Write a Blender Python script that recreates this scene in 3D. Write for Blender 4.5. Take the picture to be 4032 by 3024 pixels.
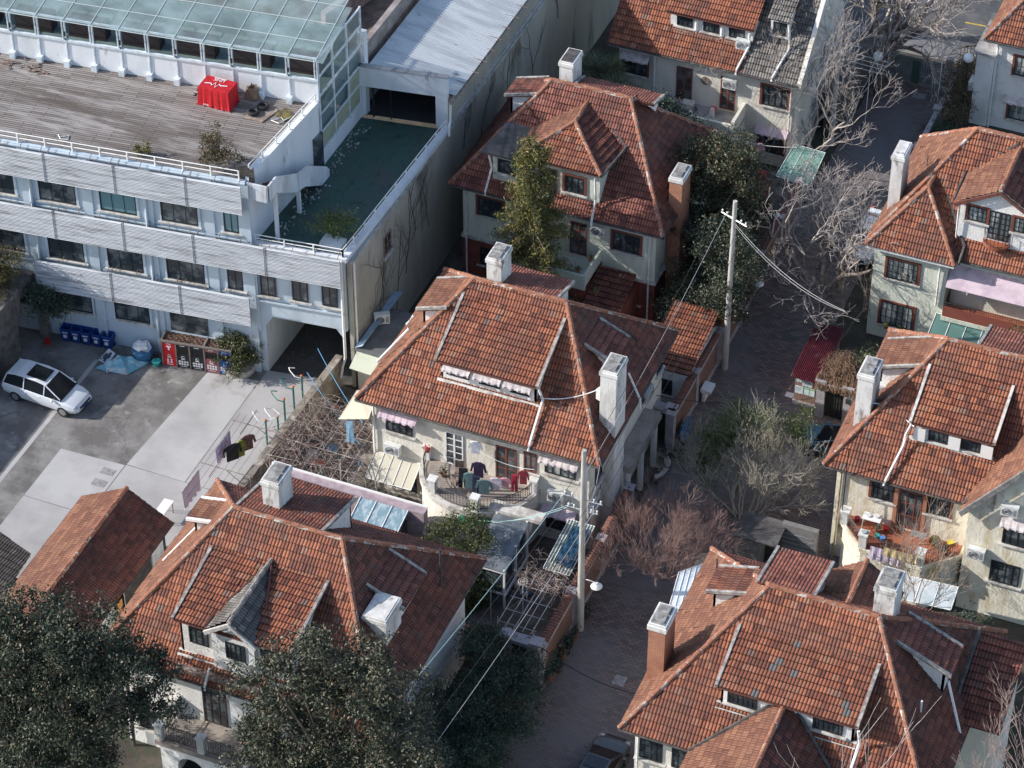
import bpy, math, random
import numpy as np
from mathutils import Vector, Matrix
random.seed(7); rng = np.random.default_rng(7)
R = math.radians
for o in list(bpy.data.objects): bpy.data.objects.remove(o)
SC = bpy.context.scene; COL = SC.collection
# ---------------------------------------------------------------- camera, sky, sun, exposure
# metres; x runs along the house fronts, y runs up the lane, the drone hovers about 103 m above the lane
cam = bpy.data.cameras.new('camera'); camo = bpy.data.objects.new('camera', cam); COL.objects.link(camo)
camo.location = (45.54, -109.94, 103.0); camo.rotation_euler = (R(90-40.9), 0, R(22.5))
cam.sensor_width = 36; cam.lens = 100.4; cam.clip_start = 1; cam.clip_end = 3000
SC.camera = camo
SUNDIR = Vector((-.83, -.31, .505)).normalized()
w = bpy.data.worlds.new('World'); SC.world = w; w.use_nodes = True
nt = w.node_tree; bg = nt.nodes['Background']; sky = nt.nodes.new('ShaderNodeTexSky')
sky.sky_type = 'NISHITA'; sky.sun_disc = False
sky.sun_elevation = math.asin(SUNDIR.z); sky.sun_rotation = math.atan2(SUNDIR.x, SUNDIR.y)
nt.links.new(sky.outputs[0], bg.inputs[0]); bg.inputs[1].default_value = .15
sl = bpy.data.lights.new('sun', 'SUN'); sl.energy = 3.9; sl.angle = R(.5); sl.color = (1, .95, .89)
so = bpy.data.objects.new('sun', sl); COL.objects.link(so)
so.rotation_euler = (-SUNDIR).to_track_quat('-Z', 'Y').to_euler()
SC.view_settings.view_transform = 'Standard'; SC.view_settings.look = 'None'
SC.view_settings.exposure = .56; SC.view_settings.gamma = 1
# ---------------------------------------------------------------- materials
MATS = {}
def _n(nt, t, **k):
    n = nt.nodes.new(t)
    for a, v in k.items(): setattr(n, a, v)
    return n
def mat(name, col, rough=.85, c2=None, s=1.5, lo=.42, hi=.62, c3=None, s3=.4, lo3=.5, hi3=.62, bump=0, bs=12, metal=0, stretch=(1,1,1), alpha=1, trans=0, spec=.4, coat=0, crack=None):
    if name in MATS: return MATS[name]
    m = bpy.data.materials.new(name); m.use_nodes = True; t = m.node_tree; L = t.links
    p = t.nodes['Principled BSDF']; p.inputs['Roughness'].default_value = rough; p.inputs['Metallic'].default_value = metal
    p.inputs['Specular IOR Level'].default_value = spec; p.inputs['Coat Weight'].default_value = coat
    p.inputs['Base Color'].default_value = (*col, 1); p.inputs['Alpha'].default_value = alpha
    p.inputs['Transmission Weight'].default_value = trans
    g = _n(t, 'ShaderNodeNewGeometry'); mp = _n(t, 'ShaderNodeMapping'); mp.inputs['Scale'].default_value = stretch
    L.new(g.outputs['Position'], mp.inputs[0]); cur = None
    def layer(cur, c, s_, lo_, hi_, off):
        n = _n(t, 'ShaderNodeTexNoise'); n.inputs['Scale'].default_value = s_; n.inputs['Detail'].default_value = 6; n.inputs['Roughness'].default_value = .62
        a = _n(t, 'ShaderNodeVectorMath', operation='ADD'); a.inputs[1].default_value = (off, off*.7, off*.3)
        L.new(mp.outputs[0], a.inputs[0]); L.new(a.outputs[0], n.inputs['Vector'])
        r = _n(t, 'ShaderNodeMapRange'); r.inputs[1].default_value = lo_; r.inputs[2].default_value = hi_; L.new(n.outputs[0], r.inputs[0])
        x = _n(t, 'ShaderNodeMix', data_type='RGBA'); L.new(r.outputs[0], x.inputs[0])
        if cur is None: x.inputs[6].default_value = (*col, 1)
        else: L.new(cur, x.inputs[6])
        x.inputs[7].default_value = (*c, 1); return x.outputs[2]
    if c2: cur = layer(cur, c2, s, lo, hi, 0)
    if c3: cur = layer(cur, c3, s3, lo3, hi3, 17.3)
    if crack:   # thin meandering cracks
        nz = _n(t, 'ShaderNodeTexNoise'); nz.inputs['Scale'].default_value = 1.3; nz.inputs['Detail'].default_value = 5; L.new(g.outputs['Position'], nz.inputs['Vector'])
        av = _n(t, 'ShaderNodeVectorMath', operation='MULTIPLY_ADD'); av.inputs[1].default_value = (1.1, 1.1, 0); L.new(nz.outputs['Color'], av.inputs[0]); L.new(g.outputs['Position'], av.inputs[2])
        vo = _n(t, 'ShaderNodeTexVoronoi', feature='DISTANCE_TO_EDGE'); vo.inputs['Scale'].default_value = crack; L.new(av.outputs[0], vo.inputs['Vector'])
        r = _n(t, 'ShaderNodeMapRange'); r.inputs[1].default_value = .008; r.inputs[2].default_value = .002; r.inputs[4].default_value = .5; L.new(vo.outputs['Distance'], r.inputs[0])
        x = _n(t, 'ShaderNodeMix', data_type='RGBA'); L.new(r.outputs[0], x.inputs[0]); L.new(cur, x.inputs[6]); x.inputs[7].default_value = (*[q*.3 for q in col], 1); cur = x.outputs[2]
    if cur is not None: L.new(cur, p.inputs['Base Color'])
    if bump:
        n = _n(t, 'ShaderNodeTexNoise'); n.inputs['Scale'].default_value = bs; n.inputs['Detail'].default_value = 5; L.new(mp.outputs[0], n.inputs['Vector'])
        b = _n(t, 'ShaderNodeBump'); b.inputs['Strength'].default_value = bump; b.inputs['Distance'].default_value = .05
        L.new(n.outputs[0], b.inputs['Height']); L.new(b.outputs[0], p.inputs['Normal'])
    MATS[name] = m; return m
def math_(t, op, a, b=None):
    n = _n(t, 'ShaderNodeMath', operation=op)
    for i, v in enumerate((a, b)):
        if v is None: continue
        if isinstance(v, (int, float)): n.inputs[i].default_value = v
        else: t.links.new(v, n.inputs[i])
    return n.outputs[0]
def ramp(t, fac, stops, interp='LINEAR'):
    r = _n(t, 'ShaderNodeValToRGB'); r.color_ramp.interpolation = interp
    e = r.color_ramp.elements
    while len(e) < len(stops): e.new(.5)
    for i, (q, c) in enumerate(stops): e[i].position = q; e[i].color = (*c, 1)
    t.links.new(fac, r.inputs[0]); return r.outputs[0]
def tile_mat(name, stops, dirt, tw=.33, ch=.37, dlo=.45, dhi=.68, patch=None, plo=.66, roll=1.0):
    m = bpy.data.materials.new(name); m.use_nodes = True; t = m.node_tree; L = t.links; p = t.nodes['Principled BSDF']
    p.inputs['Roughness'].default_value = .72; p.inputs['Specular IOR Level'].default_value = .3
    uv = _n(t, 'ShaderNodeUVMap'); sp = _n(t, 'ShaderNodeSeparateXYZ'); L.new(uv.outputs[0], sp.inputs[0]); u, v = sp.outputs[0], sp.outputs[1]
    row = math_(t, 'FLOOR', math_(t, 'DIVIDE', v, ch))
    us = math_(t, 'ADD', math_(t, 'DIVIDE', u, tw), math_(t, 'MULTIPLY', row, .5))
    cell = math_(t, 'FLOOR', us)
    cb = _n(t, 'ShaderNodeCombineXYZ'); L.new(cell, cb.inputs[0]); L.new(row, cb.inputs[1])
    wn = _n(t, 'ShaderNodeTexWhiteNoise', noise_dimensions='3D'); L.new(cb.outputs[0], wn.inputs[0])
    c = ramp(t, wn.outputs[0], stops)
    g = _n(t, 'ShaderNodeNewGeometry')
    def noise(s, d=5):
        n = _n(t, 'ShaderNodeTexNoise'); n.inputs['Scale'].default_value = s; n.inputs['Detail'].default_value = d; n.inputs['Roughness'].default_value = .65
        L.new(g.outputs['Position'], n.inputs['Vector']); return n.outputs[0]
    def mix(f, a, b):
        x = _n(t, 'ShaderNodeMix', data_type='RGBA'); L.new(f, x.inputs[0]); L.new(a, x.inputs[6])
        if isinstance(b, tuple): x.inputs[7].default_value = (*b, 1)
        else: L.new(b, x.inputs[7])
        return x.outputs[2]
    def mr(f, lo, hi, o=1.0):
        r = _n(t, 'ShaderNodeMapRange'); r.inputs[1].default_value = lo; r.inputs[2].default_value = hi; r.inputs[4].default_value = o; L.new(f, r.inputs[0]); return r.outputs[0]
    c = mix(mr(noise(.55), dlo, dhi, .75), c, dirt)
    c = mix(mr(noise(7, 3), .5, .8, .45), c, (.10, .055, .045))
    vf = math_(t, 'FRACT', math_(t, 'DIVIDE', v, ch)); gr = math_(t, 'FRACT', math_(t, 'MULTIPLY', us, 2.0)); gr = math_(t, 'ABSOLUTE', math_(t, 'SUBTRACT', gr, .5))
    c = mix(math_(t, 'MAXIMUM', mr(vf, .13, .06, .8), mr(gr, .36, .47, .6)), c, tuple(q*.38 for q in dirt))   # gap shade and grime painted into the colour at course edges and roll grooves
    if patch:   # replaced grey tiles, whole tiles at a time in loose clusters
        q = _n(t, 'ShaderNodeVectorMath', operation='SCALE'); q.inputs[3].default_value = .16; L.new(cb.outputs[0], q.inputs[0])
        n = _n(t, 'ShaderNodeTexNoise'); n.inputs['Scale'].default_value = 2.1; n.inputs['Detail'].default_value = 2; L.new(q.outputs[0], n.inputs['Vector'])
        c = mix(math_(t, 'GREATER_THAN', n.outputs[0], plo), c, patch)
    L.new(c, p.inputs['Base Color'])
    fr = math_(t, 'FRACT', math_(t, 'MULTIPLY', us, 2.0))
    h = math_(t, 'SINE', math_(t, 'MULTIPLY', fr, math.pi)); h = math_(t, 'POWER', h, .6)
    f1 = math_(t, 'FRACT', us); edge = math_(t, 'LESS_THAN', f1, .09)
    h = math_(t, 'SUBTRACT', h, math_(t, 'MULTIPLY', edge, .8))
    h = math_(t, 'ADD', h, math_(t, 'MULTIPLY', wn.outputs[0], .5))
    b = _n(t, 'ShaderNodeBump'); b.inputs['Strength'].default_value = 1.0; b.inputs['Distance'].default_value = .05*roll
    L.new(h, b.inputs['Height']); L.new(b.outputs[0], p.inputs['Normal'])
    MATS[name] = m; return m
def brick_mat(name, c1, c2, mortar, w, h, ms=.015, off=.5, dirt=None, ds=.35, lo=.45, hi=.65, vert=False, bump=.4, rough=.85, uvm=False, d2=None, dst=(1,1,1)):
    m = bpy.data.materials.new(name); m.use_nodes = True; t = m.node_tree; L = t.links; p = t.nodes['Principled BSDF']; p.inputs['Roughness'].default_value = rough
    g = _n(t, 'ShaderNodeNewGeometry'); vec = g.outputs['Position']
    if vert:
        s = _n(t, 'ShaderNodeSeparateXYZ'); L.new(vec, s.inputs[0]); c = _n(t, 'ShaderNodeCombineXYZ')
        L.new(math_(t, 'ADD', s.outputs[0], s.outputs[1]), c.inputs[0]); L.new(s.outputs[2], c.inputs[1]); vec = c.outputs[0]
    if uvm: vec = _n(t, 'ShaderNodeUVMap').outputs[0]
    b = _n(t, 'ShaderNodeTexBrick'); b.offset = off; b.inputs['Color1'].default_value = (*c1, 1); b.inputs['Color2'].default_value = (*c2, 1); b.inputs['Mortar'].default_value = (*mortar, 1)
    b.inputs['Scale'].default_value = 1; b.inputs['Brick Width'].default_value = w; b.inputs['Row Height'].default_value = h; b.inputs['Mortar Size'].default_value = ms; b.inputs['Mortar Smooth'].default_value = .1
    L.new(vec, b.inputs['Vector']); c = b.outputs[0]
    for dd, sc_, o in ((dirt, ds, 0), (d2, ds*3.3, 9)):
        if dd is None: continue
        n = _n(t, 'ShaderNodeTexNoise'); n.inputs['Scale'].default_value = sc_; n.inputs['Detail'].default_value = 7; n.inputs['Roughness'].default_value = .65
        a = _n(t, 'ShaderNodeVectorMath', operation='MULTIPLY_ADD'); a.inputs[1].default_value = dst; a.inputs[2].default_value = (o, o, 0); L.new(g.outputs['Position'], a.inputs[0]); L.new(a.outputs[0], n.inputs['Vector'])
        r = _n(t, 'ShaderNodeMapRange'); r.inputs[1].default_value = lo; r.inputs[2].default_value = hi; r.inputs[4].default_value = .85; L.new(n.outputs[0], r.inputs[0])
        x = _n(t, 'ShaderNodeMix', data_type='RGBA'); L.new(r.outputs[0], x.inputs[0]); L.new(c, x.inputs[6]); x.inputs[7].default_value = (*dd, 1); c = x.outputs[2]
    L.new(c, p.inputs['Base Color'])
    bb = _n(t, 'ShaderNodeBump'); bb.invert = True; bb.inputs['Strength'].default_value = bump; bb.inputs['Distance'].default_value = .02; L.new(b.outputs['Fac'], bb.inputs['Height']); L.new(bb.outputs[0], p.inputs['Normal'])
    MATS[name] = m; return m
def leaf_mat(name, stops, rough=.55):
    m = bpy.data.materials.new(name); m.use_nodes = True; t = m.node_tree; p = t.nodes['Principled BSDF']; p.inputs['Roughness'].default_value = rough
    g = _n(t, 'ShaderNodeNewGeometry'); t.links.new(ramp(t, g.outputs['Random Per Island'], stops), p.inputs['Base Color'])
    p.inputs['Specular IOR Level'].default_value = .35
    MATS[name] = m; return m
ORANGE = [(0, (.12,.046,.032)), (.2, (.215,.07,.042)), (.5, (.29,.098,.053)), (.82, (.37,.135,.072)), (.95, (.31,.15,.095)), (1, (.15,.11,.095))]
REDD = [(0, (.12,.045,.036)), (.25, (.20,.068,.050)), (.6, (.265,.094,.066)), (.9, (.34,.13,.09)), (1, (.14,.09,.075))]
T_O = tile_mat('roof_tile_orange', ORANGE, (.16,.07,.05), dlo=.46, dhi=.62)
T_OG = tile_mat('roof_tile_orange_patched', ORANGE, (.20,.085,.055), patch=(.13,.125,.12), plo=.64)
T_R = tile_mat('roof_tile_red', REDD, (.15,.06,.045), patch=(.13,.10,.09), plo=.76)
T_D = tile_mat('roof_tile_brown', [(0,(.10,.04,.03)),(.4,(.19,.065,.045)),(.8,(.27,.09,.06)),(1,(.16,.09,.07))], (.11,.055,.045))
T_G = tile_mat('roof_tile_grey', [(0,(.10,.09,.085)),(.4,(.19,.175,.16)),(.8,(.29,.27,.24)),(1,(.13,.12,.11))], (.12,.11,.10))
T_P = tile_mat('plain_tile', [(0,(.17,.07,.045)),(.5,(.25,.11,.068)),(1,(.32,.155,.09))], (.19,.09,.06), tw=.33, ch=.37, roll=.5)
CAP = mat('ridge_tile', (.33,.14,.08), .75, (.22,.085,.055), 2.2, .4, .65, (.46,.25,.16), 5, .55, .7, bump=.2)
CAPG = mat('ridge_tile_grey', (.30,.28,.25), .85, (.17,.15,.14), 3, .4, .6)
MORT = mat('mortar', (.50,.46,.41), .9, (.22,.19,.17), 4, .45, .6)
W_C = mat('stucco_cream', (.74,.71,.63), .9, (.62,.57,.48), .9, .45, .7, (.33,.28,.21), .8, .62, .76, bump=.55, bs=9, stretch=(1,1,.35))
W_W = mat('stucco_white', (.80,.79,.76), .9, (.64,.62,.58), 1.1, .45, .7, (.34,.31,.27), 1.3, .63, .75, bump=.5, bs=10)
W_N = mat('stucco_pale', (.66,.68,.58), .9, (.52,.54,.45), .8, .45, .7, (.32,.31,.25), .9, .64, .76, bump=.5, bs=9, stretch=(1,1,.4))
W_Y = mat('stucco_yellowed', (.74,.70,.58), .9, (.48,.36,.18), 1.1, .52, .72, (.16,.13,.10), .9, .60, .72, bump=.5, bs=8, stretch=(1,1,.4))
W_K = mat('chimney_render', (.72,.71,.68), .9, (.52,.50,.47), 1.2, .45, .62, (.24,.22,.21), 1.8, .57, .68, bump=.3, bs=8, stretch=(1,1,.35))
CAPK = mat('chimney_cement', (.34,.33,.31), .95, (.17,.165,.16), 3, .4, .6, bump=.5, bs=7)
OFF = mat('office_paint', (.52,.60,.66), .8, (.42,.49,.54), .7, .45, .68, (.30,.26,.22), .9, .63, .73, stretch=(1,1,.4))
OFFW = mat('terrace_white_paint', (.72,.74,.77), .8, (.58,.61,.64), .8, .45, .68, (.20,.18,.17), 1.1, .64, .72, stretch=(1,1,.3), bump=.1)
BRK = brick_mat('red_brick', (.50,.17,.075), (.38,.12,.055), (.42,.30,.22), .24, .075, .012, vert=True, dirt=(.25,.10,.06))
BRKD = mat('brick_red_paint', (.24,.07,.055), .85, (.16,.05,.04), 2)
TRIM = mat('cornice_paint', (.60,.58,.54), .85, (.34,.31,.28), 2.2, .45, .62)
DARK = mat('gutter_dark', (.05,.05,.05), .6, (.12,.10,.09), 3)
PIPE = mat('pipe_white', (.80,.79,.76), .5, (.55,.53,.48), 4, .55, .7)
REDF = mat('window_frame_red', (.19,.065,.045), .6)
BLKF = mat('window_frame_black', (.025,.027,.03), .45)
WHTF = mat('window_frame_white', (.78,.78,.76), .5)
GLS = mat('window_glass', (.03,.04,.048), .12, (.16,.18,.185), 1.1, .48, .62, spec=.8)
GLSC = mat('window_glass_curtained', (.12,.14,.14), .25, (.42,.44,.42), 2.2, .5, .56, spec=.8, stretch=(1,1,.2))
IRON = mat('wrought_iron', (.025,.022,.022), .5)
STEEL = mat('galvanised_steel', (.55,.56,.57), .4, (.35,.35,.35), 6, metal=.6)
RUST = mat('rusty_steel', (.16,.09,.06), .8, (.30,.27,.25), 7)
CONC = mat('concrete_plain', (.38,.37,.36), .9, (.27,.26,.25), 1.5, bump=.2)
WOODP = mat('bamboo_pole', (.62,.56,.45), .7, (.42,.36,.28), 6)
BARK = mat('bark_brown', (.13,.10,.08), .9, (.24,.20,.17), 5, .4, .6, bump=.8, bs=14)
BARKL = mat('bark_pale', (.52,.46,.42), .9, (.30,.26,.23), 4, .42, .62)
BARKP = mat('bark_purplish', (.25,.15,.135), .9, (.34,.24,.21), 4)
BARKO = mat('bark_ochre_grey', (.34,.29,.21), .9, (.22,.19,.15), 4)
# ---------------------------------------------------------------- mesh helpers
OFFS = {}
class MB:
    def __init__(s): s.v = []; s.f = []; s.uv = []; s.m = []
    def poly(s, pts, uv=None, m=0):
        i = len(s.v); s.v += [tuple(p) for p in pts]; s.f.append(tuple(range(i, i+len(pts)))); s.uv.append(uv); s.m.append(m); return s
    def box(s, x0, x1, y0, y1, z0, z1, m=0, T=None):
        P = [Vector((x, y, z)) for z in (z0, z1) for y in (y0, y1) for x in (x0, x1)]
        if T is not None: P = [T @ p for p in P]
        i = len(s.v); s.v += [tuple(p) for p in P]
        for q in ((0,2,3,1), (4,5,7,6), (0,1,5,4), (2,6,7,3), (0,4,6,2), (1,3,7,5)):
            s.f.append(tuple(i+k for k in q)); s.uv.append(None); s.m.append(m)
        return s
    def prism(s, poly, z0, z1, m=0):
        n = len(poly); i = len(s.v)
        s.v += [(p[0], p[1], z0) for p in poly] + [(p[0], p[1], z1) for p in poly]
        s.f += [tuple(i+k for k in reversed(range(n))), tuple(i+n+k for k in range(n))]; s.uv += [None]*2; s.m += [m]*2
        for k in range(n): s.f.append((i+k, i+(k+1) % n, i+n+(k+1) % n, i+n+k)); s.uv.append(None); s.m.append(m)
        return s
    def slab(s, pts, th, m=0, d=None):
        """plate: polygon pts and its copy moved by -normal*th (or along d)"""
        P = [Vector(p) for p in pts]; n = (P[1]-P[0]).cross(P[2]-P[0]).normalized() if d is None else Vector(d)
        Q = [p-n*th for p in P]; k = len(P); i = len(s.v); s.v += [tuple(p) for p in P+Q]
        s.f += [tuple(i+j for j in range(k)), tuple(i+k+j for j in reversed(range(k)))]; s.uv += [None]*2; s.m += [m]*2
        for j in range(k): s.f.append((i+j, i+k+j, i+k+(j+1) % k, i+(j+1) % k)); s.uv.append(None); s.m.append(m)
        return s
    def tube(s, pts, r, n=6, r2=None, m=0, caps=True):
        P = [Vector(p) for p in pts]; k = len(P); rings = []
        for j, p in enumerate(P):
            d = (P[min(j+1, k-1)]-P[max(j-1, 0)]).normalized()
            a = Vector((0, 0, 1)) if abs(d.z) < .9 else Vector((1, 0, 0))
            x = d.cross(a).normalized(); y = d.cross(x)
            rr = r if r2 is None else r+(r2-r)*j/max(1, k-1)
            i = len(s.v); rings.append(i)
            for q in range(n): t = 2*math.pi*q/n; s.v.append(tuple(p+(x*math.cos(t)+y*math.sin(t))*rr))
        for a, b in zip(rings, rings[1:]):
            for q in range(n): s.f.append((a+q, a+(q+1) % n, b+(q+1) % n, b+q)); s.uv.append(None); s.m.append(m)
        if caps:
            s.f += [tuple(rings[0]+q for q in reversed(range(n))), tuple(rings[-1]+q for q in range(n))]; s.uv += [None]*2; s.m += [m]*2
        return s
    def cone(s, c, r0, r1, h, n=12, m=0):
        return s.tube([c, (c[0], c[1], c[2]+h)], r0, n, r1, m)
    def ell(s, c, rx, ry, rz, nu=12, nv=8, m=0, T=None):
        i = len(s.v); pts = []
        for a in range(nv+1):
            t = math.pi*a/nv
            for b in range(nu):
                p = 2*math.pi*b/nu; q = Vector((rx*math.sin(t)*math.cos(p), ry*math.sin(t)*math.sin(p), rz*math.cos(t)))
                if T is not None: q = T @ q
                pts.append((c[0]+q.x, c[1]+q.y, c[2]+q.z))
        s.v += pts
        for a in range(nv):
            for b in range(nu): s.f.append((i+a*nu+b, i+(a+1)*nu+b, i+(a+1)*nu+(b+1) % nu, i+a*nu+(b+1) % nu)); s.uv.append(None); s.m.append(m)
        return s
    def build(s, name, mats, parent=None, smooth=False, xf=None):
        me = bpy.data.meshes.new(name); v = np.array(s.v, dtype=float)
        if xf is not None: v = (np.array(xf)[:3, :3] @ v.T).T+np.array(xf)[:3, 3]
        o = bpy.data.objects.new(name, me)
        if parent is not None: off = OFFS[parent.name]; o.parent = parent; OFFS[o.name] = off
        else:
            off = Vector((float(v[:, 0].mean()), float(v[:, 1].mean()), float(v[:, 2].min()))); o.location = off; OFFS[o.name] = off
        v = v-np.array(off); me.from_pydata([tuple(p) for p in v], [], s.f)
        if not isinstance(mats, (list, tuple)): mats = [mats]
        for x in mats: me.materials.append(x)
        if any(s.m): me.polygons.foreach_set('material_index', s.m)
        if any(u is not None for u in s.uv):
            L = me.uv_layers.new(name='UVMap'); d = []
            for f, u in zip(s.f, s.uv): d += [c for p in (u or [(0, 0)]*len(f)) for c in p]
            L.data.foreach_set('uv', d)
        if smooth: me.polygons.foreach_set('use_smooth', [True]*len(me.polygons))
        me.update(); COL.objects.link(o); return o
def thing(name, label, cat, loc, group=None, rz=0):
    o = bpy.data.objects.new(name, None); COL.objects.link(o); o.location = loc; o.empty_display_size = .3
    OFFS[o.name] = Vector(loc); o['label'] = label; o['category'] = cat
    if group: o['group'] = group
    return o
def tag(o, label, cat, group=None, kind=None):
    o['label'] = label; o['category'] = cat
    if group: o['group'] = group
    if kind: o['kind'] = kind
    return o
def struct(o, kind='structure'): o['kind'] = kind; return o
def copy_tree(o, loc, rz=0, label=None, parent=None):
    c = o.copy(); COL.objects.link(c)
    if parent is None:
        c.location = loc; c.rotation_euler = (0, 0, rz); OFFS[c.name] = Vector(loc)
        if label: c['label'] = label
    else: c.parent = parent
    for ch in [x for x in o.children]: copy_tree(ch, None, parent=c)
    return c
def clip(poly, f):
    out = []
    for i in range(len(poly)):
        a, b = poly[i], poly[(i+1) % len(poly)]; fa, fb = f(a), f(b)
        if fa >= 0: out.append(a)
        if fa*fb < 0: t = fa/(fa-fb); out.append((a[0]+(b[0]-a[0])*t, a[1]+(b[1]-a[1])*t))
    return out
TR = random.Random(12)
def tiles(mb, pts, ch=.37, lift=.06, m=0):
    P = [Vector(p) for p in pts]; n = Vector((0, 0, 0))
    for i in range(1, len(P)-1): n += (P[i]-P[0]).cross(P[i+1]-P[0])
    n.normalize()
    if n.z < 0: n = -n; P.reverse()
    h = Vector((0, 0, 1)).cross(n).normalized(); v = n.cross(h)
    if v.z < 0: v = -v; h = -h
    o = P[0]; q = [((p-o).dot(h), (p-o).dot(v)) for p in P]; u0 = o.dot(h)
    v0 = min(a[1] for a in q); v1 = max(a[1] for a in q); k = 0
    while v0+k*ch < v1-.01:
        lo, hi = v0+k*ch, min(v0+(k+1)*ch, v1)
        c = clip(clip(q, lambda a: a[1]-lo), lambda a: hi-a[1])
        if len(c) < 3: k += 1; continue
        ua, ub = min(a[0] for a in c), max(a[0] for a in c); cuts = [ua]
        while cuts[-1] < ub-1.3: cuts.append(cuts[-1]+TR.uniform(.7, 1.3))
        cuts.append(ub); call = c
        for ca, cb in zip(cuts, cuts[1:]):
            c = clip(clip(call, lambda a: a[0]-ca), lambda a: cb-a[0])
            if len(c) < 3: continue
            lift_ = lift+TR.uniform(-.014, .022); sag = TR.uniform(-.008, .012)
            w3 = lambda a, off: o+h*a[0]+v*a[1]+n*(off+sag)
            mb.poly([w3(a, .01+lift_*(1-(a[1]-lo)/ch)) for a in c], [(u0+a[0], a[1]-v0+.001) for a in c], m)
            e = [a[0] for a in c if a[1] < lo+.012]
            if len(e) >= 2:
                a0, a1 = min(e), max(e); lift_ += .004
                mb.poly([w3((a0, lo), -.02), w3((a1, lo), -.02), w3((a1, lo), .006+lift_), w3((a0, lo), .006+lift_)], [(u0+a0, lo-v0+.01), (u0+a1, lo-v0+.01), (u0+a1, lo-v0+.02), (u0+a0, lo-v0+.02)], m)
        k += 1
def caps(mb, p0, p1, r=.12, L=.42, m=0, mm=1):
    p0, p1 = Vector(p0), Vector(p1); d = p1-p0; n = max(1, int(d.length/L)); u = d/n
    up = Vector((0, 0, .03))
    for i in range(n):
        a = p0+u*i+up+Vector((random.uniform(-.018, .018), random.uniform(-.018, .018), random.uniform(-.014, .018))); jit = random.uniform(-.012, .012)
        mb.tube([a+u*.03, a+u*.97], r*1.06+jit, 8, r*.92+jit, m)
    mb.tube([p0+up*.3, p1+up*.3], r*.98, 6, r*.98, mm)
def window(parent, o, u, w, h, n, frame=BLKF, glass=GLS, nx=3, ny=3, sill=True, sur=None, name='window', bars=.022, lab=None):
    """o lower-left corner on the wall, u unit along wall, n outward normal"""
    o, u, n = Vector(o), Vector(u), Vector(n); z = Vector((0, 0, 1))
    T = Matrix(((u.x, n.x, 0, o.x), (u.y, n.y, 0, o.y), (0, 0, 1, o.z), (0, 0, 0, 1)))
    f = MB(); e = .07
    if sur is not None:
        s_ = MB(); s_.box(-.14, -.0, 0, .07, -.05, h+.1, T=T).box(w, w+.14, 0, .07, -.05, h+.1, T=T).box(0, w, 0, .065, h, h+.1, T=T)
    for a, b in ((0, e), (w-e, w)): f.box(a, b, .006, .06, 0, h, T=T)
    f.box(e, w-e, .006, .055, 0, e, T=T).box(e, w-e, .006, .055, h-e, h, T=T)
    for i in range(1, nx):
        b = bars*(2 if nx % 2 == 0 and i == nx//2 else 1); x = w*i/nx; f.box(x-b/2, x+b/2, .006, .045, e, h-e, T=T)
    for i in range(1, ny): x = h*i/ny; f.box(e, w-e, .006, .04, x-bars/2, x+bars/2, T=T)
    wo = f.build(name, frame, parent)
    if lab: wo['label'] = lab
    MB().box(e*.5, w-e*.5, -.02, .02, e*.5, h-e*.5, T=T).build('pane', glass, wo)
    if sur is not None: s_.build('surround', sur, wo)
    if sill: MB().box(-.2, w+.2, 0, .16, -.13, -.05, T=T).build('sill', TRIM, wo)
    return wo
def downpipe(parent, pts, r=.055, m=None):
    mb = MB(); mb.tube(pts, r, 6); return mb.build('downpipe', m or PIPE, parent)
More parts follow.
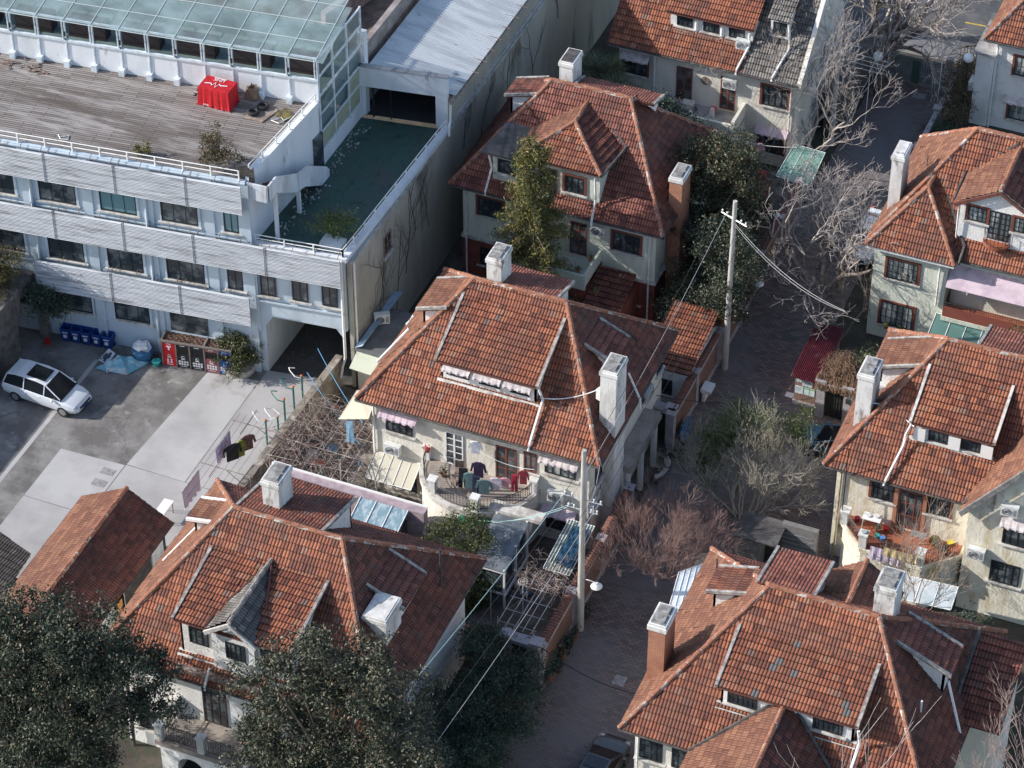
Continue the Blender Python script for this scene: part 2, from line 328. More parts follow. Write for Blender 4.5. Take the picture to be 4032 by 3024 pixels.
# ---------------------------------------------------------------- houses
EV = 6.5
class House:
    def __init__(s, label, a0, a1, b0, b1, ra0, ra1, zr, wall=W_C, tm=T_R, side_tm=None, inset=.6, cap=CAP, hip_right=None, z0=0):
        s.a0, s.a1, s.b0, s.b1 = a0, a1, b0, b1; bm = (b0+b1)/2; s.bm = bm; s.zr = zr; s.wallm = wall; s.tm = tm
        s.k = dict(F=(zr-EV)/(bm-b0), K=(zr-EV)/(b1-bm), L=(zr-EV)/(ra0-a0), R=(zr-EV)/(a1-ra1))
        s.root = thing('tiled_house', label, 'house', ((a0+a1)/2, bm, 0))
        st = side_tm or {}
        m = [tm, st.get('L', tm), st.get('R', tm), st.get('K', tm)]
        mb = MB(); A, B, C, D = (a0, b0, EV), (a1, b0, EV), (a1, b1, EV), (a0, b1, EV); E, F = (ra0, bm, zr), (ra1, bm, zr)
        for i, q in enumerate(((A, B, F, E), (D, A, E), (B, C, F), (C, D, E, F))): tiles(mb, q, m=i)
        s.roof = mb.build('roof', m, s.root)
        cp = MB(); caps(cp, E, F); 
        for p, q in ((A, E), (B, F), (C, F), (D, E)): caps(cp, (p[0], p[1], p[2]+.03), (q[0], q[1], q[2]+.0))
        cp.build('ridge_tiles', [cap, MORT], s.roof, smooth=False)
        e = MB()
        e.box(a0+.06, a1-.06, b0+.06, b1-.06, EV-.2, EV-.05)
        e.build('eaves_board', W_W, s.roof)
        g = MB()
        for p, q in ((A, B), (B, C), (C, D), (D, A)):
            g.tube([(p[0], p[1], EV-.06), (q[0], q[1], EV-.06)], .075, 6)
        g.build('gutter', DARK, s.roof)
        i = inset
        s.w = (a0+i, a1-i, b0+i, b1-i)
        if wall is not None:
            MB().box(a0+i, a1-i, b0+i, b1-i, 0, EV-.19).build('wall', wall, s.root)
    def W(s, side, a, d, z):
        return {'F': (a, s.b0+d, z), 'K': (a, s.b1-d, z), 'L': (s.a0+d, a, z), 'R': (s.a1-d, a, z)}[side]
    def un(s, side):
        return {'F': ((1,0,0), (0,-1,0)), 'K': ((1,0,0), (0,1,0)), 'L': ((0,1,0), (-1,0,0)), 'R': ((0,1,0), (1,0,0))}[side]
    def zm(s, side, d): return EV+s.k[side]*d
    def shed(s, side, s0, s1, df, ze, kd, over=.32, so=.18, wins=(), tm=None, wall=None, ws=None, verge=None, wk={}):
        k = s.k[side]; e = df-over; x = (ze-EV-kd*e)/(k-kd); zt = ze+kd*(x-e); W = lambda a, d, z: s.W(side, a, d, z)
        r = MB(); tiles(r, [W(s0-so, e, ze), W(s1+so, e, ze), W(s1+so, x+.1, zt+.03), W(s0-so, x+.1, zt+.03)])
        ro = r.build('dormer_roof', tm or s.tm, s.root)
        f = MB(); f.slab([W(s0-so, e+.03, ze-.03), W(s1+so, e+.03, ze-.03), W(s1+so, x, zt-.03), W(s0-so, x, zt-.03)], .13, d=(0, 0, 1)); f.build('eaves_board', REDD_EAVE, ro)
        for a in (s0-so, s1+so): v = MB(); v.slab([W(a-.07, e, ze+.10), W(a+.07, e, ze+.10), W(a+.07, x, zt+.10), W(a-.07, x, zt+.10)], .16, d=(0, 0, 1)); v.build('verge_strip', verge or VRG, ro)
        b = MB(); zb = s.zm(side, df)-.25; zw = ze+kd*over-.14; q = MB()
        b.slab([W(s0, df, zb), W(s1, df, zb), W(s1, df, zw), W(s0, df, zw)], .12, d=[-c for c in s.un(side)[1]] if False else s.un(side)[1])
        for a, c in ((s0, 1), (s1, -1)):
            u = Vector(s.un(side)[0]); P = [W(a, df, zb), W(a, df, zw), W(a, x, zt-.1), W(a, x, s.zm(side, x)-.2)]
            b.slab(P, -.1*c if True else 0, d=u)
        wo = b.build('dormer_wall', wall or s.wallm, s.root)
        u, n = s.un(side)
        for (w0, w1, z0, z1, *o) in wins:
            kw = dict(wk); kw.update(o[0] if o else {}); nn = Vector((0, 0, 0))
            window(wo, Vector(W(w0, df, z0))+nn, u, w1-w0, z1-z0, n, **kw)
        if side in 'LR': return ro, wo
        f = MB(); f.slab([W(s0-.2, df-.22, s.zm(side, df)-.14), W(s1+.2, df-.22, s.zm(side, df)-.14), W(s1+.2, df+.05, s.zm(side, df)+.1), W(s0-.2, df+.05, s.zm(side, df)+.1)], .06, d=(0, 0, 1)); f.build('flashing', TRIM, wo)
        return ro, wo
    def chimney(s, x0, x1, y0, y1, zb, zt, m=None, cap=CAPK, capm=None, capz=.32, pots=True):
        c = MB(); c.box(x0, x1, y0, y1, zb, zt-capz); o = c.build('chimney', m or W_K, s.root)
        q = MB(); q.box(x0-.06, x1+.06, y0-.06, y1+.06, zt-capz, zt-capz*.35); q.box(x0-.02, x1+.02, y0-.02, y1+.02, zt-capz*.35, zt)
        q.build('chimney_crown', capm or W_K, o)
        t = MB(); t.box(x0+.06, x1-.06, y0+.06, y1-.06, zt, zt+.03)
        if pots: t.box(x0+.14, x1-.14, y0+.16, (y0+y1)/2-.06, zt+.03, zt+.08).box(x0+.14, x1-.14, (y0+y1)/2+.06, y1-.16, zt+.03, zt+.09)
        t.build('chimney_top', cap, o)
        MB().box(x0-.09, x1+.09, y0-.1, y1+.1, zb, zb+.05).build('flashing', DARK, o)
        return o
    def win(s, side, a, z, w, h, nx=3, ny=3, frame=BLKF, glass=GLS, sur=REDF, sill=True, name='window', off=0, lab=None):
        i = .6-off; u, n = s.un(side)
        p = {'F': (a, s.b0+i, z), 'L': (s.a0+i, a, z), 'R': (s.a1-i, a, z), 'K': (a, s.b1-i, z)}[side]
        return window(s.root, p, u, w, h, n, frame, glass, nx, ny, sill, sur, name, lab=lab)
    def pipe(s, pts, r=.055, m=None): return downpipe(s.root, pts, r, m)
VRG = mat('verge_cement', (.40,.38,.35), .9, (.20,.18,.17), 3.5, .42, .6)
REDD_EAVE = mat('eaves_red_brown', (.17,.06,.045), .7, (.10,.05,.04), 3)
def door(parent, o, u, w, h, n, mt, nx=2, ny=4, name='door', glass=GLS):
    return window(parent, o, u, w, h, n, mt, glass, nx, ny, False, None, name, bars=.05)
def railing(parent, pts, z, h=.8, m=IRON, step=.13, r=.012, name='railing', scroll=True):
    mb = MB(); P = [Vector((p[0], p[1], z)) for p in pts]
    mb.tube([p+Vector((0, 0, h)) for p in P], .03, 4); mb.tube([p+Vector((0, 0, .08)) for p in P], .02, 4); mb.tube([p+Vector((0, 0, h-.13)) for p in P], .015, 4)
    for a, b in zip(P, P[1:]):
        n = max(1, int((b-a).length/step))
        for i in range(n+1):
            q = a+(b-a)*(i/n); mb.tube([q+Vector((0, 0, .05)), q+Vector((0, 0, h))], r, 4, caps=False)
        if scroll and (b-a).length > 1:
            c = (a+b)/2+Vector((0, 0, h*.45)); d = (b-a).normalized()
            for sg in (-1, 1):
                for ro in (.12, .2, .28):
                    mb.tube([c+d*sg*(ro*(1-math.cos(t*.5)))+Vector((0, 0, ro*math.sin(t*.5)*1.0-.08)) for t in range(0, 12)], .012, 4, caps=False)
    return mb.build(name, m, parent)
def post(parent, x, y, z0, z1, w=.34, m=None, name='balcony_post'):
    mb = MB(); mb.box(x-w/2, x+w/2, y-w/2, y+w/2, z0, z1-.1).box(x-w/2-.05, x+w/2+.05, y-w/2-.05, y+w/2+.05, z1-.1, z1)
    return mb.build(name, m or W_K, parent)
def canopy(label, pts, th, m, cat='awning', group=None, ribs=0, name='awning'):
    mb = MB(); mb.slab(pts, th, d=(0, 0, 1)); P = [Vector(p) for p in pts]
    o = mb.build(name, m); tag(o, label, cat, group)
    if ribs:
        r = MB()
        for i in range(ribs+1):
            t = i/ribs; r.tube([P[0].lerp(P[1], t)+Vector((0, 0, .02)), P[3].lerp(P[2], t)+Vector((0, 0, .02))], .025, 4)
        r.tube([P[0], P[1]], .025, 4); r.tube([P[3], P[2]], .025, 4)
        r.build('frame', WHTF, o)
    return o
FABP = mat('faded_pink_fabric', (.62,.50,.55), .9, (.48,.38,.44), 1.5, c3=(.35,.27,.27), s3=2, lo3=.6, hi3=.7)
FABG = mat('faded_fabric', (.62,.56,.55), .9, (.42,.37,.37), 3)
TFLO = mat('terracotta_floor', (.40,.13,.065), .6, (.27,.085,.05), 1.2, .4, .65)
CFLO = mat('balcony_cement', (.36,.31,.27), .9, (.24,.21,.19), 1.6)
def valance(parent, o, u, w, n, drop=.28, out=.5, m=None, name='awning'):
    """small scalloped cloth awning over a window"""
    o, u, n = Vector(o), Vector(u), Vector(n); mb = MB(); N = max(6, int(w/.12)); pr = None
    for i in range(N+1):
        t = i/N; a = o+u*w*t; b = a+n*(out+.03*math.sin(i*2.1))+Vector((0, 0, -drop)); c = b+Vector((0, 0, -.10-.04*math.cos(i*1.6)))
        if pr: mb.poly([pr[0], a, b, pr[1]]); mb.poly([pr[1], b, c, pr[2]])
        pr = (a, b, c)
    return mb.build(name, m or FABG, parent)
# ---- house C, middle of the picture
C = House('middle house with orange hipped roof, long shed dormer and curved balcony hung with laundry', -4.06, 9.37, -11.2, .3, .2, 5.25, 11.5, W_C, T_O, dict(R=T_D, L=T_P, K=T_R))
wk = dict(frame=WHTF, nx=3, ny=2, sill=False)
C.shed('F', .05, 5.25, 1.7, 9.33, .43, wins=[(.35, 1.6, 8.35, 9.0, dict(frame=BLKF)), (2.15, 3.3, 8.3, 8.95, dict(frame=BLKF)), (3.85, 4.9, 8.3, 8.95, dict(frame=BLKF))], wk=wk, wall=W_W)
for a, ww in ((.25, 1.5), (1.95, 1.5), (3.6, 1.5)): valance(C.root, (a, C.b0+1.56, 9.12), (1,0,0), ww, (0,-1,0), drop=.14, out=.36)
C.shed('L', -6.85, -4.55, 1.95, 9.85, .35, tm=T_P, wall=W_W, wins=[(-6.3, -5.3, 8.9, 9.6, dict(nx=2, ny=2, frame=WHTF, sill=False))])
C.shed('R', -6.2, -4.35, 1.4, 9.1, .45, tm=T_R, wall=W_W, wins=[(-5.9, -4.7, 8.2, 8.85, dict(nx=2, ny=2, frame=WHTF, sill=False))])
C.shed('K', 1.2, 4.5, 3.5, 10.75, .28, tm=T_R, wall=W_W)
C.chimney(.8, 1.6, -5.3, -3.95, 9.6, 12.95); C.chimney(8.5, 9.35, -9.05, -7.6, 0, 10.9)
C.pipe([(5.45, -9.7, 9.2), (5.6, -9.75, 8.9), (5.62, -9.5, 8.35), (5.6, -11.2, 6.75), (5.6, -11.35, 6.4)], .07)
C.pipe([(8.9, -6.0, 8.4), (9.55, -6.0, 6.9), (9.6, -6.0, 6.2)], .06)
C.pipe([(-2.4, -7.4, 9.7), (-2.7, -7.6, 9.2), (-2.75, -7.3, 8.6), (-4.0, -8.6, 7.0)], .07)
C.pipe([(-3.3, -10.7, 6.2), (-3.3, -10.7, 0)], .055); C.pipe([(8.5, -10.7, 6.2), (8.5, -10.7, 0)], .055)
C.win('F', -2.65, 4.45, 1.5, 1.2, 4, 2, BLKF, sur=None); valance(C.root, (-2.9, -10.62, 5.95), (1,0,0), 2.1, (0,-1,0), m=FABP)
C.win('F', 6.2, 4.6, 1.7, 1.15, 4, 2, BLKF, GLSC, sur=None); valance(C.root, (6.0, -10.62, 5.95), (1,0,0), 2.1, (0,-1,0), m=FABG)
door(C.root, (.7, -10.6, 3.3), (1,0,0), 1.0, 2.2, (0,-1,0), WHTF, 2, 5); door(C.root, (3.5, -10.6, 3.3), (1,0,0), 1.15, 2.2, (0,-1,0), REDF, 2, 3)
C.win('F', 5.05, 4.3, .7, 1.3, 2, 3, REDF, sur=None)
C.win('F', -2.5, .55, 1.5, .95, 5, 2, BLKF, sur=None); C.win('F', 6.3, .8, 1.5, 1.2, 6, 2, BLKF, sur=None); valance(C.root, (6.1, -10.62, 2.35), (1,0,0), 1.9, (0,-1,0), m=FABP)
C.win('R', -3.4, 4.2, 1.2, 1.4, 3, 3, BLKF, sur=None); C.win('R', -10.2, 4.2, .9, 1.2, 2, 2, BLKF, sur=None); C.win('R', -1.2, 4.4, .8, 1.1, 2, 2, BLKF, sur=None)
def bay(h, cx, cy, rx, ry, z0, z1, m, n=18):
    pts = [(cx+rx*math.cos(math.pi+math.pi*i/n), cy+ry*math.sin(math.pi+math.pi*i/n)) for i in range(n+1)]
    MB().prism(pts+[(cx+rx, cy+.2), (cx-rx, cy+.2)], z0, z1-.35).build('bay_wall', m, h.root)
    q = [(cx+(rx+.12)*math.cos(math.pi+math.pi*i/n), cy+(ry+.12)*math.sin(math.pi+math.pi*i/n)) for i in range(n+1)]
    MB().prism(q+[(cx+rx+.12, cy+.2), (cx-rx-.12, cy+.2)], z1-.35, z1).build('balcony_slab', TRIM, h.root)
    q = [(cx+(rx-.1)*math.cos(math.pi+math.pi*i/n), cy+(ry-.1)*math.sin(math.pi+math.pi*i/n)) for i in range(n+1)]
    MB().prism(q+[(cx+rx-.1, cy+.2), (cx-rx+.1, cy+.2)], z1, z1+.004).build('balcony_floor', CFLO, h.root)
    return lambda t, k=0: (cx+(rx-k)*math.cos(math.pi+math.pi*t), cy+(ry-k)*math.sin(math.pi+math.pi*t))
bp = bay(C, 2.7, -10.6, 3.15, 2.85, 0, 3.25, W_C)
MB().prism([bp(i/18, -.13) for i in range(9, 15)]+[bp(i/18, -.02) for i in range(14, 8, -1)], 2.45, 2.75).build('green_band', mat('green_paint', (.02,.30,.18), .6), C.root)
for t in (.0, .3, .58, .97): post(C.root, *bp(t, .12), 3.25, 4.15, .38)
for t0, t1 in ((.03, .27), (.33, .55), (.61, .94)): railing(C.root, [bp(t0+(t1-t0)*i/6, .12) for i in range(7)], 3.25, .75)
# entrance porch on the lane side
pr = MB(); pr.box(8.75, 9.75, -7.6, -2.9, 3.1, 3.35); pr.box(8.8, 9.7, -7.55, -2.95, 3.35, 3.55)
pr.build('porch_roof', CFLO, C.root)
cm = MB()
for y in (-7.3, -5.3, -3.3): cm.tube([(9.5, y, 0), (9.5, y, 3.1)], .17, 12)
cm.build('porch_columns', W_K, C.root)
# ---- house N
N = House('rear left house behind the conifer, red tiles, brick-red ground floor', -6.94, 5.87, 7.47, 17.7, -2.75, 1.9, 11.4, W_N, T_R, dict(R=T_D, L=T_D, K=T_R))
MB().box(-6.36, 5.29, 8.05, 17.12, 0, 2.55).build('ground_floor', BRKD, N.root)
MB().box(-6.44, 5.37, 7.97, 17.2, 2.55, 2.75).build('string_course', TRIM, N.root)
g = MB(); Al, Ar, P1, P2 = (-2.9, 7.75, 9.4), (2.05, 7.75, 9.4), (-.45, 10.2, 10.75), (-.45, 12.1, 10.85)
tiles(g, [Al, Ar, P1]); gr = g.build('wing_roof', T_O, N.root)
g = MB(); tiles(g, [Ar, (2.35, 10.5, 9.45), P2, P1]); g.build('wing_roof', T_D, N.root)
g = MB(); tiles(g, [(-3.1, 10.4, 9.45), Al, P1, P2]); g.build('wing_roof', T_P, N.root)
g = MB(); caps(g, Al, P1); caps(g, Ar, P1); caps(g, P1, P2); g.build('ridge_tiles', [CAP, MORT], gr)
MB().slab([(-2.85, 7.8, 9.38), (2.0, 7.8, 9.38), (2.3, 10.4, 9.4), (-3, 10.4, 9.4)], .14, d=(0,0,1)).build('eaves_board', REDD_EAVE, gr)
MB().tube([(2.1, 7.7, 9.42), (2.45, 10.6, 9.55), (-.35, 12.3, 11.0)], .09, 5).build('valley_gutter', DARK, gr)
wo = MB().box(-2.7, 1.85, 8.15, 10.6, 6.6, 9.28).build('wing_wall', W_N, N.root)
window(wo, (-.2, 8.15, 7.55), (1,0,0), 1.15, 1.1, (0,-1,0), BLKF, GLS, 3, 3, True, REDF); door(wo, (-1.75, 8.15, 7.1), (1,0,0), 1.1, 1.7, (0,-1,0), REDF, 2, 4)
wo = MB().box(-4.5, -2.7, 8.1, 9.6, 6.6, 9.0).build('dormer_wall', W_N, N.root)
window(wo, (-4.2, 8.1, 7.75), (1,0,0), 1.1, .9, (0,-1,0), BLKF, GLS, 3, 2)
MB().slab([(-5.1, 7.75, 9.12), (-2.4, 7.75, 9.12), (-2.4, 10.4, 9.5), (-4.6, 10.4, 9.5)], .14, d=(0,0,1)).build('flat_roof', mat('bitumen_felt', (.055,.055,.055), .8, (.11,.10,.10), 1.4), N.root)
bl = MB(); bl.prism([(-1.6+.65*math.cos(t), 8.1-.6*math.sin(t)) for t in [math.pi*i/8 for i in range(9)]], 6.95, 7.1); bo = bl.build('balconette', TRIM, N.root)
railing(bo, [(-1.6+.6*math.cos(math.pi*i/8), 8.1-.55*math.sin(math.pi*i/8)) for i in range(9)], 7.1, .7, scroll=False)
N.shed('L', 12.35, 13.75, 1.75, 9.9, .3, tm=T_D, wall=W_W)
N.shed('K', -1.4, 3.0, 3.5, 10.7, .28, tm=T_R, wall=W_W)
N.chimney(-2.6, -1.8, 13.2, 14.6, 9.8, 12.35, cap=DARK, pots=False); N.chimney(5.35, 6.1, 9.7, 11.1, 0, 9.0, m=BRK)
N.pipe([(1.6, 8.0, 9.3), (1.7, 7.95, 7.6), (1.75, 7.3, 6.75), (1.75, 7.2, 6.3)], .065); N.pipe([(-4.7, 7.95, 9.0), (-4.5, 7.95, 8.0), (-4.6, 7.2, 6.8), (-4.6, 7.2, 6.6)], .065)
N.pipe([(-6.1, 7.95, 6.2), (-6.1, 7.95, 0)], .055); N.pipe([(4.95, 7.95, 6.2), (4.95, 7.95, 0)], .055)
for a, z in ((-5.4, 4.45), (-5.3, .9), (2.75, 4.4), (2.75, .9)): N.win('F', a, z, 1.5 if a < 0 else 1.6, 1.25, 4, 2)
door(N.root, (.2, 8.07, 3.4), (1,0,0), 1.0, 2.2, (0,-1,0), REDF, 2, 4)
N.win('F', -2.6, 4.5, 1.3, 1.2, 3, 2)
mb = MB(); mb.box(-2.4, 2.1, 5.6, 8.07, 0, 3.3); mb.build('porch_block', BRKD, N.root); mb = MB(); mb.box(-2.4, 2.1, 5.45, 5.6, 3.1, 4.1).box(1.95, 2.1, 5.6, 8.07, 3.1, 4.1).box(-2.4, -2.25, 5.6, 8.07, 3.1, 4.1).box(-2.3, 2.0, 5.55, 8.07, 3.28, 3.34)
mb.build('terrace_parapet', W_N, N.root)
mb = MB(); tiles(mb, [(2.15, 4.6, 2.4), (4.4, 4.6, 2.4), (4.4, 7.6, 3.35), (2.15, 7.6, 3.35)]); mb.build('lean_to_roof', T_D, N.root); MB().box(2.15, 4.3, 4.8, 8.05, 0, 2.4).build('lean_to_wall', BRKD, N.root)
# ---- house SW
S = House('lower left house with a grey-tiled gable dormer above an iron-railed terrace', -7.78, 6.68, -32.0, -19.4, -3.35, 2.2, 11.8, W_W, T_O, dict(R=T_D, L=T_P, K=T_D), inset=.8)
S.shed('F', -3.6, 2.0, .95, 9.62, .21, wall=W_W, wins=[(-3.15, -2.15, 8.1, 9.1, dict(nx=3, ny=4, sill=False)), (.5, 1.7, 8.0, 9.1, dict(nx=3, ny=4, sill=False))])
# gable dormer in grey tile
G0, G1, GY, GZ, AP = -2.0, .45, -31.5, 9.72, 10.62; xm = (G0+G1)/2; yb = -27.1
g = MB(); tiles(g, [(G0, GY, GZ), (xm, GY, AP), (xm, yb, AP), (G0+.2, -30.2, GZ)][::1]); gg = g.build('gable_roof', T_G, S.root)
g = MB(); tiles(g, [(xm, GY, AP), (G1, GY, GZ-.1), (G1-.1, -30.6, GZ-.1), (xm, yb, AP)]); g.build('gable_roof', T_G, S.root)
g = MB(); caps(g, (xm, GY, AP), (xm, yb, AP)); g.build('ridge_tiles', [CAPG, MORT], gg)
MB().tube([(G1+.05, GY+.1, GZ-.02), (G1+.02, -30.5, GZ), (xm+.1, yb-.2, AP+.05), (G0-.05, -30.2, GZ+.1), (G0-.1, GY+.1, GZ+.05)], .09, 5).build('flashing', REDD_EAVE, gg)
v = MB(); v.slab([(G0-.12, GY+.02, GZ-.1), (xm, GY+.02, AP-.02), (xm, GY+.02, AP-.22), (G0-.02, GY+.02, GZ-.3)], .1).slab([(xm, GY+.02, AP-.02), (G1+.12, GY+.02, GZ-.2), (G1+.02, GY+.02, GZ-.4), (xm, GY+.02, AP-.22)], .1); v.build('barge_board', TRIM, gg)
wo = MB(); P = [(G0+.15, -31.3), (G1-.15, -31.3)]
wo.poly([(G0+.15, -31.3, 6.9), (G1-.15, -31.3, 6.9), (G1-.15, -31.3, GZ-.1), (xm, -31.3, AP-.1), (G0+.15, -31.3, GZ)]).box(G0+.15, G1-.15, -31.298, -30.2, 6.9, GZ-.15); wo = wo.build('gable_wall', W_W, S.root)
window(wo, (-1.15, -31.3, 8.1), (1,0,0), 1.0, 1.05, (0,-1,0), BLKF, GLS, 4, 3, True)
mb = MB(); mb.box(-3.6, 1.0, -31.85, -31.3, 6.75, 6.95)
for i in range(5): mb.tube([(-1.6+i*.55, -31.35, 7.6), (-1.6+i*.55, -32.0, 7.15)], .02, 4)
mb.build('planter_ledge', RUST, S.root)
S.shed('L', -25.3, -24.1, 2.0, 9.85, .2, tm=T_P, wall=W_W, verge=WHTF); S.shed('R', -26.2, -24.05, 1.43, 9.15, .47, tm=T_R, wall=W_W)
S.shed('K', -3.3, .8, 2.5, 10.4, .28, tm=T_D, wall=W_W)
S.chimney(-2.45, -1.6, -24.5, -23.1, 9.4, 12.85); S.chimney(4.2, 5.35, -27.95, -26.3, 6, 9.75, pots=False, cap=W_K)
MB().tube([(5.85, -22.9, 7.2), (5.85, -22.9, 10.0)], .045, 6).build('vent_pipe', DARK, S.root)
S.pipe([(6.6, -24.4, 6.5), (5.2, -23.4, 8.2)], .05, DARK); S.pipe([(-1.95, -31.6, 7.3), (-2.0, -32.1, 6.5), (-2.0, -32.1, 6.3)], .06)
S.pipe([(-5.8, -24.3, 9.4), (-6.0, -24.6, 8.7), (-7.3, -26.0, 7.1)], .07); S.pipe([(-6.6, -31.4, 6.2), (-6.6, -31.5, 0)], .09, DARK)
door(S.root, (-2.7, -31.2, 3.1), (1,0,0), 1.25, 2.5, (0,-1,0), mat('dark_wood', (.07,.045,.035), .6), 3, 3)
S.win('L', -30.5, 1.5, 1.0, 1.2, 2, 2, off=-.2, sur=None); S.win('F', -6.3, 1.2, 1.2, 1.3, 3, 3, off=-.2, sur=None)
MB().box(-4.35, 3.5, -33.15, -31.2, 2.7, 3.0).build('balcony_slab', CFLO, S.root)
wv = MB(); wv.box(-4.15, -3.8, -33.05, -31.2, 0, 2.7).box(-3.8, -3.3, -33.05, -32.8, 0, 2.7)
for i in range(10):
    t0, t1 = math.pi*i/10, math.pi*(i+1)/10; f = lambda t: (-2.6-.7*math.cos(t), 1.55+.7*math.sin(t))
    (x0, z0), (x1, z1) = f(t0), f(t1); wv.poly([(x0, -33.05, z0), (x1, -33.05, z1), (x1, -33.05, 2.7), (x0, -33.05, 2.7)]); wv.poly([(x0, -33.05, z0), (x1, -33.05, z1), (x1, -32.8, z1), (x0, -32.8, z0)])
wv.box(-1.9, 3.4, -33.05, -32.8, 0, 2.7); wv.build('arched_wall', W_W, S.root)
for x in (-4.15, -1.95, .3, 2.5): post(S.root, x, -32.95, 3.0, 4.05, .36)
post(S.root, -4.15, -31.4, 3.0, 4.3, .36)
for a, b in (((-3.95, -32.95), (-2.15, -32.95)), ((-1.75, -32.95), (.1, -32.95)), ((.5, -32.95), (2.3, -32.95)), ((-4.15, -32.75), (-4.15, -31.6))): railing(S.root, [a, b], 3.0, 1.0)
mb = MB(); tiles(mb, [(3.9, -34.6, 5.6), (7.6, -34.6, 5.6), (7.0, -32.0, 6.6), (3.9, -32.0, 6.6)]); mb.build('lower_roof', T_R, S.root); mb = MB(); mb.box(4.1, 6.2, -34.2, -31.25, 0, 5.6); mb.build('wing_wall', W_W, S.root)
window(S.root, (4.5, -34.2, 4.0), (1,0,0), 1.4, 1.2, (0,-1,0), BLKF, GLS, 4, 3)
# ---- house SE
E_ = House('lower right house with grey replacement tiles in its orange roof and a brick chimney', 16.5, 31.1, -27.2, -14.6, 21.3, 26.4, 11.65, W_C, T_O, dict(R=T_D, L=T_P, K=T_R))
E_.shed('F', 20.65, 26.85, 1.88, 9.4, .3, tm=T_OG, wall=W_W, wins=[(20.95, 22.35, 8.3, 9.1, dict(nx=6, ny=2)), (24.95, 26.35, 8.3, 9.1, dict(nx=6, ny=2))])
E_.shed('L', -20.4, -19.0, 2.0, 9.8, .3, tm=T_O, wall=W_W); E_.shed('R', -20.9, -19.3, 1.4, 9.4, .45, tm=T_R, wall=W_W)
E_.shed('K', 20.8, 23.1, 3.3, 10.85, .2, tm=T_R, wall=W_W)
g = MB(); ap = 9.95; P1, P2, P0 = (23.85, -26.2, 9.25), (23.85, -24.6, 9.3), (23.85, -28.6, 8.6)
P0 = (23.6, -30.5, 9.1); P2 = (23.6, -24.9, 9.2)
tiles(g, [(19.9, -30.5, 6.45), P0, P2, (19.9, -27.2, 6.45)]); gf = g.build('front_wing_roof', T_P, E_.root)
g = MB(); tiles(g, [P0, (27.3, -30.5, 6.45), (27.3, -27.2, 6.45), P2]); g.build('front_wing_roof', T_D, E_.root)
g = MB(); caps(g, P0, P2); g.build('ridge_tiles', [CAP, MORT], gf)
MB().tube([(19.9, -27.25, 6.55), (23.6, -24.85, 9.3)], .1, 5).tube([(27.3, -27.25, 6.55), (23.6, -24.85, 9.3)], .1, 5).build('valley_gutter', DARK, gf)
MB().box(20.4, 26.8, -30.2, -26.6, 0, 6.4).build('wing_wall', W_C, E_.root)
g = MB(); P0, P2 = (24.65, -16.7, 10.7), (24.65, -20.0, 10.75)
tiles(g, [P0, (22.75, -16.7, 9.3), (22.75, -18.4, 9.3), P2]); gb = g.build('rear_gable_roof', T_P, E_.root)
g = MB(); tiles(g, [P0, (26.5, -16.7, 9.3), (26.5, -18.4, 9.3), P2]); g.build('rear_gable_roof', T_D, E_.root); g = MB(); caps(g, P0, P2); g.build('ridge_tiles', [CAP, MORT], gb)
MB().prism([(23.0, -17.0), (26.3, -17.0), (26.3, -18.5), (23, -18.5)], 7, 9.4).build('rear_gable_wall', W_W, E_.root)
E_.chimney(25.9, 26.85, -20.1, -18.75, 9.4, 12.7, cap=CAPK)
E_.chimney(16.7, 17.5, -24.2, -22.8, 0, 10.6, m=BRK, capz=.4)
g = MB(); tiles(g, [(16.2, -21.3, 6.9), (16.2, -18.0, 6.9), (17.6, -18.0, 8.0), (17.6, -21.3, 8.0)]); g = MB()
tiles(g, [(30.2, -21.2, 6.7), (32.6, -21.2, 6.7), (32.6, -17.0, 8.6), (30.4, -17.0, 8.6)]); g.build('side_wing_roof', T_D, E_.root); MB().box(30.5, 32.4, -20.9, -17.2, 0, 6.6).build('side_wing_wall', W_C, E_.root)
MB().tube([(30.2, -21.3, 6.9), (30.3, -17.0, 8.75)], .1, 5).build('flashing', DARK, E_.root)
E_.pipe([(27.1, -25.6, 9.2), (27.2, -25.5, 8.4), (27.15, -26.3, 7.6), (27.1, -27.4, 6.5)], .075); E_.pipe([(29.9, -21.0, 9.0), (30.9, -21.8, 6.8)], .07)
MB().tube([(29.2, -22.9, 8.2), (29.2, -22.9, 9.3)], .05, 6).build('vent_pipe', PIPE, E_.root); MB().tube([(17.6, -17.2, 7.6), (17.6, -17.2, 8.6)], .04, 6).build('vent_pipe', DARK, E_.root)
for a in (17.3, 18.9): E_.win('F', a, 4.4, 1.15, 1.3, 4, 3, sur=None)
E_.win('L', -25.5, 4.2, 1.2, 1.3, sur=None); E_.pipe([(17.3, -26.75, 6.2), (17.3, -26.75, 0)], .06)
